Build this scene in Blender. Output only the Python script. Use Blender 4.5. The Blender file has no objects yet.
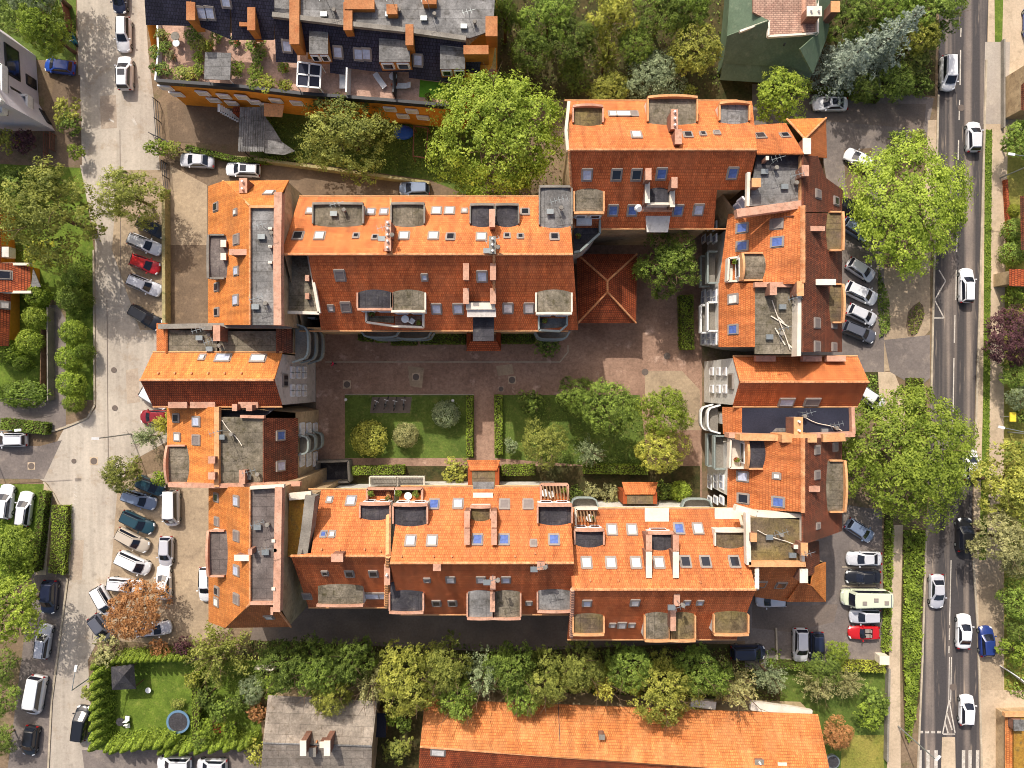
import bpy, math, random
from mathutils import Vector, Matrix
random.seed(11)
rnd = random.random
def ru(a, b): return a + (b - a) * random.random()
COL = bpy.context.scene.collection
# ---------------------------------------------------------------- camera geometry
# straight-down drone view; plan positions were surveyed from the photograph at each thing's real height
CAMH, FOC, CX, CY = 87.0, 711.0, 512.0, 384.0
CAM = Vector((0, 0, CAMH))
def W(px, py, h=0.0):
    s = (CAMH - h) / FOC
    return Vector(((px - CX) * s, (CY - py) * s, h))
def S(r, g, b, k=1.0):
    def f(c):
        c /= 255.0
        return (c / 12.92 if c <= .04045 else ((c + .055) / 1.055) ** 2.4) * k
    return (f(r), f(g), f(b), 1.0)
Z = Vector((0, 0, 1))
class Plane:
    def __init__(s, a, b, c):
        s.o = a.copy(); n = (b - a).cross(c - a).normalized()
        if n.dot(CAM - a) < 0: n = -n
        s.n = n; s.v = (Z - n * n.z).normalized(); s.u = s.v.cross(n)
    def hit(s, px, py):
        d = Vector(((px - CX) / FOC, (CY - py) / FOC, -1.0))
        return CAM + d * ((s.o - CAM).dot(s.n) / d.dot(s.n))
    def z(s, x, y):
        return s.o.z - (s.n.x * (x - s.o.x) + s.n.y * (y - s.o.y)) / s.n.z
def PP(a, b, c): return Plane(W(*a), W(*b), W(*c))
# ---------------------------------------------------------------- mesh builder
class MB:
    def __init__(s): s.v = []; s.f = []; s.m = []; s.mi = 0
    def poly(s, pts):
        i = len(s.v); s.v += [Vector(p) for p in pts]
        s.f.append(list(range(i, i + len(pts)))); s.m.append(s.mi); return s
    def grid(s, rows, closed=False):
        i = len(s.v); n = len(rows[0])
        for r in rows: s.v += [Vector(p) for p in r]
        for a in range(len(rows) - 1):
            for b in range(n if closed else n - 1):
                b2 = (b + 1) % n
                s.f.append([i + a * n + b, i + a * n + b2, i + (a + 1) * n + b2, i + (a + 1) * n + b]); s.m.append(s.mi)
        return s
    def hexa(s, lo, hi):
        n = len(lo); i = len(s.v); s.v += [Vector(p) for p in lo] + [Vector(p) for p in hi]
        s.f.append([i + k for k in range(n)][::-1]); s.m.append(s.mi)
        s.f.append([i + n + k for k in range(n)]); s.m.append(s.mi)
        for k in range(n):
            k2 = (k + 1) % n
            s.f.append([i + k, i + k2, i + n + k2, i + n + k]); s.m.append(s.mi)
        return s
    def box(s, c, sx, sy, sz, ax=None):
        c = Vector(c); X, Y, Q = ax or (Vector((1, 0, 0)), Vector((0, 1, 0)), Z)
        def p(a, b, d): return c + X * (a * sx / 2) + Y * (b * sy / 2) + Q * (d * sz / 2)
        return s.hexa([p(-1, -1, -1), p(1, -1, -1), p(1, 1, -1), p(-1, 1, -1)], [p(-1, -1, 1), p(1, -1, 1), p(1, 1, 1), p(-1, 1, 1)])
    def slab(s, pts, d):
        d = Vector(d); return s.hexa([Vector(p) - d for p in pts], pts)
    def bar(s, a, b, w, h):
        a = Vector(a); b = Vector(b); t = (b - a); L = t.length
        if L < 1e-6: return s
        t /= L; side = t.cross(Z)
        side = side.normalized() if side.length > 1e-4 else Vector((1, 0, 0))
        return s.box((a + b) / 2, L, w, h, (t, side, side.cross(t)))
    def tube(s, a, b, r, r2=None, n=7, cap=True):
        a = Vector(a); b = Vector(b); r2 = r if r2 is None else r2; t = (b - a).normalized()
        x = t.cross(Z); x = x.normalized() if x.length > 1e-3 else Vector((1, 0, 0)); y = t.cross(x)
        A = [a + (x * math.cos(k * 2 * math.pi / n) + y * math.sin(k * 2 * math.pi / n)) * r for k in range(n)]
        B = [b + (x * math.cos(k * 2 * math.pi / n) + y * math.sin(k * 2 * math.pi / n)) * r2 for k in range(n)]
        return s.hexa(A, B)
    def disc(s, c, r, n=16):
        c = Vector(c); return s.poly([c + Vector((math.cos(k * 2 * math.pi / n) * r, math.sin(k * 2 * math.pi / n) * r, 0)) for k in range(n)])
    def ball(s, c, r, nu=8, nv=6):
        c = Vector(c); r = Vector(r) if not isinstance(r, (int, float)) else Vector((r, r, r))
        rows = []
        for j in range(nv + 1):
            a = math.pi * (.02 + .96 * j / nv)
            rows.append([c + Vector((r.x * math.sin(a) * math.cos(2 * math.pi * k / nu), r.y * math.sin(a) * math.sin(2 * math.pi * k / nu), r.z * math.cos(a))) for k in range(nu)])
        s.grid(rows, True); s.poly(rows[0]); s.poly(rows[-1][::-1]); return s
    def data(s, name, mats, off=None, smooth=False):
        me = bpy.data.meshes.new(name)
        o = off or Vector((0, 0, 0))
        me.from_pydata([tuple(p - o) for p in s.v], [], s.f)
        for m in (mats if isinstance(mats, (list, tuple)) else [mats]): me.materials.append(m)
        if any(s.m): me.polygons.foreach_set('material_index', s.m)
        uv = me.uv_layers.new(name='UVMap').data
        for p in me.polygons:
            n = p.normal
            if abs(n.z) > .995: u = Vector((1, 0, 0)); v = Vector((0, 1, 0))
            else:
                v = (Z - n * n.z).normalized(); u = v.cross(n)
            for li in p.loop_indices:
                q = me.vertices[me.loops[li].vertex_index].co + o
                uv[li].uv = (q.dot(u), q.dot(v))
        if smooth: me.polygons.foreach_set('use_smooth', [True] * len(me.polygons))
        me.update(); return me
def link(o, parent=None):
    COL.objects.link(o)
    if parent is not None: o.parent = parent
    return o
def tag(o, label=None, cat=None, group=None, kind=None):
    if label: o['label'] = label
    if cat: o['category'] = cat
    if group: o['group'] = group
    if kind: o['kind'] = kind
    return o
ROOTLOC = {}
def thing(name, label, cat, loc=(0, 0, 0), group=None, rz=0.0):
    o = bpy.data.objects.new(name, None); o.empty_display_size = .5; o.location = loc; o.rotation_euler = (0, 0, rz)
    link(o); tag(o, label, cat, group); ROOTLOC[o.name] = Vector(loc); return o
def rootloc(o):
    while o.parent is not None: o = o.parent
    return ROOTLOC.get(o.name, Vector((0, 0, 0)))
def part(name, mb, mats, parent, smooth=False):
    """mesh in world coordinates, re-based on its thing"""
    if not mb.f: return None
    off = rootloc(parent)
    o = bpy.data.objects.new(name, mb.data(name, mats, off, smooth)); return link(o, parent)
def solo(name, mb, mats, label=None, cat=None, group=None, kind=None, loc=None, smooth=False):
    off = Vector(loc) if loc is not None else Vector((0, 0, 0))
    o = bpy.data.objects.new(name, mb.data(name, mats, off, smooth)); o.location = off
    link(o); return tag(o, label, cat, group, kind)
# ---------------------------------------------------------------- materials
class NT:
    def __init__(s, name):
        s.m = bpy.data.materials.new(name); s.m.use_nodes = True; s.t = s.m.node_tree; s.t.nodes.clear()
        s.out = s.n('ShaderNodeOutputMaterial')
    def n(s, ty, **kw):
        x = s.t.nodes.new(ty)
        for k, v in kw.items(): setattr(x, k, v)
        return x
    def l(s, a, b): s.t.links.new(a, b)
    def coord(s, which, scale=None):
        o = s.n('ShaderNodeTexCoord').outputs[which]
        if scale:
            mp = s.n('ShaderNodeMapping'); mp.inputs['Scale'].default_value = scale; s.l(o, mp.inputs[0]); o = mp.outputs[0]
        return o
    def noise(s, vec, scale, detail=3, rough=.6):
        x = s.n('ShaderNodeTexNoise'); x.inputs['Scale'].default_value = scale; x.inputs['Detail'].default_value = detail; x.inputs['Roughness'].default_value = rough
        s.l(vec, x.inputs['Vector']); return x.outputs['Fac']
    def rng(s, f, a, b, c=0.0, d=1.0):
        x = s.n('ShaderNodeMapRange'); x.inputs[1].default_value = a; x.inputs[2].default_value = b; x.inputs[3].default_value = c; x.inputs[4].default_value = d
        s.l(f, x.inputs[0]); return x.outputs[0]
    def mix(s, f, a, b, mode='MIX'):
        x = s.n('ShaderNodeMix', data_type='RGBA', blend_type=mode)
        for i, v in ((0, f), (6, a), (7, b)):
            if hasattr(v, 'links'): s.l(v, x.inputs[i])
            else: x.inputs[i].default_value = v
        return x.outputs[2]
    def val(s, col, f):
        """multiply colour by a scalar"""
        x = s.n('ShaderNodeVectorMath', operation='SCALE'); s.l(col, x.inputs[0]); s.l(f, x.inputs['Scale']); return x.outputs[0]
    def bsdf(s, col, rough=.85, spec=.3, bump=None, bstr=.3, bdist=.05, metal=0.0, coat=0.0):
        p = s.n('ShaderNodeBsdfPrincipled')
        if hasattr(col, 'links'): s.l(col, p.inputs['Base Color'])
        else: p.inputs['Base Color'].default_value = col
        if hasattr(rough, 'links'): s.l(rough, p.inputs['Roughness'])
        else: p.inputs['Roughness'].default_value = rough
        p.inputs['Specular IOR Level'].default_value = spec; p.inputs['Metallic'].default_value = metal
        p.inputs['Coat Weight'].default_value = coat
        if bump is not None:
            b = s.n('ShaderNodeBump'); b.inputs['Strength'].default_value = bstr; b.inputs['Distance'].default_value = bdist
            s.l(bump, b.inputs['Height']); s.l(b.outputs[0], p.inputs['Normal'])
        s.l(p.outputs[0], s.out.inputs[0]); return s.m
def surf(name, c1, c2, big=.25, fine=9.0, c3=None, rough=.9, spec=.2, amp=.5, bump=.4, co='Object', lo=.35, hi=.65, speck=None, seam=None):
    """weathered matt surface: two tones in large patches, optional third stain tone, fine grain"""
    t = NT(name); v = t.coord(co)
    col = t.mix(t.rng(t.noise(v, big, 5, .65), lo, hi), c1, c2)
    if c3: col = t.mix(t.rng(t.noise(v, big * 3.1, 6, .7), .52, .72), col, c3)
    g = t.noise(v, fine, 4, .8)
    col = t.val(col, t.rng(t.noise(v, 1.6, 5, .8), .3, .7, 1 - amp * .55, 1 + amp * .55)); col = t.val(col, t.rng(g, .25, .75, 1 - amp, 1 + amp))
    if seam:
        b = t.n('ShaderNodeTexBrick'); b.offset = .41; b.inputs['Scale'].default_value = 1.0; b.inputs['Brick Width'].default_value = seam[0]; b.inputs['Row Height'].default_value = seam[1]; b.inputs['Mortar Size'].default_value = .03; b.inputs['Mortar Smooth'].default_value = .2
        b.inputs['Color1'].default_value = (.88, .88, .88, 1); b.inputs['Color2'].default_value = (1.08, 1.08, 1.08, 1); b.inputs['Mortar'].default_value = (.62, .62, .62, 1); t.l(t.coord('UV'), b.inputs['Vector'])
        col = t.mix(1.0, col, b.outputs[0], 'MULTIPLY')
        wet = t.noise(v, .45, 7, .7); col = t.val(col, t.rng(wet, .38, .68, .62, 1.12))
    if speck:
        col = t.mix(t.rng(t.noise(v, speck[0], 2, .5), speck[1], speck[1] + .05), col, speck[2])
    return t.bsdf(col, rough, spec, g, bump, .04)
def tiles(name, c1, c2, cm, stain, bw=.22, rh=.31, amt=.55, mort=.03, fine=7.0):
    t = NT(name); v = t.coord('UV')
    b = t.n('ShaderNodeTexBrick'); b.offset = .5; b.squash = 1.0
    for k, x in (('Color1', c1), ('Color2', c2), ('Mortar', cm)): b.inputs[k].default_value = x
    b.inputs['Scale'].default_value = 1.0; b.inputs['Mortar Size'].default_value = mort; b.inputs['Mortar Smooth'].default_value = .3
    b.inputs['Bias'].default_value = -.1; b.inputs['Brick Width'].default_value = bw; b.inputs['Row Height'].default_value = rh
    t.l(v, b.inputs['Vector'])
    col = t.mix(t.rng(t.noise(v, .35, 6, .7), .42, .72, 0, amt), b.outputs[0], stain)
    oi = t.n('ShaderNodeObjectInfo'); col = t.val(col, t.rng(oi.outputs['Random'], 0, 1, .9, 1.08))
    soot = t.noise(v, .8, 8, .75); col = t.mix(t.rng(soot, .56, .78, 0, .55), col, (stain[0] * .38, stain[1] * .42, stain[2] * .5, 1))
    bl = t.n('ShaderNodeTexBrick'); bl.offset = .37; bl.inputs['Scale'].default_value = 1.0; bl.inputs['Brick Width'].default_value = 3.7; bl.inputs['Row Height'].default_value = 2.3; bl.inputs['Mortar Size'].default_value = 0; bl.inputs['Color1'].default_value = (.84, .84, .84, 1); bl.inputs['Color2'].default_value = (1.1, 1.1, 1.1, 1); t.l(v, bl.inputs['Vector'])
    col = t.mix(1.0, col, bl.outputs[0], 'MULTIPLY')
    # streaks running down the slope
    st = t.noise(t.coord('UV', (1.3, .12, 1)), 1.0, 4, .6)
    col = t.val(col, t.rng(st, .3, .7, .7, 1.2))
    col = t.val(col, t.rng(t.noise(v, 2.4, 5, .85), .28, .72, .76, 1.24))
    lich = t.noise(v, 3.1, 3, .6); col = t.mix(t.rng(lich, .7, .8, 0, .35), col, (stain[0] * 1.25, stain[1] * 1.5, stain[2] * 1.7, 1))
    col = t.val(col, t.rng(t.noise(v, fine, 3, .85), .25, .75, .72, 1.28))
    return t.bsdf(col, .78, .3, b.outputs['Fac'], -.6, .03)
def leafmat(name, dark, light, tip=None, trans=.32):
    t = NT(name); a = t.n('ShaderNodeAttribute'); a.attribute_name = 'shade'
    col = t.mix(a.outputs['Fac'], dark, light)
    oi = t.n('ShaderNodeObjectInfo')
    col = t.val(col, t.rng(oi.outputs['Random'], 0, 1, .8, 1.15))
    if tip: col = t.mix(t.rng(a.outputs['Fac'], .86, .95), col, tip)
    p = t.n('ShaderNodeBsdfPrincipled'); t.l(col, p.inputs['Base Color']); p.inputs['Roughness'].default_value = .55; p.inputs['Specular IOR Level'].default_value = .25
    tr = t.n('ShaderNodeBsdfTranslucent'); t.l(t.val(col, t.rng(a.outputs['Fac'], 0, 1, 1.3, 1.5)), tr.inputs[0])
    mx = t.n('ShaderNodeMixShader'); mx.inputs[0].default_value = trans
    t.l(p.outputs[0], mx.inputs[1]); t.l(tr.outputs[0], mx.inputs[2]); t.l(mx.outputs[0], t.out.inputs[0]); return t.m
def plain(name, c, rough=.6, spec=.4, metal=0.0, coat=0.0, var=.12):
    t = NT(name); v = t.coord('Object')
    g = t.noise(v, 3.0, 4, .7)
    rgb = t.n('ShaderNodeRGB'); rgb.outputs[0].default_value = c
    return t.bsdf(t.val(rgb.outputs[0], t.rng(g, .3, .7, 1 - var, 1 + var)), rough, spec, None, metal=metal, coat=coat)
M = {}
# roofs
M['tile'] = tiles('orange_clay_tile', S(210, 128, 72), S(188, 104, 56), S(142, 74, 38), S(188, 118, 76), mort=.022)
M['tile_shaded'] = tiles('shade_tinted_clay_tile', S(214, 118, 66), S(188, 94, 50), S(138, 66, 34), S(186, 112, 74), mort=.022)  # same clay tile, redder and darker: south-slope shade put into its colour
M['tile2'] = tiles('amber_clay_tile', S(212, 136, 68), S(194, 114, 54), S(152, 84, 40), S(188, 124, 74), mort=.016)
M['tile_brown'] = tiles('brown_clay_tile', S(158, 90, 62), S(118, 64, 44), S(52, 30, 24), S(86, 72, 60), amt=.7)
M['tile_red'] = tiles('shade_reddened_clay_tile', S(196, 100, 58), S(158, 72, 42), S(66, 30, 20), S(110, 66, 44))
M['tile_old'] = tiles('old_speckled_tile', S(214, 136, 74), S(196, 112, 58), S(148, 80, 42), S(210, 150, 98), bw=.24, rh=.3, fine=5)
M['slate'] = tiles('dark_blue_roof_tile', S(62, 60, 78), S(46, 44, 60), S(20, 20, 28), S(60, 60, 68), bw=.3, rh=.36, amt=.4)
M['ridge'] = surf('ridge_tile', S(222, 164, 118), S(194, 126, 82), 1.0, 6, amp=.45)
M['felt'] = surf('grey_roof_felt', S(150, 148, 146), S(120, 118, 116), .35, 5, S(90, 86, 80), amp=.36, seam=(5, 1.0))
M['felt_dark'] = surf('dark_roof_felt_and_shade', S(82, 80, 84), S(62, 60, 66), .4, 6, S(104, 100, 98), amp=.4, seam=(4, 1.0))
M['felt_moss'] = surf('mossy_roof_felt', S(142, 132, 116), S(112, 104, 88), .5, 5, S(84, 78, 54), amp=.5, seam=(3.4, 1.0))
M['felt_taupe'] = surf('taupe_roof_felt', S(128, 118, 114), S(108, 98, 94), .4, 6, S(146, 136, 128), amp=.34, seam=(6, 1.0))
M['felt_blue'] = surf('blue_black_roof_felt', S(50, 52, 66), S(40, 42, 54), .4, 6, amp=.25)
M['felt_brown'] = surf('brown_roof_felt', S(116, 100, 84), S(134, 118, 74), .3, 5, S(88, 72, 56), amp=.45, seam=(4, 1.0))
M['felt_gold'] = surf('lichen_roof_felt', S(164, 128, 52), S(150, 106, 50), .6, 5, S(100, 90, 60), amp=.4)
M['eternit'] = surf('grey_fibre_cement', S(168, 156, 142), S(146, 134, 122), .3, 5, S(110, 98, 84), amp=.3, seam=(2.4, 1.1))
M['green_metal'] = surf('green_sheet_roof', S(98, 116, 94), S(84, 102, 82), .3, 4, S(116, 128, 106), rough=.5, spec=.4, amp=.2)
M['clay_paver'] = tiles('terrace_paver', S(186, 152, 132), S(160, 122, 106), S(120, 92, 80), S(150, 120, 104), bw=.4, rh=.22)
M['terrace_tile'] = surf('terrace_floor', S(200, 164, 144), S(176, 142, 124), .6, 4, S(150, 118, 100), amp=.25)
M['moss'] = surf('roof_moss', S(110, 84, 48), S(92, 62, 34), 1.0, 6, amp=.3)
# walls
M['pl_white'] = surf('white_plaster', S(226, 222, 214), S(206, 202, 192), .3, 3, S(180, 174, 160), amp=.12)
M['pl_grey'] = surf('pale_grey_plaster', S(206, 198, 192), S(186, 178, 170), .3, 3, S(150, 142, 134), amp=.14)
M['pl_tan'] = surf('tan_plaster', S(196, 172, 138), S(172, 148, 116), .3, 3, S(140, 118, 92), amp=.2)
M['pl_orange'] = surf('orange_plaster', S(230, 156, 60), S(212, 136, 48), .3, 3, amp=.14)
M['pl_lilac'] = surf('lilac_grey_plaster', S(218, 214, 220), S(202, 198, 206), .2, 3, amp=.08)
M['pl_rust'] = surf('rust_plaster', S(160, 82, 44), S(140, 66, 36), .3, 3, amp=.2)
M['brick'] = tiles('red_brick', S(172, 96, 70), S(142, 74, 54), S(130, 110, 96), S(110, 70, 54), bw=.25, rh=.09, amt=.4)
M['coping'] = surf('pink_coping', S(210, 166, 142), S(186, 138, 114), .8, 4, S(150, 116, 96), amp=.22)
M['coping_or'] = surf('tan_coping', S(222, 170, 122), S(206, 148, 100), .8, 4, S(170, 126, 92), amp=.22)
M['coping_w'] = surf('white_coping', S(232, 222, 206), S(214, 202, 184), .8, 4, amp=.12)
M['stone'] = surf('grey_stone', S(150, 144, 134), S(120, 114, 106), .8, 6, amp=.3)
M['conc_wall'] = surf('retaining_wall_concrete', S(180, 164, 116), S(150, 140, 104), .5, 5, S(96, 104, 60), amp=.3)
M['white'] = plain('white_paint', S(232, 232, 230), .5)
M['steel'] = plain('grey_steel', S(150, 156, 156), .4, .5, .5)
M['rail'] = plain('pale_green_grey_railing', S(140, 150, 146), .5)
M['dark'] = plain('dark_metal', S(44, 46, 50), .5)
M['rust'] = plain('rusty_brown_paint', S(120, 74, 54), .7)
M['wood'] = surf('weathered_wood', S(140, 112, 84), S(112, 88, 64), 1.5, 9, amp=.3)
M['frame'] = plain('grey_window_frame', S(146, 136, 128), .5)
M['frame_w'] = plain('white_window_frame', S(236, 236, 236), .5)
M['gl_w'] = plain('drawn_white_blind', S(222, 216, 210), .35, .5, var=.22)
M['gl_l'] = plain('pale_sky_glass', S(180, 186, 204), .12, .6, var=.2)  # pale sky reflection is put into the pane colour
M['gl_b'] = plain('sky_tinted_glass', S(84, 106, 166), .1, .6, var=.3)  # blue mottling paints reflected sky into the pane
M['gl_g'] = plain('grey_roller_shutter', S(126, 116, 112), .5, .4)
M['gl_d'] = plain('dark_window_glass', S(34, 36, 44), .1, .6)
# ground
M['ground'] = surf('bare_earth', S(138, 118, 96), S(112, 94, 74), .12, 3.5, S(92, 92, 54), amp=.3)
M['street'] = None
M['lot'] = surf('sandy_parking', S(176, 156, 130), S(152, 134, 112), .15, 3, S(130, 114, 96), amp=.24)
M['asphalt_mid'] = surf('grey_asphalt', S(128, 118, 112), S(108, 100, 96), .15, 4, S(146, 134, 124), amp=.22)
M['asphalt_dk'] = surf('dark_asphalt', S(128, 114, 104), S(104, 94, 86), .2, 4, S(106, 98, 92), amp=.24)
M['yard'] = surf('brown_yard', S(124, 106, 88), S(104, 88, 72), .2, 4, S(146, 124, 100), amp=.28)
M['pave'] = surf('pale_pavement', S(200, 180, 154), S(178, 158, 134), .2, 3, S(156, 140, 116), amp=.18)
M['kerb'] = surf('kerb_stone', S(190, 176, 154), S(160, 148, 130), .6, 4, amp=.2)
def road_mat():
    t = NT('main_road_asphalt'); v = t.coord('Object')
    base = t.mix(t.rng(t.noise(v, .15, 5), .35, .65), S(118, 108, 102), S(146, 132, 120))
    # worn wheel tracks: stripes across the road, broken up along it
    tr = t.noise(t.coord('Object', (.85, .02, 1)), 1.0, 2, .5)
    col = t.mix(t.rng(tr, .47, .64), S(72, 68, 68), base)
    g = t.noise(v, 4, 4, .8); col = t.val(col, t.rng(g, .25, .75, .8, 1.2))
    col = t.mix(t.rng(t.noise(t.coord('Object', (2.2, .15, 1)), 1.0, 3), .6, .75), col, S(158, 142, 126))
    return t.bsdf(col, .85, .3, g, .2, .02)
M['road'] = road_mat()
def street_mat():
    t = NT('pale_concrete_street'); v = t.coord('Object')
    col = t.mix(t.rng(t.noise(v, .1, 5), .35, .65), S(190, 179, 164), S(170, 159, 146))
    col = t.mix(t.rng(t.noise(v, .4, 6, .7), .55, .75), col, S(160, 142, 120))
    col = t.val(col, t.rng(t.noise(t.coord('Object', (.9, .05, 1)), 1.0, 4), .35, .65, .86, 1.08))
    spot = t.noise(v, 1.3, 2, .5); col = t.val(col, t.rng(spot, .66, .74, 1, .8))
    oil = t.noise(v, .7, 3, .5); col = t.val(col, t.rng(oil, .64, .74, 1, .74))
    g = t.noise(v, 2.6, 5, .85); col = t.val(col, t.rng(g, .25, .75, .78, 1.2))
    return t.bsdf(col, .85, .25, g, .15, .02)
M['street'] = street_mat()
def cobble():
    t = NT('courtyard_setts'); v = t.coord('Object')
    vo = t.n('ShaderNodeTexVoronoi'); vo.inputs['Scale'].default_value = 5.0; t.l(v, vo.inputs['Vector'])
    col = t.mix(t.rng(t.noise(v, .22, 5), .35, .65), S(204, 166, 142), S(166, 132, 112))
    col = t.val(col, t.rng(vo.outputs['Distance'], 0, .14, 1.25, .65))
    col = t.mix(t.rng(t.noise(v, .5, 5), .6, .75), col, S(206, 176, 158))
    col = t.val(col, t.rng(t.noise(v, 2.2, 4, .85), .25, .75, .6, 1.4))
    return t.bsdf(col, .85, .3, vo.outputs['Distance'], -.4, .03)
M['cobble'] = cobble()
M['lawn'] = surf('mown_lawn', S(104, 124, 44), S(80, 100, 34), .35, 5, S(128, 138, 62), amp=.4, bump=.6)
M['lawn_dk'] = surf('shady_lawn', S(98, 116, 50), S(74, 92, 38), .4, 4, S(122, 126, 66), amp=.45, bump=.6)
M['lawn_dry'] = surf('dry_grass', S(150, 140, 70), S(120, 122, 54), .4, 4, S(96, 104, 40), amp=.4, bump=.6)
M['soil'] = surf('planting_soil', S(84, 72, 46), S(60, 62, 34), .6, 4, S(46, 54, 26), amp=.5)
M['mark'] = surf('worn_road_paint', S(208, 200, 190), S(172, 164, 152), 1.5, 7, S(150, 138, 126), amp=.2)
M['cover'] = plain('cast_iron_cover', S(104, 92, 84), .7)
M['bark'] = surf('bark', S(112, 92, 72), S(86, 70, 54), 1.5, 8, amp=.3)
# leaves
LM = {
 'lime': leafmat('lime_leaves', S(92, 116, 34), S(192, 208, 86)),
 'green': leafmat('green_leaves', S(60, 84, 31), S(178, 200, 92)),
 'dark': leafmat('dark_leaves', S(53, 72, 29), S(154, 174, 80)),
 'olive': leafmat('olive_leaves', S(80, 94, 36), S(192, 196, 100)),
 'yellow': leafmat('yellow_green_leaves', S(94, 106, 35), S(222, 220, 108)),
 'pale': leafmat('pale_leaves', S(96, 97, 57), S(206, 202, 140)),
 'silver': leafmat('silver_green_leaves', S(81, 97, 68), S(190, 202, 154)),
 'blue': leafmat('blue_spruce_needles', S(84, 98, 84), S(186, 198, 176), trans=.12),
 'rust': leafmat('copper_leaves', S(132, 88, 52), S(220, 168, 112)),
 'purple': leafmat('purple_leaves', S(48, 28, 34), S(124, 84, 88)),
 'hedge': leafmat('hedge_leaves', S(71, 93, 26), S(178, 198, 78)),
 'hedge_dk': leafmat('dark_hedge_leaves', S(56, 76, 25), S(140, 164, 62)),
 'gold': leafmat('golden_hedge_leaves', S(94, 108, 26), S(204, 208, 84)),
}
# ================================================================ vegetation
def rdir(up=-1.0):
    while True:
        v = Vector((ru(-1, 1), ru(-1, 1), ru(-1, 1)))
        if .05 < v.length < 1 and v.z / v.length > up: return v.normalized()
class Leaves:
    def __init__(s): s.v = []; s.f = []; s.sh = []
    def leaf(s, p, n, size, shade, asp=.62):
        a = n.cross(rdir()); a = a.normalized() if a.length > 1e-3 else Vector((1, 0, 0)); b = n.cross(a)
        i = len(s.v); l = size * .5; w = l * asp
        fold = n * (-.25 * w)
        s.v += [tuple(p - a * l), tuple(p + b * w + fold), tuple(p + a * l), tuple(p - b * w + fold)]
        s.f.append((i, i + 1, i + 2, i + 3)); s.sh += [shade] * 4
    def mesh(s, name, mat):
        me = bpy.data.meshes.new(name); me.from_pydata(s.v, [], s.f); me.materials.append(mat)
        at = me.attributes.new('shade', 'FLOAT', 'POINT'); at.data.foreach_set('value', s.sh); me.update(); return me
def clump(L, c, nd, r, n, size, sh):
    for _ in range(n):
        d = rdir(); p = c + Vector((d.x, d.y, d.z * .7)) * r * rnd() ** .5
        nn = (nd * 1.15 + rdir() * .75 + Z * .3).normalized()
        L.leaf(p, nn, size * ru(.7, 1.3), min(1, max(0, sh + ru(-.15, .15))))
def crown_mesh(key, mat, R, hh, leaf, nl=11, ncl=26, per=11, squash=1.0, ragged=.25):
    """broadleaf crown around the origin: lobes on an uneven ellipsoid, each of leaf clusters with gaps between"""
    L = Leaves(); lobes = []
    for k in range(nl):
        a = 2 * math.pi * (k / nl) + ru(-.3, .3); el = ru(-.25, .75) if k % 3 else ru(.5, 1.3)
        rr = R * ru(.5, .72); lr = R * ru(.3, .46)
        lobes.append((Vector((math.cos(a) * math.cos(el) * rr, math.sin(a) * math.cos(el) * rr * squash, math.sin(el) * hh * .62)), lr, ru(-.12, .12)))
    lobes.append((Vector((0, 0, hh * .5)), R * .42, 0))
    for c, lr, lsh in lobes:
        for _ in range(ncl):
            d = rdir(-.55); out = (d + c.normalized() * .5 + Z * .15).normalized()
            p = c + Vector((out.x, out.y, out.z * .8)) * lr * ru(.8, 1.0 + ragged)
            if any((p - c2).length < r2 * .62 for c2, r2, _ in lobes if c2 is not c): continue
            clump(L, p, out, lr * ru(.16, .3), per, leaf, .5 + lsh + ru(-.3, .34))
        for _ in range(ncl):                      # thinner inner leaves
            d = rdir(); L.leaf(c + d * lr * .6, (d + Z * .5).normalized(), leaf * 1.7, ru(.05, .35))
    return L.mesh(key, mat)
def spray_mesh(key, mat, R, hh, leaf, nb=60, per=34):
    """loose feathery crown: arching shoots radiating from the middle"""
    L = Leaves()
    for k in range(nb):
        a = ru(0, 6.283); el = ru(-.1, 1.35); d = Vector((math.cos(a) * math.cos(el), math.sin(a) * math.cos(el), math.sin(el)))
        ln = R * ru(.65, 1.08); sh = ru(.25, .8)
        for j in range(per):
            t = ru(.25, 1.0); p = Vector((d.x * ln * t, d.y * ln * t, d.z * hh * t - .16 * hh * t * t * math.cos(el)))
            p += rdir() * R * .07 * (1.2 - .5 * t); L.leaf(p, (Z * .6 + rdir()).normalized(), leaf * ru(.7, 1.3), min(1, max(0, sh + ru(-.2, .2) + .15 * t)), .45)
    return L.mesh(key, mat)
def spruce_mesh(key, mat, R, h, leaf, tiers=9):
    L = Leaves()
    for k in range(tiers):
        z = h * (.08 + .86 * k / tiers); rr = R * (1 - .93 * k / tiers); nb = max(5, int(13 - k))
        for b in range(nb):
            a = 2 * math.pi * b / nb + k * .7 + ru(-.15, .15); ln = rr * ru(.85, 1.1); sh = ru(.3, .75)
            dx, dy = math.cos(a), math.sin(a)
            for j in range(int(24 + 60 * rr / R)):
                t = ru(.1, 1); w = (1 - t) * ln * .22 + .08; q = ru(-1, 1) * w
                p = Vector((dx * ln * t - dy * q, dy * ln * t + dx * q, z - .25 * ln * t + ru(-.08, .1)))
                L.leaf(p, (Z + rdir() * .7).normalized(), leaf * ru(.7, 1.2), min(1, max(0, sh + ru(-.2, .25))), .4)
    return L.mesh(key, mat)
def thuja_mesh(key, mat, R, h, leaf, n=900):
    L = Leaves()
    for _ in range(n):
        t = rnd() ** .8; a = ru(0, 6.283); r = R * (1 - t) ** .7 * ru(.8, 1.08) + .04
        d = Vector((math.cos(a), math.sin(a), .35)); k = math.floor(a * 2.2 + t * 3)
        L.leaf(Vector((math.cos(a) * r, math.sin(a) * r, h * t)), (d + rdir() * .6).normalized(), leaf * ru(.7, 1.3), min(1, max(0, .5 + .2 * math.sin(k * 2.4) + ru(-.25, .25))), .5)
    return L.mesh(key, mat)
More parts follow.
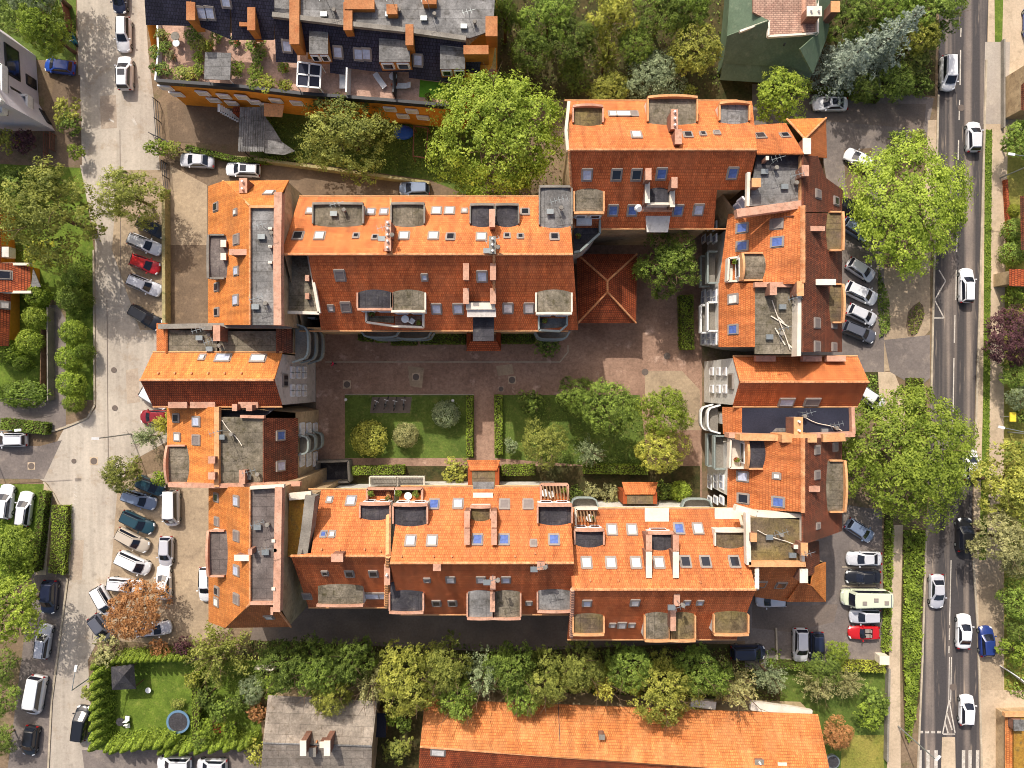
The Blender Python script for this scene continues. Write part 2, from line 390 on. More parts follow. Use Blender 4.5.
def ball_mesh(key, mat, R, leaf, n=700, zs=.85):
    L = Leaves()
    for _ in range(n // 7):
        d = rdir(-.4); clump(L, Vector((d.x * R, d.y * R, d.z * R * zs)) * ru(.82, 1.0), d, R * .2, 7, leaf, .5 + ru(-.3, .35))
    return L.mesh(key, mat)
TRUNKS = {}
def trunk_mesh(r, h, spread):
    key = (round(r, 2), round(h, 1), round(spread, 1))
    if key in TRUNKS: return TRUNKS[key]
    mb = MB(); p = Vector((0, 0, 0)); pr = r * 1.25; pts = [(p, pr)]
    for k in range(1, 5):
        q = Vector((ru(-.12, .12) * k * .4, ru(-.12, .12) * k * .4, h * .62 * k / 4)); qr = r * (1.15 - .14 * k)
        mb.tube(p, q, pr, qr, 8); p, pr = q, qr; pts.append((p, pr))
    for k in range(7):
        b, br = pts[random.choice((2, 3, 4, 4))]; a = k * .9 + ru(0, .5)
        e = b + Vector((math.cos(a) * spread * ru(.35, .6), math.sin(a) * spread * ru(.35, .6), h * ru(.18, .36)))
        mb.tube(b, e, br * .55, br * .25, 6)
        for j in (-1, 1):
            mb.tube(e, e + Vector((math.cos(a + j * .6) * spread * .25, math.sin(a + j * .6) * spread * .25, h * .1)), br * .25, br * .08, 5)
    TRUNKS[key] = mb.data('trunk', M['bark']); return TRUNKS[key]
CROWNS = {}
def crown(kind, sp, R, hh, var):
    key = (kind, sp, var)
    if key not in CROWNS:
        m = LM[sp]; nm = 'crown'
        if kind == 'broad': me = crown_mesh(nm, m, 5.0, 4.0, .26, 13, 46, 18)
        elif kind == 'big': me = crown_mesh(nm, m, 7.0, 5.0, .29, 20, 58, 22)
        elif kind == 'dense': me = crown_mesh(nm, m, 4.0, 3.4, .25, 14, 38, 14, ragged=.12)
        elif kind == 'spray': me = spray_mesh(nm, m, 4.0, 4.4, .34, 90, 40)
        elif kind == 'spruce': me = spruce_mesh(nm, m, 3.6, 8.0, .27, 12)
        elif kind == 'bush': me = ball_mesh(nm, m, 1.5, .19, 2600)
        elif kind == 'small': me = crown_mesh(nm, m, 2.0, 1.7, .26, 8, 18, 8)
        CROWNS[key] = me
    return CROWNS[key]
BASE = {'broad': (5.0, 4.0), 'big': (7.0, 5.0), 'dense': (4.0, 3.4), 'spray': (4.0, 4.4), 'spruce': (3.6, 8.0), 'bush': (1.5, 1.3), 'small': (2.0, 1.7)}
NT_TREE = [0]
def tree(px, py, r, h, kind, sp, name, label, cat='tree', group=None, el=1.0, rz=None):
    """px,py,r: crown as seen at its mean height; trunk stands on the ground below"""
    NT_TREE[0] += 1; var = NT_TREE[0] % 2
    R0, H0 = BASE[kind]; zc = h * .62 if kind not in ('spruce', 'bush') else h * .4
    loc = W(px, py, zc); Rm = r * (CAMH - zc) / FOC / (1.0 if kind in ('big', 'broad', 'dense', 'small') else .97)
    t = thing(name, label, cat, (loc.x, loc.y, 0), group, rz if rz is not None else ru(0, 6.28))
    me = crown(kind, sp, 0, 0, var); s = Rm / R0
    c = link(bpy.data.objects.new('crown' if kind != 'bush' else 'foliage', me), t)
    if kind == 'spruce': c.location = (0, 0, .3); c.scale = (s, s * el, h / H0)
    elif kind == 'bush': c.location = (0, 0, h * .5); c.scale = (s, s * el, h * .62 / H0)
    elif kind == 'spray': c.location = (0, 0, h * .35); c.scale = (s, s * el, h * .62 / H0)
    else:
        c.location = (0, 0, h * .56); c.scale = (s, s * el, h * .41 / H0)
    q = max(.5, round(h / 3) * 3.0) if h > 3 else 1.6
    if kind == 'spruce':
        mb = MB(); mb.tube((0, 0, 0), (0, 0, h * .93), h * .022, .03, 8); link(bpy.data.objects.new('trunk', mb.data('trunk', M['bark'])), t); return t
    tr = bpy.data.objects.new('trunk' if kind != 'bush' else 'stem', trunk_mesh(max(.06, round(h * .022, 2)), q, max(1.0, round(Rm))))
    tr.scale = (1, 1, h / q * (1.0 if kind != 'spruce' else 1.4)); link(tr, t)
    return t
def hedge_mesh(L, core, p0, p1, w, h, leaf, dens, taper=.92):
    """one straight run between ground points, clipped box with leafy skin"""
    t = p1 - p0; ln = t.length; t = t / ln; s = Vector((-t.y, t.x, 0))
    core.box((p0 + p1) / 2 + Z * h * .45, ln * .98, w * .8, h * .9, (t, s, Z))
    def put(p, n):
        k = math.sin(p.x * 2.1) * math.sin(p.y * 1.7 + p.z)
        L.leaf(p, (n + rdir() * .75).normalized(), leaf * ru(.7, 1.3), min(1, max(0, .5 + .2 * k + ru(-.28, .28))))
    for _ in range(int(ln * w * dens)):
        put(p0 + t * ru(0, ln) + s * ru(-w / 2, w / 2) * taper + Z * h * ru(.92, 1.06), Z)
    for sg in (-1, 1):
        for _ in range(int(ln * h * dens * .7)):
            z = rnd(); put(p0 + t * ru(0, ln) + s * sg * w / 2 * (1 - (1 - taper) * z) * ru(.9, 1.06) + Z * h * z, s * sg)
    for e, dr in ((p0, -t), (p1, t)):
        for _ in range(int(w * h * dens * .7)):
            put(e + s * ru(-w / 2, w / 2) + Z * h * rnd() + dr * ru(-.06, .06), dr)
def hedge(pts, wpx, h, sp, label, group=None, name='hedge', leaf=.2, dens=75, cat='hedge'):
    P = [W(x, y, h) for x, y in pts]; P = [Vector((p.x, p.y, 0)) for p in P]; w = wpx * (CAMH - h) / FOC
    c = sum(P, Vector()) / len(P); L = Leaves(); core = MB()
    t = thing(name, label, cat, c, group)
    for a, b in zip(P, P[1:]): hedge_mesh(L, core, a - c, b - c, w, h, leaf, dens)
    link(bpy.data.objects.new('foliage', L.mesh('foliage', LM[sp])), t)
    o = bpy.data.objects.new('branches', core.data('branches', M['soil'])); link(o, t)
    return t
def in_poly(x, y, P):
    r = False; n = len(P)
    for i in range(n):
        a, b = P[i], P[(i + 1) % n]
        if (a[1] > y) != (b[1] > y) and x < (b[0] - a[0]) * (y - a[1]) / (b[1] - a[1]) + a[0]: r = not r
    return r
def cover(name, poly, sp, n, h, leaf, label='', z0=.03):
    """uncountable low planting: one leafy object"""
    xs = [p[0] for p in poly]; ys = [p[1] for p in poly]; L = Leaves(); k = 0
    while k < n:
        x, y = ru(min(xs), max(xs)), ru(min(ys), max(ys))
        if not in_poly(x, y, poly): continue
        k += 1; p = W(x, y, 0); lump = .5 + .5 * math.sin(p.x * 1.9 + 1.3 * math.sin(p.y)) * math.sin(p.y * 1.6)
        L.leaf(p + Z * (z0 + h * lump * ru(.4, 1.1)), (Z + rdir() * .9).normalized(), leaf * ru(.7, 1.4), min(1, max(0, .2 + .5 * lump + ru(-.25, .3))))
    o = bpy.data.objects.new(name, L.mesh(name, LM[sp])); link(o); return tag(o, kind='stuff')
THUJA = {}
def thuja(px, py, h, r, sp, label, group):
    k = (sp, int(ru(0, 3)))
    if k not in THUJA: THUJA[k] = thuja_mesh('foliage', LM[sp], .62, 3.0, .2, 850)
    p = W(px, py, h * .5); t = thing('thuja', label, 'conifer', (p.x, p.y, 0), group, ru(0, 6))
    o = link(bpy.data.objects.new('foliage', THUJA[k]), t); o.scale = (r / .62, r / .62, h / 3.0)
    return t
# ================================================================ cars
PAINT = {}
def paint(nm, c, metal=.0):
    if nm not in PAINT: PAINT[nm] = plain(nm + '_car_paint', c, .28, .5, metal, .6, .03)
    return PAINT[nm]
PC = {'white': S(226, 226, 228), 'silver': S(200, 200, 206), 'pale_silver': S(216, 216, 220), 'grey': S(96, 98, 108), 'black': S(30, 31, 36), 'navy': S(36, 42, 66),
      'blue': S(34, 76, 168), 'red': S(190, 28, 32), 'teal': S(36, 66, 78), 'beige': S(188, 176, 160), 'mint': S(212, 218, 192), 'steel_blue': S(126, 140, 164), 'dark_red': S(132, 24, 34), 'royal': S(36, 56, 120)}
M['car_glass'] = plain('car_glass', S(30, 34, 46), .08, .7, var=.05)
M['car_black'] = plain('black_car_plastic', S(24, 24, 26), .6)
M['tyre'] = plain('tyre_rubber', S(28, 28, 28), .85)
M['lamp_w'] = plain('headlight_lens', S(226, 228, 230), .15, .6)
M['lamp_r'] = plain('tail_light_lens', S(150, 20, 20), .2, .6)
KIND = {  # L, W, H, belt, cabin(base rear, base front, roof rear, roof front), deck(front edge z, rear edge z), boot z
 'hatch': (4.05, 1.76, 1.48, .95, (-.47, .25, -.38, .06), .62, .80),
 'sedan': (4.6, 1.80, 1.44, .95, (-.36, .22, -.20, .04), .62, .86),
 'estate': (4.6, 1.80, 1.50, .95, (-.485, .22, -.43, .05), .62, .82),
 'suv': (4.5, 1.88, 1.70, 1.08, (-.48, .25, -.41, .07), .80, .92),
 'mpv': (4.6, 1.86, 1.74, 1.05, (-.485, .33, -.44, .13), .74, .9),
 'van': (5.2, 2.0, 2.15, 1.15, (-.495, .40, -.48, .24), .86, 1.0),
 'camper': (6.1, 2.1, 2.4, 1.2, (-.495, .36, -.485, .30), .86, 1.1),
 'open': (4.1, 1.74, 1.25, .92, (-.22, .14, -.2, .02), .60, .78),
}
CARM = {}
def car_meshes(kind):
    if kind in CARM: return CARM[kind]
    L, Wd, Hh, belt, (br, bf, rr, rf), fz, rz = KIND[kind]; w = Wd / 2; D = {}
    body = MB()
    st = [(-.5, rz * .66, .88), (-.496, rz * .86, .92), (-.48, rz * .97, .95), (-.45, belt * .97, .98), (br if br > -.44 else -.40, belt, 1.0), (-.1, belt, 1.0), (bf, belt, 1.0),
          ((bf + .44) / 2, belt * .45 + fz * .62, .985), (.43, fz * 1.14, .97), (.475, fz, .93), (.497, fz * .86, .88), (.5, fz * .6, .84)]
    if kind in ('van', 'camper'): st[7] = (.45, belt * .9, .97); st[8] = (.47, fz * 1.1, .94)
    st.sort()
    rows = []
    for x, z, k in st:
        x *= L; a = w * k; bow = (.34 if x > 0 else .2) * max(0, (abs(x) / L - .36) / .14)
        rows.append([(q[0] - math.copysign(bow, x) * (abs(q[1]) / w) ** 2.2, q[1], q[2]) for q in [(x, -a * .93, .2), (x, -a, .34), (x, -a * 1.0, z * .6), (x, -a * .97, z * .88), (x, -a * .86, z * .985), (x, -a * .45, z + .015), (x, 0, z + .025),
                     (x, a * .45, z + .015), (x, a * .86, z * .985), (x, a * .97, z * .88), (x, a * 1.0, z * .6), (x, a, .34), (x, a * .93, .2)]])
    body.grid(rows, True); body.poly(rows[0][::-1]); body.poly(rows[-1])
    wb, wt = w * .90, w * (.72 if kind not in ('van', 'camper', 'mpv', 'suv') else .80)
    if kind == 'camper': wt = w * .93; wb = w * .97
    B = [(br * L, -wb * .93, belt - .02), (bf * L - .12, -wb, belt - .02), (bf * L + .05, -wb * .72, belt - .02), (bf * L + .12, 0, belt - .02), (bf * L + .05, wb * .72, belt - .02), (bf * L - .12, wb, belt - .02), (br * L, wb * .93, belt - .02), (br * L - .04, 0, belt - .02)]
    T = [(rr * L, -wt * .9, Hh - .06), (rf * L - .05, -wt, Hh - .05), (rf * L + .04, -wt * .7, Hh - .02), (rf * L + .08, 0, Hh - .01), (rf * L + .04, wt * .7, Hh - .02), (rf * L - .05, wt, Hh - .05), (rr * L, wt * .9, Hh - .06), (rr * L - .03, 0, Hh - .03)]
    def lerp(a, b, t): return Vector(a) * (1 - t) + Vector(b) * t
    if kind != 'open':
        mid = [lerp(a, b, .55) + Vector((0, .03 * (1 if a[1] > 0 else -1 if a[1] < 0 else 0), 0)) for a, b in zip(B, T)]
        body.grid([B, mid, T], True)
        T2 = [Vector((p[0] * .94 + (rr + rf) * L * .03, p[1] * .86, Hh + .01)) for p in T]
        body.grid([T, T2], True); body.poly([Vector((p.x, p.y, Hh + .012)) for p in T2])
    D['body'] = body.data('body', PAINT_SLOT, smooth=True)
    try: D['body'].set_sharp_from_angle(angle=math.radians(38))
    except Exception: pass
    def up(pts, d): return [Vector(p) + Vector(d) for p in pts]
    if kind != 'open':
        g = MB(); q = [lerp(B[2], T[2], .12), lerp(B[3], T[3], .12), lerp(B[4], T[4], .12), lerp(B[4], T[4], .95), lerp(B[3], T[3], .95), lerp(B[2], T[2], .95)]
        q = [Vector((p.x, p.y * 1.06, p.z)) for p in q]
        g.hexa(up(q, (-.05, 0, -.05)), up(q, (.035, 0, .03))); D['windscreen'] = g.data('windscreen', M['car_glass'])
        g = MB(); q = [lerp(B[0], T[0], .2), lerp(B[6], T[6], .2), lerp(B[6], T[6], .9), lerp(B[0], T[0], .9)]
        q = [Vector((p.x, p.y * .9, p.z)) for p in q]
        g.hexa(up(q, (.05, 0, -.05)), up(q, (-.07, 0, .03))); D['rear_window'] = g.data('rear_window', M['car_glass'])
        for s, (i, j) in ((-1, (0, 1)), (1, (6, 5))):
            g = MB(); q = []
            for (t, u) in ((.15, .06), (.15, .96), (.88, .93), (.88, .08)):
                a = lerp(B[i], T[i], t); b = lerp(B[j], T[j], t); q.append(lerp(a, b, u))
            d = Vector((0, s * .055, .015)); lo = up(q, -d * .6); hi = up(q, d)
            if s > 0: lo, hi = lo[::-1], hi[::-1]
            g.hexa(lo, hi); D['side_window%d' % s] = g.data('side_window', M['car_glass'])
    else:
        g = MB(); q = [(-.24 * L, -w * .66, belt + .03), (.06 * L, -w * .7, belt + .03), (.06 * L, w * .7, belt + .03), (-.24 * L, w * .66, belt + .03)]
        g.hexa(up(q, (0, 0, -.1)), q); D['cockpit'] = g.data('cockpit', M['car_black'])
        for s in (-1, 1):
            g = MB(); g.box((-.06 * L, s * w * .36, belt + .06), .5, .48, .1); g.hexa([(-.17 * L, s * w * .36 - .22, belt + .02), (-.12 * L, s * w * .36 - .22, belt + .02), (-.12 * L, s * w * .36 + .22, belt + .02), (-.17 * L, s * w * .36 + .22, belt + .02)], [(-.185 * L, s * w * .36 - .18, belt + .34), (-.15 * L, s * w * .36 - .18, belt + .34), (-.15 * L, s * w * .36 + .18, belt + .34), (-.185 * L, s * w * .36 + .18, belt + .34)])
            D['seat%d' % s] = g.data('seat', M['frame'])
        g = MB(); q = [(.15 * L, -w * .72, belt), (.17 * L, 0, belt), (.15 * L, w * .72, belt), (.06 * L, w * .62, belt + .36), (.07 * L, 0, belt + .38), (.06 * L, -w * .62, belt + .36)]
        g.hexa(up(q, (-.03, 0, -.02)), up(q, (.02, 0, .02))); D['windscreen'] = g.data('windscreen', M['car_glass'])
        g = MB(); g.tube((.02 * L, .34, belt + .14), (.03 * L, .34, belt + .16), .18, .18, 12); D['steering_wheel'] = g.data('steering_wheel', M['car_black'])
    g = MB(); g.tube((0, -.1, 0), (0, .1, 0), .32, .32, 14); D['wheel'] = g.data('wheel', M['tyre'])
    g = MB(); g.tube((0, -.115, 0), (0, .115, 0), .19, .19, 10); D['rim'] = g.data('rim', M['steel'])
    for s in (-1, 1):
        g = MB(); g.hexa([(.40 * L, s * w * .5, fz * .86), (.40 * L, s * w * .86, fz * .86), (.40 * L, s * w * .86, fz * 1.09), (.40 * L, s * w * .5, fz * 1.09)][::s], [(.488 * L, s * w * .52, fz * .86), (.448 * L, s * w * .9, fz * .86), (.425 * L, s * w * .9, fz * 1.1), (.468 * L, s * w * .52, fz * 1.06)][::s])
        D['headlight%d' % s] = g.data('headlight', M['lamp_w'])
        g = MB(); g.box((-.487 * L, s * w * .76, rz * .86), .1, .26, .2); D['tail_light%d' % s] = g.data('tail_light', M['lamp_r'])
        g = MB(); g.box((bf * L - .28, s * (w + .09), belt + .06), .13, .22, .14); D['mirror%d' % s] = g.data('mirror', PAINT_SLOT)
    if kind in ('suv', 'estate', 'mpv'):
        for s in (-1, 1):
            g = MB(); g.tube((rr * L + .1, s * wt * .86, Hh + .04), (rf * L - .1, s * wt * .9, Hh + .04), .035, .035, 5); D['roof_rail%d' % s] = g.data('roof_rail', M['car_black'])
    g = MB(); a = (rf + rr) * L / 2; g.box((rf * L - .55, 0, Hh + .012), .8, wt * 1.25, .03); D['sunroof'] = g.data('sunroof', M['car_glass'])
    if kind == 'camper':
        for k, x in enumerate((-.34, -.12, .12)):
            g = MB(); g.box((x * L, (.25, -.1, .3)[k], Hh + .05), .55, .5, .1); D['roof_hatch%d' % k] = g.data('roof_hatch', M['frame'])
        g = MB(); g.box((-.44 * L, 0, Hh + .05), .1, 1.6, .06); D['roof_rack'] = g.data('roof_rack', M['steel'])
    CARM[kind] = D; return D
PAINT_SLOT = plain('car_paint', S(200, 200, 200), .3)
def car(px, py, deg, kind, col, label, group='parked cars', scale=1.0, sunroof=False, name=None):
    scale *= .93
    L, Wd, Hh = KIND[kind][:3]; p = W(px, py, Hh * .6); D = car_meshes(kind); rz = math.radians(deg)
    nm = name or {'hatch': 'hatchback', 'sedan': 'sedan_car', 'estate': 'estate_car', 'suv': 'off_road_car', 'mpv': 'people_carrier', 'van': 'van', 'camper': 'camper_van', 'open': 'convertible'}[kind]
    t = thing(nm, label, {'van': 'van', 'camper': 'camper van'}.get(kind, 'car'), (p.x, p.y, .02), group, rz); t.scale = (scale,) * 3
    pm = paint(col, PC[col], .12 if 'silver' in col or col in ('grey', 'steel_blue') else 0)
    for k, me in D.items():
        if k in ('wheel', 'rim') or (k == 'sunroof' and not sunroof): continue
        o = link(bpy.data.objects.new(k.rstrip('-0123456789'), me), t)
        if me.materials and me.materials[0] == PAINT_SLOT:
            o.material_slots[0].link = 'OBJECT'; o.material_slots[0].material = pm
    for sx in (-.31, .31):
        for s in (-1, 1):
            o = link(bpy.data.objects.new('wheel', D['wheel']), t); o.location = (sx * L, s * (Wd / 2 - .1), .32)
            r = link(bpy.data.objects.new('rim', D['rim']), o)
    return t
# ================================================================ building kit
def slope(mb, pl, px, th=.16):
    pts = [pl.hit(x, y) for x, y in px]; mb.slab(pts, pl.n * th)
def ridge_line(mb, a, b, r=.15):
    if not isinstance(a, Vector): a = W(*a)
    if not isinstance(b, Vector): b = W(*b)
    n = max(1, int((b - a).length / .42)); d = (b - a) / n
    for k in range(n): mb.tube(a + d * k, a + d * (k + .96), r, r * .86, 6)
def walls(b, ring, mat, inset=.3, name='wall', drop=.12, base=0.0):
    P = [W(*r) for r in ring]; c = sum(P, Vector()) / len(P); mb = MB(); Q = []
    for p in P:
        d = Vector((math.copysign(inset, c.x - p.x) if abs(c.x - p.x) > .6 else 0, math.copysign(inset, c.y - p.y) if abs(c.y - p.y) > .6 else 0, 0))
        Q.append(Vector((p.x + d.x, p.y + d.y, p.z - drop)))
    for a, d in zip(Q, Q[1:] + Q[:1]):
        mb.poly([Vector((a.x, a.y, base)), Vector((d.x, d.y, base)), d, a])
    return part(name, mb, mat, b)
def flat(b, px, h, mat, th=.25, name='flat_roof'):
    mb = MB(); mb.slab([W(x, y, h) for x, y in px], (0, 0, th)); return part(name, mb, mat, b)
def parapet(b, px, h, w, mat, hh=.5, name='parapet', closed=False):
    """px: polyline at the coping top height h"""
    mb = MB(); P = [W(x, y, h) for x, y in px]
    if closed: P.append(P[0])
    for a, c in zip(P, P[1:]):
        mb.bar(a - Z * hh / 2, c - Z * hh / 2, w, hh)
    return part(name, mb, mat, b)
def chimney(b, x0, y0, x1, y1, zt, hh=2.0, mat='coping', pots=0, name='chimney'):
    a, c = W(x0, y0, zt), W(x1, y1, zt); mb = MB(); m = (a + c) / 2; sx, sy = abs(c.x - a.x), abs(c.y - a.y)
    mb.box(m - Z * (hh / 2 + .12), sx * .88, sy * .9, hh); o = part(name, mb, M['brick'], b)
    mb = MB(); mb.box(m - Z * .06, sx, sy, .13); part('chimney_cap', mb, M[mat], o)
    for k in range(pots):
        t = (k + .5) / pots; q = Vector((m.x, a.y + (c.y - a.y) * t, zt)) if sy > sx else Vector((a.x + (c.x - a.x) * t, m.y, zt))
        mb = MB(); mb.tube(q, q + Z * .35, .13, .11, 8); part('chimney_pot', mb, M['white'], o)
    return o
SKYM = {}
def sky_mesh(w, h, g, fr='frame', t=.2):
    k = (round(w, 2), round(h, 2), g, fr)
    if k not in SKYM:
        f = MB(); fw = .07
        for s in (-1, 1):
            f.box((s * (w / 2 - fw / 2), 0, 0), fw, h, t); f.box((0, s * (h / 2 - fw / 2), 0), w - 2 * fw, fw, t)
        f.box((0, h / 2 + .07, .01), w + .12, .14, t * .8); f.box((0, -h / 2 - .1, -.02), w + .16, .2, .04)
        for s in (-1, 1): f.box((s * (w / 2 + .06), 0, -.03), .12, h, .04)
        p = MB(); p.box((0, 0, .0), w - 2 * fw, h - 2 * fw, t * .7)
        SKYM[k] = (f.data('roof_window', M[fr]), p.data('pane', M['gl_' + g]))
    return SKYM[k]
def window_on(b, pl, px, py, w, h, g, name='roof_window', fr='frame', out=.05, pt=None):
    p = pt if pt is not None else pl.hit(px, py); off = rootloc(b)
    f, q = sky_mesh(w, h, g, fr)
    R = Matrix((pl.u, pl.v, pl.n)).transposed().to_4x4()
    o = bpy.data.objects.new(name, f); link(o, b); o.matrix_local = Matrix.Translation(p - off + pl.n * out) @ R
    link(bpy.data.objects.new('pane', q), o); return o
def skylights(b, pl, lst):
    for it in lst:
        x, y, g = it[:3]; s = it[3] if len(it) > 3 else 'n'
        w, h = {'n': (.95, 1.12), 's': (.55, .65), 'm': (.8, .95), 'l': (1.5, .95)}[s]
        window_on(b, pl, x, y, w, h, g)
def dormer(b, pl, x0, y0, x1, y1, front, mroof='felt_moss', cop='coping', wall='pl_white', arch=.5, sides=True, win=0, rise=.22, low=.15):
    """flat-topped dormer with an arched front parapet; the pixel box is its roof as seen from above"""
    cx, cy = (x0 + x1) / 2, (y0 + y1) / 2
    bx, by = {'N': (cx, y1), 'S': (cx, y0), 'W': (x1, cy), 'E': (x0, cy)}[front]
    zd = pl.hit(bx, by).z - .1
    A, B_ = W(x0, y0, zd), W(x1, y1, zd)
    xs = sorted((A.x, B_.x)); ys = sorted((A.y, B_.y))
    out, ac = {'N': (Vector((0, 1, 0)), Vector((-1, 0, 0))), 'S': (Vector((0, -1, 0)), Vector((1, 0, 0))), 'E': (Vector((1, 0, 0)), Vector((0, 1, 0))), 'W': (Vector((-1, 0, 0)), Vector((0, -1, 0)))}[front]
    c = Vector(((xs[0] + xs[1]) / 2, (ys[0] + ys[1]) / 2, 0))
    wd, dp = (xs[1] - xs[0], ys[1] - ys[0]) if front in 'NS' else (ys[1] - ys[0], xs[1] - xs[0])
    fr = c + out * dp / 2
    def P(u, d, z): q = fr + ac * u - out * d; return Vector((q.x, q.y, z))
    fp = P(0, 0, 0); zb = min(pl.z(fp.x, fp.y) - .3, zd - 1.6)
    back = dp + 1.2; h = wd / 2
    mb = MB(); mb.hexa([P(-h, 0, zb), P(-h, back, zb), P(h, back, zb), P(h, 0, zb)][::-1], [P(-h, 0, zd - .05), P(-h, back, zd - .05), P(h, back, zd - .05), P(h, 0, zd - .05)][::-1])
    o = part('dormer', mb, M[wall], b)
    n = 10; mb = MB(); rows = []
    for k in range(n + 1):
        u = -h + wd * k / n; t = 2 * k / n - 1; z = zd + rise * (1 - t * t); rows.append((u, z))
    mb.grid([[P(u, .0, z) for u, z in rows], [P(u, back + 1.2, z) for u, z in rows]]); mb.grid([[P(u, 0, z - .1) for u, z in rows], [P(u, 0, z) for u, z in rows]])
    part('dormer_roof', mb, M[mroof], o)
    mb = MB()
    if arch > 0:
        for k in range(n):
            u0, u1 = -h - .08 + (wd + .16) * k / n, -h - .08 + (wd + .16) * (k + 1) / n
            f = lambda u: zd + low + rise + .55 * arch * (1 - (u / (h + .08)) ** 2)
            lo = [P(u0, -.08, zd - .3), P(u0, .16, zd - .3), P(u1, .16, zd - .3), P(u1, -.08, zd - .3)]
            hi = [P(u0, -.08, f(u0)), P(u0, .16, f(u0)), P(u1, .16, f(u1)), P(u1, -.08, f(u1))]
            mb.hexa(lo[::-1], hi[::-1])
    if sides:
        for s in (-1, 1):
            q = [P(s * (h - .02), .2, zd - .2), P(s * (h + .14), .2, zd - .2), P(s * (h + .14), dp - .2, zd - .2), P(s * (h - .02), dp - .2, zd - .2)]
            if s < 0: q = q[::-1]
            mb.hexa(q, [v + Z * (.2 + low + .18) for v in q])
    part('parapet', mb, M[cop], o)
    if win:
        wp = Plane(P(-h, -.02, zd), P(h, -.02, zd), P(0, -.02, zd - 1)); wp.n = out.copy(); wp.v = Z.copy(); wp.u = wp.v.cross(wp.n)
        for k in range(win):
            u = -h + wd * (k + .5) / win; window_on(b, wp, 0, 0, wd / win * .7, 1.2, 'd', 'window', 'frame_w', .03, P(u, 0, zd - .9))
    return zd
def facade(b, pl, lst, w=.95, h=1.35, g='l', fr='frame_w'):
    for x, y in lst: window_on(b, pl, x, y, w, h, g, 'window', fr, .04)
def balcony(b, pl, px, py, wd, dp, floors, mat='rail', rnd_=True, open_=False, slab='stone'):
    """stack of balconies on a vertical wall plane; (px,py) is the pixel of the topmost slab on the wall"""
    wd *= .8; dp *= .72
    p = pl.hit(px, py); zs = [p.z - .4 - 2.85 * k for k in range(floors)]
    for z in zs:
        if z < 1.5: continue
        c = Vector((p.x, p.y, z)); n = 10
        def E(k, e=0.0):
            t = -1 + 2 * k / n; d = dp * ((1 - abs(t) ** 4) ** .5 if rnd_ else 1.0)
            if not rnd_: t = max(-1, min(1, t))
            return c + pl.u * (t * wd / 2) + pl.n * (d + e)
        rim = [c - pl.u * wd / 2] + [E(k) for k in range(n + 1)] + [c + pl.u * wd / 2]
        mb = MB(); mb.hexa([v - Z * .2 for v in rim], rim); o = part('balcony', mb, M[slab], b)
        mb = MB()
        for a, d in zip(rim, rim[1:]):
            if (a - d).length < .02: continue
            if open_:
                mb.bar(a + Z * 1.0, d + Z * 1.0, .1, .08); mb.bar(a + Z * .5, d + Z * .5, .04, .05)
                mb.tube(a, a + Z, .03, .03, 5)
            else:
                mb.bar(a + Z * .5, d + Z * .5, .06, .75); mb.bar(a + Z * .98, d + Z * .98, .18, .06)
        part('railing', mb, M[mat], o)
def gable_house(name, label, x0, x1, ridge, n, s, hr, he, mt='tile', wall='pl_tan', cat='house', group=None, wallring=None, inset=.3, polyN=None, polyS=None, mtS='tile_shaded'):
    """east-west ridge house. x0,x1: ridge ends px; ridge,n,s: px rows of ridge, north and south eaves"""
    X0, X1 = W(x0, ridge, hr), W(x1, ridge, hr)
    def px_of(x, h): return CX + x * FOC / (CAMH - h)
    loc = Vector(((X0.x + X1.x) / 2, X0.y, 0)); b = thing(name, label, cat, loc, group)
    nx0, nx1, sx0, sx1 = px_of(X0.x, he), px_of(X1.x, he), px_of(X0.x, he), px_of(X1.x, he)
    pN = PP((nx0, n, he), (nx1, n, he), (x0, ridge, hr)); pS = PP((sx0, s, he), (sx1, s, he), (x0, ridge, hr))
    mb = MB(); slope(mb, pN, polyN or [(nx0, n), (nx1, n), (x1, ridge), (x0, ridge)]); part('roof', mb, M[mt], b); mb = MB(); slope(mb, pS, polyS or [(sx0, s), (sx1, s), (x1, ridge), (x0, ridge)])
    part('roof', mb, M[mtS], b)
    mb = MB(); ridge_line(mb, X0 + Z * .03, X1 + Z * .03); part('ridge_cap', mb, M['ridge'], b)
    walls(b, wallring or [(nx0, n, he), (nx1, n, he), (x1, ridge, hr), (sx1, s, he), (sx0, s, he), (x0, ridge, hr)], M[wall], inset)
    mb = MB()
    for y, pl, xa, xb in ((n, pN, nx0, nx1), (s, pS, sx0, sx1)):
        a, c = pl.hit(xa, y), pl.hit(xb, y); d = Vector((0, .1 if y == n else -.1, -.08)); mb.tube(a + d, c + d, .09, .09, 6)
    part('gutter', mb, M['coping_or'], b)
    return b, pN, pS
def bumps(b, pl, pts, mat='ridge'):
    """small snow guards or pipe stubs set on a slope"""
    for x, y in pts:
        p = pl.hit(x, y); mb = MB(); mb.tube(p - Z * .05, p + Z * .28, .11, .09, 7); part('vent_pipe', mb, M[mat], b)
# ================================================================ the courtyard block
TG = 'orange-roofed houses around the courtyard'
def block(name, label, px, cat='house', group=TG):
    p = W(px[0], px[1], 8); return thing(name, label, cat, (p.x, p.y, 0), group)
def roof(b, faces, mt='tile', name='roof'):
    mb = MB()
    for pl, px in faces: slope(mb, pl, px)
    return part(name, mb, M[mt], b)
def ridges(b, lines, name='ridge_cap', r=.15, mt='ridge'):
    mb = MB()
    for a, c in lines: ridge_line(mb, a, c, r)
    return part(name, mb, M[mt], b)
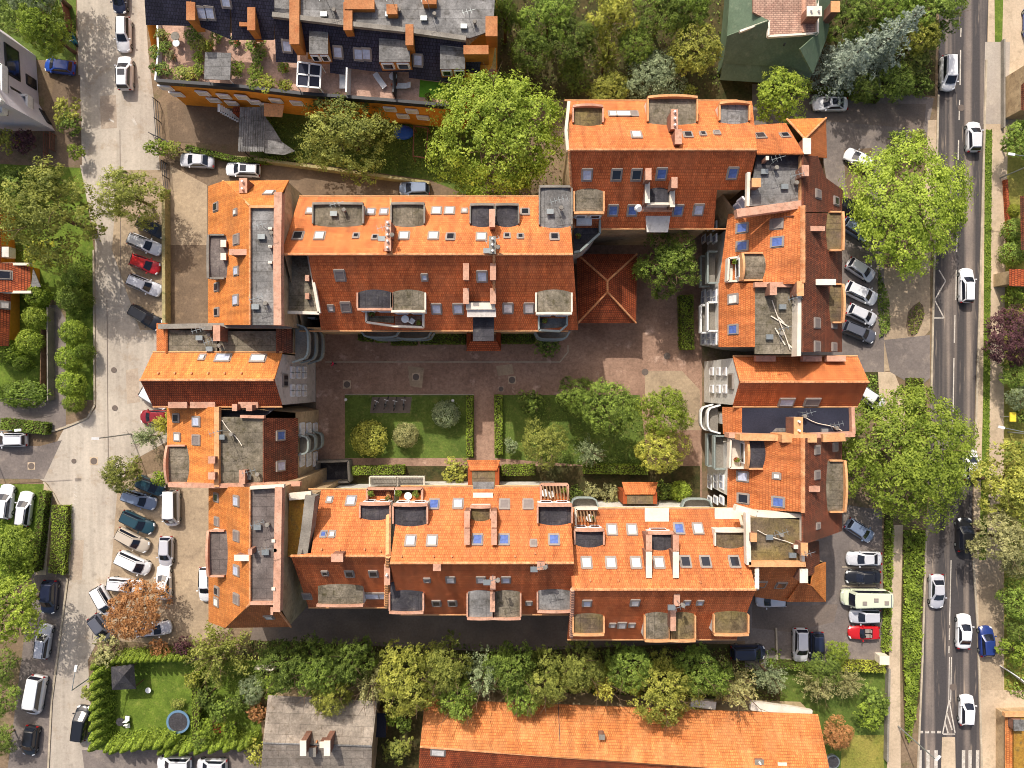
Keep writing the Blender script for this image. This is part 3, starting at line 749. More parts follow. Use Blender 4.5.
# ---- north wing
b, pN, pS = gable_house('north_row_house', 'long orange-tiled house on the north side of the courtyard, left of the square pavilion', 281, 573, 254.5, 197, 330, 17, 11, cat='house', group=TG, polyS=[(308, 254.5), (573, 254.5), (578, 330), (321, 330), (319, 314)])
dormer(b, pN, 314, 204, 363, 226, 'N', 'felt_moss', 'stone', arch=.25)
dormer(b, pN, 392, 204, 424, 226, 'N', 'felt_moss', 'stone', arch=.25)
dormer(b, pN, 471, 205, 494, 226, 'N', 'felt_dark', 'stone', arch=.25); dormer(b, pN, 496, 205, 518, 226, 'N', 'felt_dark', 'stone', arch=.25)  # dark felt on both dormers paints the big tree's shadow
dormer(b, pN, 540, 187, 571, 227, 'N', 'felt', 'stone', arch=.1)
skylights(b, pN, [(310.5, 211, 'w', 'm'), (371, 212, 'l', 'm'), (384, 212, 'l', 'm'), (436.5, 211, 'w'), (449.5, 211, 'w'), (464.5, 211, 'w', 's'), (298, 236, 'd'), (319.5, 236, 'w'), (356, 236, 'd', 's'), (375, 237.5, 'd', 's'),
  (404, 236, 'w'), (433.5, 236, 'w'), (450.5, 237, 'd', 'm'), (481.5, 237, 'w'), (507, 236, 'd', 's'), (520.5, 236.5, 'd', 's'), (554.5, 237, 'd', 'm'), (525, 212, 'd', 'm')])
chimney(b, 385, 220, 391, 238, 17.4, 3, pots=3); chimney(b, 384.5, 238, 391, 251, 17.6, 2, pots=2)
chimney(b, 489, 236, 496, 254, 17.6, 2.4, 'stone', 3); chimney(b, 489, 209, 495, 227, 16.4, 3)
ridges(b, [((391, 199.5, 11.3), (391, 254, 17.1)), ((494, 254, 17.1), (494, 300, 13.6))], 'party_wall', .16, 'coping_or')
skylights(b, pS, [(340, 275, 'g'), (424.5, 277, 'l', 's'), (346, 307, 'g'), (331, 308, 'w', 's'), (436.5, 308.5, 'l'), (458, 308.5, 'l'), (482, 276, 'l'), (508, 308, 'w'), (529, 308, 'w')])
zd = dormer(b, pS, 358.5, 291, 391.5, 310, 'S', 'felt_dark', 'coping', arch=.3, win=2); dormer(b, pS, 392.5, 291, 425, 312, 'S', 'felt_moss', 'coping_w', arch=.2, win=2)
flat(b, [(366, 303), (394, 306), (394, 323), (366, 321)], 12.2, M['felt_moss'], name='terrace'); flat(b, [(395, 312), (423, 312), (423, 326), (395, 326)], 12.2, M['clay_paver'], name='terrace')
parapet(b, [(366, 309), (366, 322), (394, 326), (423, 327), (423, 312)], 13.0, .2, M['coping_w'], .9, 'terrace_parapet')
fS = Plane(Vector((0, 6.0, 0)), Vector((1, 6.0, 0)), Vector((0, 6.0, 5)))
balcony(b, fS, 381, 330, 5.5, 1.2, 3, 'rail'); balcony(b, fS, 413, 331, 5.5, 1.3, 3, 'rail')
for x in (466, 493): chimney(b, x - 3, 263, x + 3, 280, 16.5, 3); chimney(b, x - 3, 288, x + 3, 304, 14.5, 3)
flat(b, [(469, 289), (491, 289), (491, 305), (469, 305)], 13.4, M['felt_dark'], name='terrace'); parapet(b, [(466, 306), (495, 306)], 14, .7, M['coping_w'], 1.2, 'terrace_parapet')
flat(b, [(467, 308), (496, 308), (496, 317), (467, 317)], 13.7, M['pl_grey'], name='stair_bay'); flat(b, [(473, 317), (494, 317), (494, 341), (473, 341)], 12.5, M['felt_dark'], name='stair_bay_shade_roof')  # dark sheet paints the shade of the shaft cut into the roof
dormer(b, pS, 536.5, 291, 571, 314, 'S', 'felt_moss', 'coping_w', arch=.2, win=2)
flat(b, [(539, 314), (568, 314), (566, 327), (539, 329)], 12, M['felt'], name='terrace'); parapet(b, [(539, 314), (539, 330), (560, 331), (567, 325), (567, 313)], 12.8, .2, M['rail'], .9, 'terrace_parapet')
balcony(b, fS, 552, 332, 5, 1.2, 3, 'rail')
# entrance porch of the north wing
p = W(483, 338, 3); t = thing('entrance_porch', 'rust-coloured entrance porch against the north row house', 'porch', (p.x, p.y, 0))
mb = MB(); a, c = W(467, 328, 3.6), W(500, 341, 3.6)
for x in (a.x + .2, c.x - .2): mb = MB(); mb.box((x, (a.y + c.y) / 2, 1.7), .5, abs(a.y - c.y) + 1.6, 3.4); part('side_wall', mb, M['pl_rust'], t)
flat(t, [(475, 334), (492, 334), (492, 342), (475, 342)], 4.0, M['felt_dark'])
pl = PP((467, 351, 3.2), (500, 351, 3.2), (470, 341, 4.3)); roof(t, [(pl, [(466, 351), (501, 351), (497, 341.5), (470, 341.5)])], 'tile_red', 'canopy')
# ---- corner stair block north-west
b = block('corner_stair_tower', 'low mossy flat-topped corner block between the north-west house and the north row house', (300, 285), 'house')
flat(b, [(289, 253), (308, 253), (319, 313), (289, 312)], 14.6, M['felt_moss']); flat(b, [(281, 252), (289, 252), (289, 312), (282, 311)], 14.0, M['felt_dark'])  # dark felt strip paints the shadow of the taller house wall
walls(b, [(281, 252, 14.4), (308, 253, 14.4), (319, 313, 14.4), (282, 312, 14.4)], M['pl_grey'])
parapet(b, [(308, 253), (319, 313), (283, 312)], 14.9, .3, M['coping_w'], .4)
for y in (278, 296): chimney(b, 305, y - 3, 309, y + 3, 15.4, 1)
f = Plane(W(283, 312, 14.4), W(319, 313, 14.4), W(300, 312.5, 14.4) - Z * 4); facade(b, f, [(x, y) for x in (293, 303, 312) for y in (318, 326)], .9, 1.2)
fE = Plane(Vector((-22.9, 5, 0)), Vector((-22.9, 4, 0)), Vector((-22.9, 5, 4)))
# ---- north-west house
b = block('mansard_house', 'orange house with long grey flat roof at the top left corner of the block', (245, 255))
hw = 17.5
pW = PP((208, 186, 11), (208, 325, 11), (250, 250, hw)); pNn = PP((223, 181, 11), (289, 180, 11), (260, 206, hw))
roof(b, [(pW, [(208, 325), (208, 186), (223, 181), (250, 206), (250, 325)]), (pNn, [(223, 181), (289, 180), (275, 206), (250, 206)])], 'tile2')
flat(b, [(250, 206), (274, 206), (274, 325), (250, 325)], hw - .1, M['felt'])
parapet(b, [(278, 192), (277, 258), (277.5, 325)], 18.1, .75, M['coping'], .9); parapet(b, [(250, 206.5), (274, 206.5)], 17.7, .25, M['coping_or'], .4)
ridges(b, [((223, 181, 11.1), (250, 206, hw + .1)), ((250, 206, hw + .1), (250, 325, hw + .1))], r=.12)
walls(b, [(208, 325, 11), (208, 186, 11), (223, 181, 11), (289, 180, 11), (281, 206, 17.4), (281, 325, 17.4)], M['pl_tan'], inset=.15)
dormer(b, pW, 209, 236, 227, 278, 'W', 'felt_taupe', 'stone', arch=.15)
for y in (244, 257): chimney(b, 220.5, y - 4, 226, y + 3, 14.8, 1.2, 'coping_w')
skylights(b, pW, [(216, 207, 'd', 'm'), (235.5, 212, 'w', 's'), (236.5, 239.5, 'g'), (236.5, 271, 'l', 'm'), (217, 287, 'd', 'm'), (236, 300, 'l'), (217, 312, 'd', 'm')]); skylights(b, pNn, [(269, 193, 'w')])
chimney(b, 229, 249, 250, 255, 17.0, 2.4); chimney(b, 239, 178, 247, 193, 14.5, 3, pots=2)
for y in (228, 246, 262): chimney(b, 268, y - 1, 272, y + 1.5, 18, .6, 'coping_w')
# ---- flat-roofed link north of the west cross house
b = block('flat_roofed_link', 'flat mossy roof with red brick chimney along the north side of the left cross house', (225, 340))
hl = 12.9
flat(b, [(166, 330), (217, 331), (217, 353), (166, 353)], hl, M['felt_moss']); flat(b, [(219, 331), (277, 331), (277, 353), (219, 353)], hl, M['felt_moss'])
pl = PP((156, 323, 11), (156, 353, 11), (166, 340, 13.2)); p2 = PP((293, 328, 11.6), (293, 353, 11.6), (277, 340, 13.2))
roof(b, [(pl, [(156.5, 323), (166, 323), (166, 353), (156.5, 353)])]); roof(b, [(p2, [(277, 328), (292, 328), (293, 353), (277, 353)])], 'tile_brown')
parapet(b, [(158, 326.5), (213, 325.5), (290, 326)], 13.6, .5, M['stone'], .8)
chimney(b, 213, 325, 220, 341, 15, 2.5, 'coping'); chimney(b, 202, 326, 212, 330, 14.3, 1, 'stone')
walls(b, [(156.5, 323, 11), (166, 323, 12.8), (277, 327, 12.8), (293, 328, 11.4), (293, 353, 11.4), (277, 353, 12.8), (156.5, 353, 11)], M['pl_tan'], inset=.05)
fe = Plane(W(293, 328, 11.6), W(293, 353, 11.6), W(293, 340, 11.6) - Z * 4)
balcony(b, fe, 294, 343, 5.2, 2.3, 3, 'rail')
# ---- west cross house
b, pN, pS = gable_house('cross_gable_house', 'narrow gabled orange house with pale grey gable pointing into the left end of the courtyard', 140, 274, 380, 353, 406, 15.5, 13, 'tile2', 'pl_grey', group=TG, inset=.1, mtS='tile_red')  # red tile paints the shade of the south slope into its colour
skylights(b, pN, [(202, 357.5, 'w', 's'), (223, 358, 'l', 'l'), (258, 358.5, 'w', 'l')]); bumps(b, pN, [(159 + 16.6 * k, 373) for k in range(6)])
parapet(b, [(168, 404.5), (187, 404.5)], 13.4, .75, M['coping'], .8); parapet(b, [(190, 404.5), (215, 404.5)], 13.4, .75, M['coping'], .8); parapet(b, [(238, 404.5), (258, 404.5)], 13.4, .75, M['coping'], .8)
fg = Plane(Vector((-24.0, 0, 0)), Vector((-24.0, 1, 0)), Vector((-24.0, 0, 5)))
facade(b, fg, [(x, y) for x in (292.5, 298.5, 304.5) for y in (369.5, 375.5, 387.5, 393.5)], .5, 1.15, 'w'); facade(b, fg, [(285, 378), (285, 383)], .7, 1.5, 'd', 'frame')
# ---- lower west house
b = block('low_west_house', 'mossy flat-topped orange house just below the left cross house', (235, 448))
pW = PP((167, 407, 10), (167, 487, 10), (215, 450, 14)); pE = PP((298, 420, 9.4), (298, 483, 9.4), (264, 450, 14))
roof(b, [(pW, [(167, 407), (215, 407), (215, 487), (167, 482)])], 'tile2'); roof(b, [(pE, [(264, 418), (298, 418), (298, 484), (264, 484)])], 'tile_brown', 'courtyard_roof')
flat(b, [(219, 417), (264, 417), (264, 484), (219, 484)], 13.8, M['felt_moss']); flat(b, [(219, 404), (281, 404), (264, 417), (219, 417)], 12.6, M['felt_dark'], name='roof_well')
parapet(b, [(216.5, 407), (216.5, 487)], 14.3, .5, M['coping_or'], .6); parapet(b, [(168, 485), (215, 486), (300, 484)], 14.2, .45, M['coping'], .6); parapet(b, [(240, 416.5), (264, 417)], 14.2, .3, M['coping'], .5)
walls(b, [(167, 407, 10), (215, 407, 13.7), (264, 407, 13.7), (298, 410, 9.4), (298, 486, 9.4), (264, 486, 13.7), (215, 487, 13.7), (167, 485, 10)], M['pl_tan'])
dormer(b, pW, 168, 446, 188, 482, 'W', 'felt_moss', 'coping', arch=.9)
skylights(b, pW, [(176.5, 418, 'd', 'm'), (177.5, 437, 'w', 'm'), (196.5, 421.5, 'l'), (196.5, 440, 'g')]); skylights(b, pE, [(280.5, 435.5, 'b'), (280.5, 466, 'l')])
for y in (460, 476): chimney(b, 208, y - 3.5, 215, y + 3.5, 15, 1.6)
chimney(b, 239, 470, 245, 484, 15, 1.5); chimney(b, 246, 405, 252, 411, 14.5, 1.6); chimney(b, 232, 404, 237, 411, 14.3, 1.6)
facade(b, Plane(Vector((-23.6, 0, 0)), Vector((-23.6, 1, 0)), Vector((-23.6, 0, 5))), [(x, y) for x in (302, 308.5, 315) for y in (427, 433, 456, 462)], .8, 1.5, 'w')
balcony(b, Plane(Vector((-23.6, 0, 0)), Vector((-23.6, 1, 0)), Vector((-23.6, 0, 5))), 299, 444.5, 2.8, 1.6, 3, 'rail')
# ---- south-west house
b = block('south_corner_house', 'orange house with long brown-grey flat roof at the bottom left corner of the block', (245, 555))
pW = PP((208.5, 490, 11), (208.5, 620, 11), (250, 560, hw)); pSs = PP((225, 628, 11), (291, 627, 11), (262, 604, hw))
roof(b, [(pW, [(208.5, 487), (250, 487), (250, 604), (225, 628), (208.5, 622)])], 'tile2'); roof(b, [(pSs, [(225, 628), (291, 627), (274, 604), (250, 604)])], 'tile', 'hip_roof')
flat(b, [(250, 489), (276, 489), (274, 603), (250, 603)], hw - .1, M['felt_taupe'])
parapet(b, [(278.5, 487), (277.5, 545), (276.5, 612)], 18.1, .7, M['coping'], .9); parapet(b, [(250, 603.5), (275, 603.5)], 17.8, .3, M['coping'], .4); parapet(b, [(250, 488), (284, 486)], 18.0, .3, M['coping_w'], .5)
ridges(b, [((250, 487, hw + .1), (250, 604, hw + .1)), ((250, 604, hw + .1), (225, 628, 11.1)), ((274, 604, hw + .1), (291, 627, 11.1))], r=.12)
walls(b, [(208.5, 622, 11), (208.5, 487, 11), (282, 487, 17.4), (282, 545, 17.4), (279, 604, 17.4), (291, 627, 11), (225, 628, 11)], M['pl_tan'], inset=.15)
dormer(b, pW, 209, 531, 227, 575, 'W', 'felt_taupe', 'coping', arch=.6)
skylights(b, pW, [(216.5, 497.5, 'd', 'm'), (236.5, 501, 'l'), (217, 521.5, 'g', 'm'), (236.5, 536, 'g'), (236.5, 570.5, 'l'), (217, 591, 'd', 'm'), (216.5, 602, 'w', 'm'), (236.5, 599, 'g')]); skylights(b, pSs, [(269, 617, 'w', 'm')])
chimney(b, 234, 555, 249, 561, 17.4, 2.2, 'coping_w', 0); chimney(b, 248, 549, 252, 555, 18.6, 1.5)
for y in (541, 589): chimney(b, 271.5, y - 1.5, 275, y + 1.5, 18.2, .7, 'coping_w')
chimney(b, 270.5, 607, 273, 615, 17.5, 2)
# ---- corner stair block south-west
b = block('lichen_corner_block', 'narrow ochre lichen-covered roof strip between the south-west corner house and the south row', (298, 528))
flat(b, [(289, 498), (304, 498), (303, 557), (287, 557)], 15, M['felt_gold']); flat(b, [(282, 500), (289, 500), (287, 557), (281, 557)], 14.4, M['felt_dark'])  # dark felt strip paints shade beside the corner house wall
parapet(b, [(310, 496), (306, 530), (302, 557)], 16.2, 1.0, M['stone'], 1.6); parapet(b, [(289, 497), (311, 495)], 15.6, .7, M['coping_w'], .5)
walls(b, [(282, 497, 14.4), (311, 495, 14.4), (304, 557, 14.4), (281, 557, 14.4)], M['pl_tan'])
f = Plane(W(282, 497, 14.4), W(311, 495, 14.4), W(300, 496, 14.4) - Z * 4); facade(b, f, [(288, 491.5), (295, 487.5), (302, 483.5), (308, 479.5)], .9, 1.3)
# ---- south wing, three houses
b, pN, pS = gable_house('south_row_house', 'shorter left house of the south row, with plain orange slope and white double balcony', 291, 389, 556, 490, 607, 17, 11, polyN=[(321, 490), (390, 490), (389, 556), (288, 556), (311, 553)], group=TG, wall='pl_white', inset=.9)
A_ = b
dormer(b, pN, 361, 503, 390, 519, 'N', 'felt_dark', 'coping', arch=.7, win=2)
flat(b, [(367, 490), (394, 490), (394, 502), (367, 502)], 11.6, M['tile_brown'], name='terrace'); parapet(b, [(367, 502), (367, 489), (394, 489)], 12.4, .22, M['coping'], .9, 'terrace_parapet')
fN = Plane(Vector((0, -12.0, 0)), Vector((1, -12.0, 0)), Vector((0, -12.0, 5)))
balcony(b, fN, 384, 486, 4.0, 1.6, 3, 'coping_w', False, True)
dormer(b, pS, 318, 585, 363, 605, 'S', 'felt_moss', 'coping', arch=.25, sides=False)
skylights(b, pS, [(325, 573, 'd', 's'), (349.5, 573.5, 'd', 'm'), (373.5, 573.5, 'd', 'm'), (307, 596, 'g', 'm'), (372, 595.5, 'l', 'l'), (382.5, 595.5, 'l', 'm')])
skylights(b, pN, [(329.5, 500, 'w', 's'), (351, 501, 'l'), (323.5, 534.5, 'b', 's'), (332, 534.5, 'w', 's')])
chimney(b, 331, 554, 343, 562, 18, 1.4); ridges(b, [((388.5, 493, 11.4), (388, 556, 17.1)), ((388, 556, 17.1), (386.5, 606, 11.4))], 'party_wall', .3, 'coping_or'); chimney(b, 384, 564, 390, 585, 16.2, 2, 'coping', 1)
bumps(b, pN, [(322, 549), (340, 550), (365, 549), (381, 551)])
b, pN, pS = gable_house('south_row_house', 'middle house of the south row, widest orange slope with paired chimney walls', 390, 574, 563, 487, 614, 17.6, 11, group=TG, wall='pl_white', inset=.9)
dormer(b, pN, 394, 504, 427, 525, 'N', 'felt_dark', 'coping', arch=.7, win=2); flat(b, [(395, 490), (421, 490), (421, 502), (395, 502)], 11.6, M['soil'], name='terrace'); parapet(b, [(395, 489), (422, 489), (422, 502)], 12.4, .22, M['coping'], .9, 'terrace_parapet')
balcony(b, fN, 411, 486, 4.0, 1.6, 3, 'coping_w', False, True)
dormer(b, pN, 538, 504, 571, 524, 'N', 'felt_dark', 'coping', arch=.1, low=.5, win=2); flat(b, [(541, 486), (568, 486), (568, 500), (541, 500)], 11.6, M['wood'], name='terrace'); parapet(b, [(541, 500), (541, 485), (568, 485), (568, 500)], 12.4, .22, M['coping'], .9, 'terrace_parapet')
mb = MB()
for k in range(8): mb.bar(W(543 + k * 3.3, 486, 12.4), W(545 + k * 3.3, 499, 12.9), .14, .12)
part('pergola', mb, M['wood'], b); balcony(b, fN, 550, 484, 4.6, 1.8, 3, 'rail')
dormer(b, pN, 471, 506, 490, 520, 'N', 'felt_brown', 'coping', arch=.5)
for x in (467, 494): chimney(b, x - 2.8, 511, x + 2.8, 529, 15.5, 3); chimney(b, x - 2.8, 529, x + 2.8, 545, 16.7, 3)
flat(b, [(473, 493), (493, 493), (493, 506), (473, 506)], 12, M['coping_w'], name='terrace'); flat(b, [(473, 482), (494, 482), (494, 493), (473, 493)], 11.2, M['felt'], name='stair_bay')
skylights(b, pN, [(434, 504.5, 'b'), (458, 504, 'l'), (410.5, 541, 'l'), (432, 541, 'w'), (477.5, 540, 'b'), (504, 540, 'b'), (504.5, 504.5, 'g'), (528, 504.5, 'g'), (533.5, 543.5, 'g', 's'), (554, 540, 'b')])
bumps(b, pN, [(402, 556), (434, 556), (452, 556), (515, 556), (535, 553)]); chimney(b, 433, 564, 441, 571, 17.8, 1.4); chimney(b, 537, 562, 545, 570, 18, 1.4)
dormer(b, pS, 390.5, 591, 423, 612, 'S', 'felt_dark', 'coping', arch=.25); dormer(b, pS, 468, 591, 493, 618, 'S', 'felt', 'coping', arch=.25); dormer(b, pS, 494, 591, 520, 618, 'S', 'felt_moss', 'coping', arch=.25); dormer(b, pS, 538, 590, 570, 611, 'S', 'felt', 'coping', arch=.25)
chimney(b, 490, 572, 495.5, 590, 16, 2); chimney(b, 490, 592, 495, 612, 15.2, 2)
skylights(b, pS, [(427, 580, 'g', 's'), (450.5, 579.5, 'w', 'm'), (481, 579.5, 'w', 'm'), (506, 579.5, 'l', 'm'), (436.5, 603, 'd', 'm'), (452.5, 603, 'd', 'm'), (529, 603, 'w', 's')])
b, pN, pS = gable_house('south_row_house', 'right-hand house of the south row, stepped out below the others, with twin chimney walls', 572, 756, 589.5, 509, 639, 17, 11, group=TG, wall='pl_white', inset=.9)
dormer(b, pN, 575, 529, 603, 546, 'N', 'felt_dark', 'coping', arch=.6, win=2); flat(b, [(576, 511), (597, 511), (597, 525), (576, 525)], 11.6, M['wood'], name='terrace'); parapet(b, [(576, 525), (576, 509), (598, 509)], 12.4, .22, M['coping_w'], .9, 'terrace_parapet')
mb = MB()
for k in range(6): mb.bar(W(577 + k * 3.3, 511, 12.4), W(579 + k * 3.3, 522, 12.9), .14, .12)
part('pergola', mb, M['wood'], b)
fN2 = Plane(Vector((0, -14.4, 0)), Vector((1, -14.4, 0)), Vector((0, -14.4, 5)))
balcony(b, fN2, 584, 508, 4.2, 1.8, 3, 'rail'); balcony(b, fN2, 696, 508, 4.6, 1.6, 3, 'rail')
dormer(b, pN, 648, 532, 672, 549, 'N', 'felt_dark', 'coping', arch=.4, win=1)
for x in (649, 676): chimney(b, x - 3, 535, x + 3, 551, 15.2, 3); chimney(b, x - 3, 552, x + 3, 578, 16.4, 3, 'coping_w')
flat(b, [(645, 508), (669, 508), (669, 531), (645, 531)], 12, M['coping_w'], name='terrace'); dormer(b, pN, 715, 530, 745, 547, 'N', 'felt_brown', 'coping_w', arch=.3)
flat(b, [(715, 508), (746, 508), (746, 529), (715, 529)], 11.8, M['coping_w'], name='terrace')
skylights(b, pN, [(612, 530, 'w'), (632, 530, 'w'), (679, 529, 'b'), (698, 529, 'w'), (586.5, 563, 'w'), (611, 563, 'w'), (636, 563, 'w'), (659, 563, 'w'), (685.5, 562, 'd'), (705.5, 562, 'd'), (734.5, 562, 'd')])
bumps(b, pN, [(590, 580), (618, 580), (700, 582), (740, 572)])
ridges(b, [((757, 512, 11.5), (757, 589.5, 17.1))], 'party_wall', .25, 'coping_w'); ridges(b, [((572.5, 589.5, 17.1), (571.5, 637, 11.4))], 'party_wall_end', .25, 'coping')
dormer(b, pS, 573.5, 614, 603, 634, 'S', 'felt_brown', 'coping_or', arch=.2); dormer(b, pS, 645, 613, 669, 640, 'S', 'felt_moss', 'coping_or', arch=.25); dormer(b, pS, 670, 613, 694, 640, 'S', 'felt_brown', 'coping_or', arch=.25); dormer(b, pS, 714, 612, 747, 634, 'S', 'felt_brown', 'coping_or', arch=.2)
chimney(b, 674, 591, 680, 606, 16.5, 2); chimney(b, 670.5, 606, 676, 631, 15.8, 2.2)
skylights(b, pS, [(587, 603, 'l', 'm'), (635, 602.5, 'w', 'm'), (687, 602.5, 'l', 's'), (700, 602.5, 'l', 's'), (612.5, 625, 'w', 's'), (622, 625, 'w', 'm'), (632, 625, 'w', 's')])
# entrance porches of the south row
for k, (xa, xb, ya, yb, yc, lab) in enumerate([(467, 500, 460, 470, 493, 'orange-roofed entrance porch beside the garden path hedges, on the south side of the courtyard'), (622, 658, 482, 494, 504, 'rust-framed entrance porch with sunken orange roof under the courtyard trees')]):
    p = W((xa + xb) / 2, yb, 3.5); t = thing('entrance_porch', lab, 'porch', (p.x, p.y, 0))
    pl = PP((xa, ya, 3.4), (xb, ya, 3.4), (xa + 3, yb, 4.6)); roof(t, [(pl, [(xa, ya), (xb, ya), (xb - 3, yb), (xa + 3, yb)])], 'tile', 'canopy')
    flat(t, [(xa + 5, yb), (xb - 5, yb), (xb - 5, yc), (xa + 5, yc)], 4.3, M['felt_brown'])
    for x in (xa + 3, xb - 3): mb = MB(); mb.bar(W(x, yb - 2, 4.3) - Z * 2.1, W(x, yc, 4.3) - Z * 2.1, .5, 4.2); part('side_wall', mb, M['pl_rust'], t)
# ---- north-east tall house
b, pN, pS = gable_house('tall_north_house', 'large orange house with blue roof windows at the top, above the square pavilion', 569, 757, 150, 101, 228, 17, 11, group=TG, wallring=[(571, 101, 11), (754, 101, 11), (757, 150, 16.8), (748, 190, 13.8), (716, 191, 13.7), (714, 228, 11), (575, 228, 11), (569, 150, 16.8)])
for o in list(b.children):
    if o.name.startswith('roof') : bpy.data.objects.remove(o)
roof(b, [(pN, [(569, 101), (752, 101), (757, 150), (569, 150)])]); roof(b, [(pS, [(569, 150), (757, 150), (752, 172), (746, 190), (717, 190), (714, 228), (574, 228)])], 'tile_shaded')
dormer(b, pN, 573.5, 107, 602, 125, 'N', 'felt_brown', 'coping', arch=.7); dormer(b, pN, 648, 98, 696, 124, 'N', 'felt_moss', 'coping_or', arch=.8); dormer(b, pN, 719.5, 104, 748, 123, 'N', 'felt', 'coping_or', arch=.8)
chimney(b, 671, 109, 678, 129, 16.2, 2.6, pots=3); chimney(b, 675, 129, 682, 144, 17.4, 2.5)
skylights(b, pN, [(613, 114, 'w', 'm'), (623.5, 114, 'w', 'l'), (634, 114, 'g', 'm'), (636.5, 135, 'w'), (688, 135, 'd', 'm'), (703, 134, 'd', 's'), (717, 133, 'g', 's')])
skylights(b, pS, [(587, 174.5, 'l'), (616.5, 174.5, 'd'), (636.5, 174.5, 'd'), (661.5, 173.5, 'b'), (732.5, 173, 'b'), (613, 210, 'b'), (632.5, 210, 'b'), (678, 210, 'b'), (698.5, 209.5, 'l')])
dormer(b, pS, 574.5, 190, 603, 214, 'S', 'felt_moss', 'coping_or', arch=.3, win=2); dormer(b, pS, 648, 189, 669, 205, 'S', 'felt_dark', 'coping_w', arch=.1)
chimney(b, 645.5, 168, 651.5, 180, 16.4, 2.4); chimney(b, 671.5, 177, 677.5, 188, 16, 2.4); chimney(b, 645, 182, 650, 203, 14.8, 2.5, 'coping_w'); chimney(b, 670, 189, 675, 207, 14.6, 2.5, 'coping_w')
flat(b, [(645, 206), (672, 206), (668, 232), (647, 232)], 12, M['pl_white'], name='stair_bay'); parapet(b, [(643, 208), (673, 208)], 13, .5, M['coping'], 1.0, 'terrace_parapet')
parapet(b, [(569, 101), (566, 130), (568, 150)], 14.0, .3, M['coping_w'], .6, 'verge'); ridges(b, [((569, 150, 17.1), (574, 228, 11.2))], 'party_wall', .14)
p = pS.hit(633, 207); mb = MB(); c = W(638, 208, 13.2); mb.tube(c, c + Vector((.1, -.2, .3)), .42, .3, 12); part('satellite_dish', mb, M['white'], b)
# ---- grey link terrace between north wing and tall house
b = block('roof_terrace_block', 'small grey link with roof terrace between the north row house and tall house', (585, 225))
flat(b, [(574, 214), (600, 214), (600, 232), (588, 246), (574, 252)], 11.0, M['felt_dark'], name='terrace'); parapet(b, [(600, 216), (600, 233), (580, 251), (574, 252)], 11.7, .22, M['rail'], .8, 'terrace_parapet')
walls(b, [(574, 214, 10.8), (600, 214, 10.8), (600, 232, 10.8), (588, 246, 10.8), (574, 252, 10.8)], M['pl_grey'], inset=.1); mb = MB(); mb.box(W(584, 221, 12), 1.6, .9, .7); part('ac_unit', mb, M['white'], b)
# ---- pavilion
p = W(607, 288, 4); b = thing('square_pavilion', 'square red hipped-roof pavilion standing in the courtyard', 'pavilion', (p.x, p.y, 0))
e, r = 4.2, 6.6; a, c, d, f = (577, 254), (637, 254), (636, 323), (578, 323); A1, A2 = (607.5, 281), (607.5, 292)
fc = [(PP((*a, e), (*c, e), (*A1, r)), [a, c, A1]), (PP((*f, e), (*d, e), (*A2, r)), [f, d, A2]), (PP((*a, e), (*f, e), (*A1, r)), [a, f, A2, A1]), (PP((*c, e), (*d, e), (*A1, r)), [c, d, A2, A1])]
roof(b, fc, 'tile_red'); ridges(b, [((*a, e + .1), (*A1, r + .1)), ((*c, e + .1), (*A1, r + .1)), ((*d, e + .1), (*A2, r + .1)), ((*f, e + .1), (*A2, r + .1)), ((*A1, r + .1), (*A2, r + .1))], r=.13)
walls(b, [(*a, e), (*c, e), (*d, e), (*f, e)], M['pl_rust'], inset=.7)
# ---- north-east corner
b = block('chamfered_corner_house', 'grey flat-roofed house with an orange hip at the top right corner of the courtyard block', (780, 165))
hc = 16.6
pl = PP((757, 124, 11.6), (790, 122, 11.6), (775, 153.5, hc)); pe = PP((842, 190, 11), (842, 340, 11), (803, 250, hc))
roof(b, [(pl, [(753, 125), (786, 123), (804, 153.5), (757, 153.5)])])
ph = PP((787, 119, 11), (826, 118, 11), (805, 139, 14.4)); pq = PP((826, 118, 11), (827, 158, 11), (805, 139, 14.4))
roof(b, [(ph, [(787, 119), (826, 118), (805, 139)])], 'tile2', 'hip_roof'); roof(b, [(pq, [(826, 118), (827, 158), (806, 156), (805, 139)])], 'tile', 'hip_roof')
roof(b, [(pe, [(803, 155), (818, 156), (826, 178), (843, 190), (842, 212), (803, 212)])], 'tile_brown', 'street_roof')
ridges(b, [((787, 119, 11.1), (805, 139, 14.5)), ((826, 118, 11.1), (805, 139, 14.5))], r=.12)
flat(b, [(757, 155), (803, 155), (803, 203), (749, 206)], 15.6, M['felt']); flat(b, [(757, 154), (803, 154), (803, 170), (754, 171)], 15.62, M['felt_dark'], name='roof_patch')
parapet(b, [(749, 172), (748, 206)], 16.2, .3, M['coping_w'], .6); parapet(b, [(803, 155), (803, 205)], 16.3, .45, M['coping_or'], .6); parapet(b, [(737, 213), (803, 204)], 16.4, .8, M['coping'], .9)
chimney(b, 752, 178, 761, 187, 17, 1.2, 'coping_or'); chimney(b, 802, 165, 809, 176, 17.4, 1.6); chimney(b, 803, 138, 811, 154, 16.6, 2.2, 'coping_w'); chimney(b, 766, 156, 769, 160, 17, 1.2, 'coping_w')
walls(b, [(753, 125, 11.4), (787, 121, 11), (826, 118, 11), (827, 160, 11), (830, 180, 11), (843, 190, 11), (842, 212, 11), (803, 212, 15.4), (734, 215, 13), (717, 192, 11), (750, 172, 15)], M['pl_tan'])
skylights(b, pl, [(760.5, 136, 'd'), (785, 135.5, 'd', 'm')]); skylights(b, pe, [(818, 194, 'g', 'm'), (836, 201, 'd', 'm')])
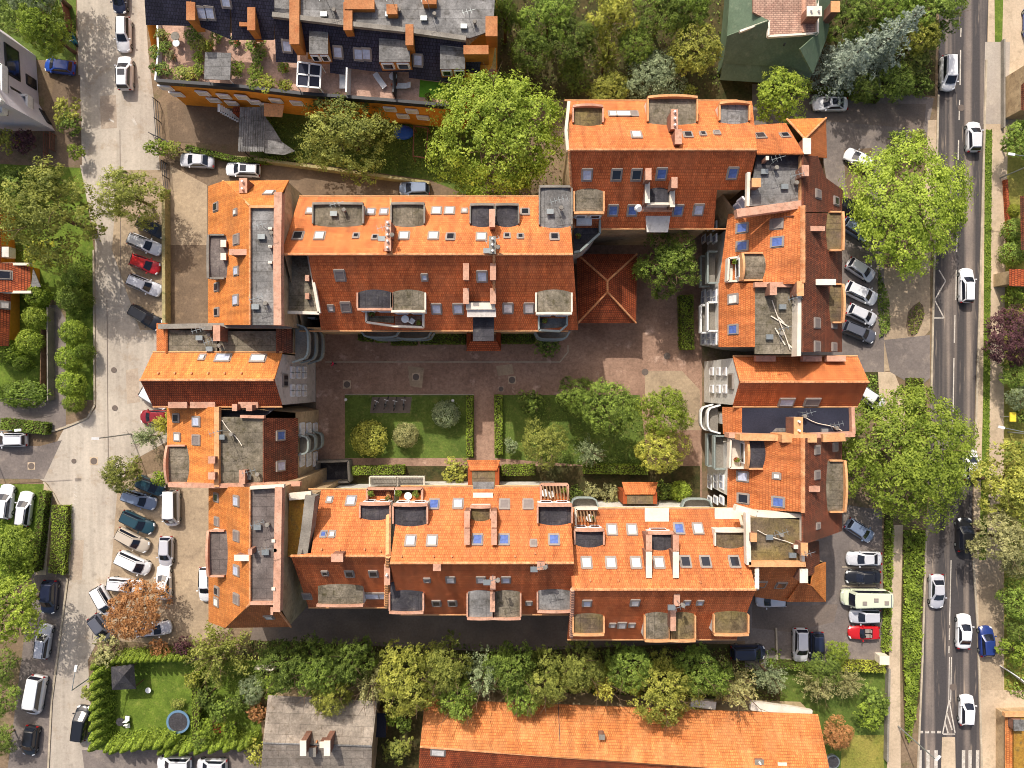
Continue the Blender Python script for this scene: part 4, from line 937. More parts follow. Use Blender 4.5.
f = Plane(W(717, 192, 11), W(748, 206, 15), W(730, 198, 13) - Z * 5); facade(b, f, [(743, 203), (739, 208)], 1.0, 1.6)
# ---- east wing upper house
b = block('east_row_house', 'upper house of the east row, orange slope with a litter-strewn mossy flat roof', (770, 285))
p1 = PP((722, 214, 11), (719, 283, 11), (803, 240, 16.8)); p2 = PP((718, 283, 11), (718, 347, 11), (755, 320, 15))
roof(b, [(p1, [(728, 214), (803, 206), (803, 284), (719, 284)]), (p2, [(718.5, 283), (755, 283), (755, 347), (718.5, 347)])])
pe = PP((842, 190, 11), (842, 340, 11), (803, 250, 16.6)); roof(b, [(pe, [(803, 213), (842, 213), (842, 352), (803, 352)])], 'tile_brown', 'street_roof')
ridges(b, [((803, 206, 16.9), (803, 283, 16.9))], r=.28)
flat(b, [(755, 284), (798, 284), (798, 354), (755, 354)], 15.0, M['felt_moss']); parapet(b, [(800, 284), (799, 356)], 16.4, .4, M['coping_w'], 1.4); parapet(b, [(755, 284.5), (800, 284.5)], 15.6, .5, M['coping'], .6)
walls(b, [(728, 214, 11), (803, 206, 16.5), (842, 212, 11), (842, 352, 11), (803, 354, 15), (755, 352, 14.5), (718.5, 348, 11), (718.5, 284, 11)], M['pl_white'], inset=.9)
dormer(b, p1, 741, 254, 764, 280, 'W', 'felt_moss', 'coping_or', arch=.9, win=1); flat(b, [(729, 257), (741, 256), (741, 281), (728, 281)], 12.0, M['coping_w'], name='terrace'); parapet(b, [(740, 257), (729, 258), (728, 281), (740, 281)], 12.9, .2, M['coping_w'], .9, 'terrace_parapet')
skylights(b, p1, [(742.5, 228, 'b'), (742.5, 246, 'b'), (777, 224, 'g'), (777.5, 242, 'b')]); skylights(b, p2, [(733.5, 299, 'w'), (733.5, 329.5, 'b')]); skylights(b, pe, [(817, 323, 'g'), (834, 324, 'g', 'm'), (817, 346.5, 'g'), (834, 347, 'g', 'm')])
chimney(b, 770, 282, 777, 295, 16.6, 1.6); chimney(b, 797, 281, 804, 296, 17, 1.8, 'coping_or'); chimney(b, 816, 279, 836, 285, 15, 2.5, 'coping_w'); mb = MB()
for (q, r_) in (((771, 316), (789, 327)), ((775, 328), (785, 345)), ((778, 317), (784, 323)), ((788, 344), (795, 351))): mb.bar(W(*q, 15.1), W(*r_, 15.1), .12, .08)
part('roof_debris', mb, M['coping_w'], b)
dormer(b, pe, 827, 213, 842, 250, 'E', 'felt_brown', 'coping_or', arch=.3); dormer(b, pe, 830, 285, 842, 322, 'E', 'felt_brown', 'coping_or', arch=.6)
chimney(b, 806, 226, 825, 231, 15.6, 2, 'coping')
fw = Plane(Vector((22.98, 5, 0)), Vector((22.98, 6, 0)), Vector((22.98, 5, 5)))
facade(b, fw, [(x, y) for x in (704, 709.5, 715) for y in (226, 239, 294, 300, 336, 341)], .8, 1.4); balcony(b, fw, 716, 268, 4.4, 1.5, 3, 'rail', False); balcony(b, fw, 716, 317, 4.0, 1.5, 3, 'white', False)
# ---- east cross house
b, pN, pS = gable_house('cross_gable_house', 'gabled orange house crossing the right side of the block, with white gable to the courtyard', 740, 869, 382, 357, 406, 14, 11.7, 'tile', 'pl_white', group=TG, inset=.1)
skylights(b, pS, [(786.5, 402, 'l', 'l'), (812, 402, 'g', 'l')])
for xa, xb in ((756, 776), (803, 822), (827, 846)): parapet(b, [(xa, 358.5), (xb, 358.5)], 12.9, .6, M['coping'], .7)
fg = Plane(Vector((23.42, 0, 0)), Vector((23.42, 1, 0)), Vector((23.42, 0, 5)))
facade(b, fg, [(x, y) for x in (712, 718.5, 725) for y in (371.5, 389)], .8, 1.2, 'w'); facade(b, fg, [(731, 381.5)], 1.5, 1.5, 'd', 'frame')
# ---- flat blue-black link
b = block('flat_roofed_link', 'flat blue-black roof with a tan chimney along the south side of the right cross house', (795, 422))
pl = PP((720, 408, 10), (720, 434, 10), (742, 420, 11.8)); roof(b, [(pl, [(722, 407), (742, 407), (742, 434), (723, 434)])])
flat(b, [(742, 408), (852, 408), (853, 432), (742, 433)], 11.8, M['felt_blue']); flat(b, [(776, 428), (793, 428), (793, 434), (770, 434)], 11.82, M['felt'], name='roof_patch')
parapet(b, [(729, 435.5), (783, 437), (855, 434.5)], 13.2, .5, M['coping'], 1.6); parapet(b, [(853, 407), (854, 434)], 12.4, .35, M['coping'], .7)
mb = MB(); mb.bar(W(782, 438.5, 15.8) - Z * 1.6, W(817, 438.5, 15.8) - Z * 1.6, .8, 3.2); mb.bar(W(822, 438, 14.1), W(844, 437, 14.1), .8, .6); mb.bar(W(740, 437.5, 14.8) - Z, W(781, 438, 14.8) - Z, .6, 2); part('party_wall', mb, M['coping_or'], b)
chimney(b, 794, 417, 803, 435, 15.2, 2.2, 'coping_or', 2); walls(b, [(722, 407, 10), (742, 407, 11.7), (853, 407, 11.7), (853, 434, 11.7), (742, 434, 11.7), (723, 434, 10)], M['pl_white'], inset=.9)
fb = Plane(Vector((23.5, 0, 0)), Vector((23.5, 1, 0)), Vector((23.5, 0, 5))); balcony(b, fb, 719, 419, 4.0, 2.0, 3, 'white')
# ---- east wing lower house
b = block('east_row_house', 'lower house of the east row, orange slope below the blue-black flat roof', (770, 475))
p1 = PP((728, 440, 11), (727, 512, 11), (803, 475, 16.6)); roof(b, [(p1, [(728, 438), (803, 438), (803, 512), (727, 508)])])
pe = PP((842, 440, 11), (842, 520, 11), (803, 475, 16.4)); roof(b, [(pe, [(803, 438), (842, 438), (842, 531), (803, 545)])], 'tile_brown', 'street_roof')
ridges(b, [((803, 438, 16.7), (803, 513, 16.7))], r=.25)
walls(b, [(728, 438, 11), (803, 438, 16.3), (842, 438, 11), (842, 531, 11), (803, 545, 15.5), (803, 513, 15.5), (727, 508, 11)], M['pl_white'], inset=.9); fb = Plane(Vector((23.9, 0, 0)), Vector((23.9, 1, 0)), Vector((23.9, 0, 5)))
dormer(b, p1, 746, 439, 764, 468, 'W', 'felt_dark', 'coping_or', arch=.9, win=1); flat(b, [(731, 439), (746, 439), (746, 468), (730, 468)], 12.0, M['coping_w'], name='terrace'); parapet(b, [(745, 439), (731, 439), (730, 468), (745, 468)], 12.9, .2, M['coping_w'], .9, 'terrace_parapet')
skylights(b, p1, [(743, 476.5, 'l'), (743.5, 498.5, 'd'), (777, 476, 'w', 's'), (778.5, 502, 'b')]); skylights(b, pe, [(817, 450, 'g', 'm'), (835, 447, 'g', 'm'), (817, 475, 'g', 'm'), (818, 526, 'g', 's')])
dormer(b, pe, 827, 461, 844, 511, 'E', 'felt_moss', 'coping_or', arch=.7); chimney(b, 806, 486, 820, 492, 15.6, 2.4)
parapet(b, [(736, 508), (757, 514), (803, 517)], 15.4, .6, M['coping_w'], .9)
facade(b, fb, [(x, y) for x in (710, 716, 722) for y in (478, 485, 500)], .8, 1.4); balcony(b, fb, 724, 452, 4.6, 1.7, 3, 'rail', False)
# ---- south-east corner
b = block('chamfered_corner_house', 'brown flat-roofed house with tiny orange hip at the bottom right corner of the block', (780, 545))
flat(b, [(749, 518), (803, 518), (802, 563), (749, 563)], 15.4, M['felt_brown']); parapet(b, [(748, 513), (749, 565)], 16.1, .45, M['coping_w'], .8); parapet(b, [(749, 564.5), (806, 564.5)], 16.1, .5, M['coping_or'], .8); parapet(b, [(803.5, 516), (803.5, 562)], 16, .3, M['coping_w'], .7)
ps = PP((755, 596, 11), (806, 597, 11), (780, 566, 15.6)); roof(b, [(ps, [(751, 566), (806, 566), (799, 582), (789, 602), (755, 597)])])
ph = PP((790, 602, 11), (825, 602, 11), (812, 585, 13.2)); pq = PP((826, 562, 11), (826, 602, 11), (812, 585, 13.2))
roof(b, [(ph, [(788, 602), (825, 602), (812, 586), (800, 582)])], 'tile', 'hip_roof'); roof(b, [(pq, [(826, 562), (826, 602), (812, 586), (813, 568)])], 'tile2', 'hip_roof')
pe2 = PP((819, 541, 11.6), (819, 575, 11.6), (806, 560, 15)); roof(b, [(pe2, [(806, 541), (819, 541), (820, 566), (812, 575), (806, 577)])], 'tile_brown', 'street_roof')
walls(b, [(749, 518, 15.2), (803, 518, 15.2), (819, 541, 11.4), (820, 562, 11), (826, 562, 11), (826, 602, 11), (788, 602, 11), (755, 597, 11)], M['pl_tan'])
skylights(b, ps, [(761, 584, 'd'), (781, 585, 'd')]); chimney(b, 750.5, 533, 757, 542, 16.6, 1.2, 'coping_or'); chimney(b, 801, 543, 808, 556, 17, 1.6, 'coping_or'); chimney(b, 800, 569, 808, 583, 16, 2.2, 'coping_w'); chimney(b, 794, 545, 799, 549, 16.2, .8, 'coping_w')
f = Plane(W(727, 508, 11), W(727, 530, 11), W(727, 520, 11) - Z * 5)
# ================================================================ ground
LV = [0]
M['street_b'] = surf('patched_concrete', S(176, 160, 142), S(160, 144, 128), .3, 4, S(186, 172, 154), amp=.2)
M['asphalt_lt'] = surf('light_asphalt', S(174, 164, 152), S(160, 150, 140), .2, 4, S(184, 172, 158), amp=.16)
def sheet(name, px, mat, lvl, h=0.0):
    mb = MB(); mb.poly([W(x, y, h) + Z * (.004 * lvl) for x, y in px]); o = solo(name, mb, M[mat]); o['kind'] = 'structure'
    if o.data.polygons[0].normal.z < 0: o.data.flip_normals()
    return o
mb = MB(); mb.poly([(-400, -400, -.01), (400, -400, -.01), (400, 400, -.01), (-400, 400, -.01)]); solo('ground', mb, M['ground'], kind='structure')
sheet('street', [(76, -60), (142, -60), (148, 50), (154, 100), (160, 170), (166, 240), (167, 330), (200, 345), (204, 410), (170, 440), (134, 460), (122, 480), (116, 560), (108, 600), (98, 640), (88, 660), (90, 700), (100, 745), (140, 768), (150, 830), (45, 830), (52, 700), (60, 640), (70, 575), (68, 520), (48, 484), (38, 478), (58, 440), (66, 425), (86, 420), (96, 408), (95, 240), (80, 165)], 'street', 1)
sheet('side_street', [(-80, 446), (40, 446), (62, 440), (44, 479), (-80, 478)], 'asphalt_mid', 2)
sheet('parking_lane', [(34, 560), (68, 578), (60, 640), (51, 700), (46, 830), (0, 830)], 'asphalt_mid', 2)
sheet('pavement', [(-80, 398), (66, 398), (66, 428), (50, 432), (-80, 420)], 'asphalt_mid', 2)
sheet('garden_path', [(49, 305), (58, 305), (66, 320), (66, 400), (49, 400)], 'asphalt_mid', 3)
sheet('garden_path', [(44, 484), (53, 492), (46, 575), (36, 575)], 'pave', 3)
sheet('parking_area', [(118, 170), (164, 170), (166, 330), (140, 330), (112, 250)], 'lot', 3)
sheet('gravel_parking', [(118, 482), (165, 470), (230, 470), (230, 632), (180, 645), (100, 640), (112, 560)], 'lot', 3)
sheet('driveway', [(66, 75), (80, 75), (82, 165), (40, 165), (45, 130), (55, 80)], 'yard', 2)
sheet('driveway', [(82, 750), (260, 742), (260, 830), (92, 830)], 'asphalt_mid', 3)
sheet('service_lane', [(160, 160), (255, 158), (440, 186), (440, 215), (300, 215), (210, 200), (208, 340), (168, 340)], 'yard', 2)
sheet('service_lane_top', [(170, 165), (207, 185), (207, 245), (170, 245)], 'lot', 3)
sheet('courtyard_yard', [(166, 100), (250, 105), (250, 145), (170, 142)], 'yard', 3)
sheet('courtyard_paving', [(316, 205), (702, 205), (702, 520), (316, 520)], 'cobble', 2)
sheet('courtyard_walk', [(325, 363), (655, 363), (655, 393), (325, 393)], 'cobble', 3)
sheet('courtyard_lawn', [(345, 395), (474, 395), (474, 458), (345, 458)], 'lawn_dk', 4)
sheet('courtyard_lawn', [(494, 395), (640, 395), (648, 470), (494, 458)], 'lawn_dk', 4)
sheet('garden_bed', [(350, 466), (700, 466), (700, 500), (350, 500)], 'soil', 6)
sheet('garden_path', [(474, 393), (494, 393), (495, 470), (474, 470)], 'cobble', 5)
sheet('rear_alley', [(270, 560), (760, 560), (760, 640), (500, 652), (250, 640)], 'asphalt_dk', 2)
sheet('car_park', [(745, 540), (812, 500), (882, 510), (884, 690), (850, 680), (745, 668)], 'asphalt_mid', 3)
sheet('car_park', [(752, 84), (850, 88), (934, 98), (926, 140), (884, 150), (884, 380), (860, 410), (800, 410), (800, 170), (752, 130)], 'asphalt_mid', 3)
sheet('driveway', [(884, 340), (930, 335), (930, 378), (918, 388), (890, 372)], 'asphalt_mid', 5)
sheet('plot', [(848, 268), (930, 268), (930, 330), (892, 370), (848, 380)], 'lot', 2)
sheet('main_road', [(940, -60), (990, -60), (985, 100), (977, 350), (973, 450), (972, 560), (977, 640), (982, 830), (915, 830), (921, 680), (925, 560), (930, 400), (937, 150)], 'road', 3)
sheet('pavement', [(990, -60), (1100, -60), (1100, 830), (982, 830), (977, 640), (973, 560), (974, 450), (978, 350), (986, 100)], 'pave', 2)
sheet('pavement', [(891, 525), (903, 525), (900, 640), (901, 830), (886, 830), (889, 640)], 'pave', 4)
sheet('pavement', [(876, 372), (894, 372), (905, 400), (905, 430), (880, 430)], 'pave', 4)
sheet('pavement', [(928, 120), (937, 120), (930, 270), (921, 270)], 'pave', 4)
sheet('verge', [(985, 130), (992, 130), (989, 480), (986, 560), (979, 560), (983, 400)], 'lawn', 4)
sheet('verge', [(994, -40), (1004, -40), (1002, 50), (995, 50)], 'lawn', 4)
sheet('parking_lane', [(978, 560), (1004, 560), (1003, 690), (980, 690)], 'lot', 4)
sheet('lawn', [(-80, 160), (82, 168), (94, 250), (94, 400), (66, 400), (66, 300), (50, 300), (48, 398), (-80, 398)], 'lawn', .5)
sheet('lawn', [(-80, 484), (44, 484), (36, 575), (-80, 640)], 'lawn', .5)
sheet('lawn', [(100, 660), (260, 660), (262, 750), (98, 750)], 'lawn', 4)
sheet('lawn', [(-80, -60), (76, -60), (76, 60), (-80, 60)], 'lawn_dk', .5)
sheet('garden', [(480, -80), (760, -80), (760, 100), (480, 100)], 'soil', .5)
sheet('garden', [(250, 105), (480, 118), (480, 200), (430, 180), (250, 155)], 'lawn_dk', .5)
sheet('garden', [(820, -80), (938, -80), (935, 96), (850, 88), (820, 84)], 'soil', 4)
sheet('garden', [(240, 635), (780, 645), (780, 720), (240, 720)], 'soil', .5)
sheet('garden', [(780, 660), (888, 668), (886, 830), (780, 830)], 'lawn_dk', 4)
sheet('dry_lawn', [(842, 735), (884, 735), (884, 830), (838, 830)], 'lawn_dry', 6)
sheet('garden', [(375, 700), (425, 700), (425, 830), (370, 830)], 'soil', 3)
sheet('verge', [(884, 510), (893, 510), (889, 660), (882, 660)], 'soil', 5); sheet('verge', [(903, 530), (925, 530), (920, 700), (905, 740), (901, 640)], 'soil', 5)
sheet('verge', [(865, 372), (878, 372), (880, 420), (862, 420)], 'soil', 6); sheet('verge', [(905, 378), (922, 378), (928, 420), (905, 420)], 'soil', 6)
sheet('front_garden', [(1008, 130), (1100, 130), (1100, 690), (1004, 690), (1004, 470), (1004, 330)], 'lawn_dry', 4)
sheet('planting_bed', [(908, 312), (913, 306), (919, 302), (923, 305), (924, 314), (922, 324), (918, 332), (913, 337), (908, 336), (906, 326)], 'yard', 6)
sheet('concrete_pad', [(645, 371), (682, 371), (700, 390), (700, 430), (668, 430), (645, 400)], 'lot', 7)
sheet('tarmac_patch', [(790, 100), (850, 103), (926, 104), (924, 130), (862, 124), (800, 120)], 'asphalt_dk', 5); sheet('tarmac_patch', [(752, 600), (800, 606), (838, 604), (834, 622), (790, 632), (752, 628)], 'asphalt_dk', 5); sheet('tarmac_patch', [(844, 150), (872, 148), (866, 200), (846, 204)], 'yard', 5); sheet('pavement_slab', [(985, 42), (1010, 42), (1008, 124), (983, 124)], 'asphalt_lt', 5)
sheet('tarmac_patch', [(100, 96), (116, 95), (117, 128), (101, 129)], 'street_b', 3); sheet('tarmac_patch', [(126, 370), (138, 368), (140, 402), (127, 404)], 'street_b', 3); sheet('tarmac_patch', [(72, 540), (84, 540), (82, 580), (70, 580)], 'street_b', 3); sheet('tarmac_patch', [(930, 440), (948, 440), (946, 500), (928, 500)], 'asphalt_mid', 4); sheet('paving_patch', [(408, 366), (424, 368), (422, 388), (410, 386)], 'lot', 4); sheet('paving_patch', [(496, 366), (512, 364), (514, 374), (498, 376)], 'lot', 4)
# kerbs: real steps
def kerb(pts, label, w=.22, h=.13):
    mb = MB(); P = [W(x, y, 0) for x, y in pts]
    for a, c in zip(P, P[1:]): mb.bar(a + Z * h / 2, c + Z * h / 2, w, h)
    solo('kerb', mb, M['kerb'], kind='structure')
kerb([(94, 250), (95, 405), (88, 418), (66, 427), (50, 432), (-10, 434)], ''); kerb([(68, 578), (60, 640), (52, 700), (47, 800)], ''); kerb([(44, 482), (54, 494), (70, 525), (70, 575)], '')
kerb([(938, 95), (931, 390)], ''); kerb([(926, 530), (922, 660), (917, 780)], ''); kerb([(986, 60), (978, 350), (974, 470)], ''); kerb([(973, 560), (978, 640), (982, 790)], ''); kerb([(345, 394.5), (474, 394.5)], '', .14, .1); kerb([(325, 362), (560, 362), (568, 352), (568, 345)], '', .14, .06)
# markings
def mark(name, polys, lvl=5, mat='mark'):
    mb = MB()
    for k, P in enumerate(polys): mb.poly([W(x, y, 0) + Z * (.004 * lvl + .0007 * k) for x, y in P])
    return solo(name, mb, M[mat], kind='structure')
def line(x0, y0, x1, y1, w=1.2):
    dx, dy = x1 - x0, y1 - y0; L = math.hypot(dx, dy); nx, ny = -dy / L * w / 2, dx / L * w / 2
    return [(x0 + nx, y0 + ny), (x1 + nx, y1 + ny), (x1 - nx, y1 - ny), (x0 - nx, y0 - ny)]
mark('centre_line', [line(961, 28, 960.5, 37), line(960.5, 50, 960, 85), line(959.5, 100, 959, 120), line(958.5, 140, 958, 160), line(957, 235, 956.5, 252), line(956.2, 270, 955.6, 300), line(954.8, 315, 954.2, 343), line(953.8, 358, 953, 413), line(952.5, 420, 952, 440)], mat='mark')
mark('centre_line', [line(951, 560, 949.5, 625, 1.0), line(949.5, 628, 949.2, 640), line(949, 646, 948.8, 653), line(949.3, 657, 948.6, 702, .9), line(951.4, 657, 950.6, 702, .9)])
mark('zigzag_marking', [line(939, 270, 945.5, 281), line(945.5, 281, 934.5, 300), line(934.5, 300, 944, 318), line(944, 318, 934, 318)])
mark('hatched_island_marking', [line(949, 700, 942.5, 734, 1.2), line(949, 700, 955, 733, 1.2), line(946.8, 713, 952, 730, 1.4), line(944.8, 722, 948, 733, 1.4), line(943, 734, 955, 734, 1.2)])
mark('stop_line', [line(919 + 6 * k, 732, 923 + 6 * k, 732, 2.4) for k in range(4)])
mark('zebra_crossing', [line(x, 750, x - .4, 800, 3.4) for x in (920, 928, 936, 963.5, 970, 977.5)])
sheet('traffic_island', [(942, 737), (955, 737), (956, 800), (940, 800)], 'pave', 6)
# worn lettering on the left street
for k, g in enumerate([((0, 0), (4, 0), (4, 4), (0, 4)), ((0, 0), (3, 0), (3, 1), (0, 1)), ((0, 0), (4, 1), (0, 2)), ((0, 0), (3, 0), (3, 1), (0, 1)), ((0, 0), (4, 0), (4, 1), (0, 1)), ((1, 0), (3, 0), (3, 4), (1, 4))]):
    pass
mark('street_seam', [line(107, 300, 108.5, 480, .7), line(120, 130, 121, 300, .6), line(92, 640, 100, 590, .6)], mat='cover')
mark('worn_street_marking', [line(74.5, 484, 77, 486.5, 1), line(74.5, 487.5, 77, 489.5, .9), line(74, 492, 77.5, 492.2, .9), line(74.2, 494.5, 77, 496.5, .9), line(73.6, 499.5, 76.8, 499, 1), line(73.4, 503, 76, 505, 1), line(73, 509, 75.6, 509, 3), line(79, 424, 83, 428, 1.6), line(109, 119, 114, 122, 1.6), line(133, 119, 136, 125, 2.5)])
def cover_plate(x, y, r, label, sq=0):
    p = W(x, y, 0); mb = MB(); mb.tube((p.x, p.y, .02), (p.x, p.y, .045), r, r, 16)
    if sq: mb.mi = 1; mb.box((p.x, p.y, .025), sq, sq, .02); 
    solo('manhole_cover', mb, [M['cover'], M['pave']], label, 'manhole cover', loc=(p.x, p.y, 0))
cover_plate(94, 461, .42, 'round manhole cover with pale rim on the street junction', 1.0); cover_plate(31.5, 466, .4, 'round manhole cover in the grey side street at the left edge', .9)
cover_plate(347, 384.5, .4, 'round cover in a pale square slab near the left end of the courtyard', 1.0); cover_plate(416, 377, .4, 'round cover in a pale patch in the middle of the courtyard walk', .95)
cover_plate(512, 380, .4, 'round cover in a pale slab above the garden path', .9); cover_plate(501, 389, .3, 'small dark square-set cover at the top of the garden path', .6)
cover_plate(667, 356, .42, 'dark round cover in the setts near the long clipped hedge'); cover_plate(645, 372, .42, 'dark round cover at the corner of the pale concrete pad')
cover_plate(114, 370, .35, 'dark cover in the street left of the cross house roof'); cover_plate(115, 408, .35, 'dark cover in the street beside the red car'); cover_plate(74, 461, .3, 'small dark cover in the street beside the junction corner'); cover_plate(953, 687, .42, 'round cover in the middle of the main road between two white cars'); cover_plate(961, 108, .42, 'round cover on the centre line near the top of the main road')
# ================================================================ other buildings
M['turf'] = surf('artificial_turf', S(110, 160, 50), S(96, 146, 40), .5, 5, amp=.15)
# terraced row, top
M['pl_ochre'] = surf('ochre_plaster', S(190, 128, 66), S(166, 104, 48), .5, 4, amp=.2); M['coping_tile'] = surf('terracotta_coping', S(186, 130, 88), S(158, 100, 64), .8, 5, amp=.35)
LO = 'terraced houses with dark roofs along the top edge'
b = thing('terraced_house', 'terraced block with dark blue roof, orange front and planted roof terraces at the top', 'terraced house', W(320, 60, 8) * 1)
b.location.z = 0; ROOTLOC[b.name] = Vector(b.location)
pt = PP((270, 18, 11), (470, 36, 11), (376, 70, 8.2))
roof(b, [(pt, [(142, -40), (190, -40), (190, 26), (146, 25)]), (pt, [(191, -40), (230, -40), (230, 38), (232, 40), (191, 23)]), (pt, [(230, -30), (274, -25), (274, 40), (232, 40)]), (pt, [(274, 14), (297, 17), (297, 63), (276, 62)]), (pt, [(297, 17), (346, 22), (346, 75), (330, 73), (330, 54), (297, 52)]), (pt, [(346, 22), (409, 28), (409, 72), (378, 72), (346, 68)]), (pt, [(409, 31), (466, 40), (463, 84), (409, 78)]), (pt, [(466, 58), (481, 60), (478, 85), (463, 84)])], 'slate')
flat(b, [(272, -40), (497, -40), (493, 30), (470, 38), (409, 30), (297, 16), (272, 12)], 11.1, M['felt']); parapet(b, [(272, 14), (297, 17), (346, 23), (409, 30), (466, 38)], 11.6, .5, M['stone'], .5)
flat(b, [(160, -40), (190, -40), (190, 22), (162, 20)], 9.6, M['felt'])
flat(b, [(157, 22), (280, 40), (497, 70), (460, 105), (300, 92), (157, 80)], 6.4, M['terrace_tile'], .4, 'terrace'); flat(b, [(420, 80), (460, 85), (458, 100), (419, 97)], 6.44, M['turf'], .02, 'artificial_turf')
flat(b, [(463, 86), (480, 86), (492, 64), (496, 40), (486, 30), (470, 44)], 8.6, M['pl_orange'], name='stair_bay')
parapet(b, [(156, 80), (240, 86), (300, 93), (380, 99), (461, 106)], 7.3, .35, M['dark'], .9); parapet(b, [(157, 20), (158, 50), (155, 80)], 7.2, .2, M['white'], .9, 'railing')
hfr = 6.9; wl = [(157, 82, hfr), (240, 88, hfr), (300, 95, hfr), (380, 101, hfr), (462, 108, hfr), (497, 70, hfr), (497, -40, hfr), (145, -40, hfr), (145, 20, hfr)]
walls(b, wl, M['pl_orange'], inset=.1)
fo = Plane(W(157, 82, hfr), W(462, 108, hfr), W(157, 82, hfr) - Z * 4)
for x, y in ((166, 87.5), (177, 94), (203, 93), (224, 96), (242, 97), (255, 102), (276, 100.5), (297, 103), (390, 109), (412, 111)): window_on(b, fo, x, y, 1.3, 1.0, 'w', 'window', 'frame_w', .05)
for x, y in ((214, 100), (232, 103), (265, 105), (403, 116), (423, 117.5)): window_on(b, fo, x, y, 1.3, 1.0, 'w', 'window', 'frame_w', .05)
for (x0, y0, x1, y1, hb, lab) in ((290, -30, 299, 44, 11.7, 0), (344, 3, 352, 30, 11.7, 0), (345, 0, 374, 9, 11.8, 0), (406, 25, 413, 45, 11.6, 0), (387, 5, 397, 14, 12, 0), (423, -6, 436, 4, 12, 0), (248, 8, 255, 30, 11.6, 0), (486, 17, 497, 36, 11.8, 0), (464, 46, 488, 54, 11.2, 0), (187, -4, 195, 20, 11.5, 0), (240, 14, 248, 26, 10.5, 0)):
    a, c = W(x0, y0, hb), W(x1, y1, hb); mb = MB(); m = (a + c) / 2; mb.box(m - Z * 1.3, abs(c.x - a.x), abs(c.y - a.y), 2.6); o = part('party_wall', mb, M['pl_ochre'], b); mb = MB(); mb.box(m + Z * .04, abs(c.x - a.x) + .1, abs(c.y - a.y) + .1, .08); part('coping', mb, M['coping_tile'], o)
for x0, y0, x1, y1 in ((309, 30, 328, 54), (379, 38, 410, 62), (440, 45, 465, 69)): dormer(b, pt, x0, y0, x1, y1, 'S', 'felt', 'coping_tile', 'pl_ochre', arch=0, win=2, rise=.02, sides=False)
skylights(b, pt, [(202, 13, 'l'), (210, 13, 'l'), (287, 46, 'l'), (338, 52, 'l'), (358.5, 54, 'l'), (366.5, 54, 'l'), (418, 60, 'l'), (226, 1, 'l')])
flat(b, [(308, 51), (330, 53), (330, 60), (308, 58)], 7.6, M['pl_orange'], name='dormer_front')
for x in (333, 380): 
    mb = MB(); a, c = W(x + 14, 58, 8.2), W(x + 13, 92, 8.2); mb.bar(a - Z * .9, c - Z * .9, .18, 1.8); part('privacy_screen', mb, M['white' if x < 340 else 'dark'], b)
def table(x, y, h, label, mat='white', r=.45, cat='table'):
    p = W(x, y, h); t = thing('garden_table', label, cat, (p.x, p.y, h - .74)); mb = MB(); mb.tube((p.x, p.y, h - .05), (p.x, p.y, h), r, r, 14); part('tabletop', mb, M[mat], t); mb = MB(); mb.tube((p.x, p.y, h - .74), (p.x, p.y, h - .05), .05, .05, 6); part('leg', mb, M['dark'], t)
def chair(x, y, rz, label, mat, base, group=None):
    p = W(x, y, base + .5); t = thing('garden_chair', label, 'chair', (p.x, p.y, base), group, rz)
    def loc_part(nm, mb, m): o = bpy.data.objects.new(nm, mb.data(nm, M[m])); link(o, t)
    mb = MB(); mb.box((0, 0, .43), .52, .52, .07); loc_part('seat', mb, mat); mb = MB(); mb.box((-.26, 0, .72), .07, .52, .55); loc_part('backrest', mb, mat)
    for sx in (-.2, .2):
        for sy in (-.2, .2): mb = MB(); mb.tube((sx, sy, 0), (sx, sy, .42), .025, .025, 5); loc_part('leg', mb, 'dark')
def lounger(x, y, h, rz, mat, label, base):
    p = W(x, y, base); t = thing('sun_lounger', label, 'sun lounger', (p.x, p.y, base), None, rz); mb = MB(); mb.box((0, 0, .32), 1.3, .62, .1); o = bpy.data.objects.new('mattress', mb.data('mattress', M[mat])); link(o, t)
    mb = MB(); mb.hexa([(.65, -.31, .28), (1.2, -.31, .62), (1.2, .31, .62), (.65, .31, .28)], [(.65, -.31, .38), (1.15, -.31, .72), (1.15, .31, .72), (.65, .31, .38)]); o = bpy.data.objects.new('backrest', mb.data('backrest', M[mat])); link(o, t)
    for sx in (-.5, .5):
        for sy in (-.25, .25): mb = MB(); mb.tube((sx, sy, 0), (sx, sy, .28), .03, .03, 5); o = bpy.data.objects.new('leg', mb.data('leg', M['dark'])); link(o, t)
table(393, 76, 7.16, 'small white table beside the red chair on the roof terrace', 'white'); chair(394.5, 84, 1.2, 'dark red chair on the roof terrace of the orange row', 'tile_red', 6.42)
lounger(382, 84, 0, 2.2, 'white', 'white sun lounger lying diagonally on the roof terrace next to the red chair', 6.42); lounger(401, 87, 0, 0, 'white', 'white sun lounger near the small grass mat of the roof terrace', 6.42)
lounger(343, 84, 0, 1.57, 'white', 'white sun lounger standing against the long white terrace screen', 6.42)
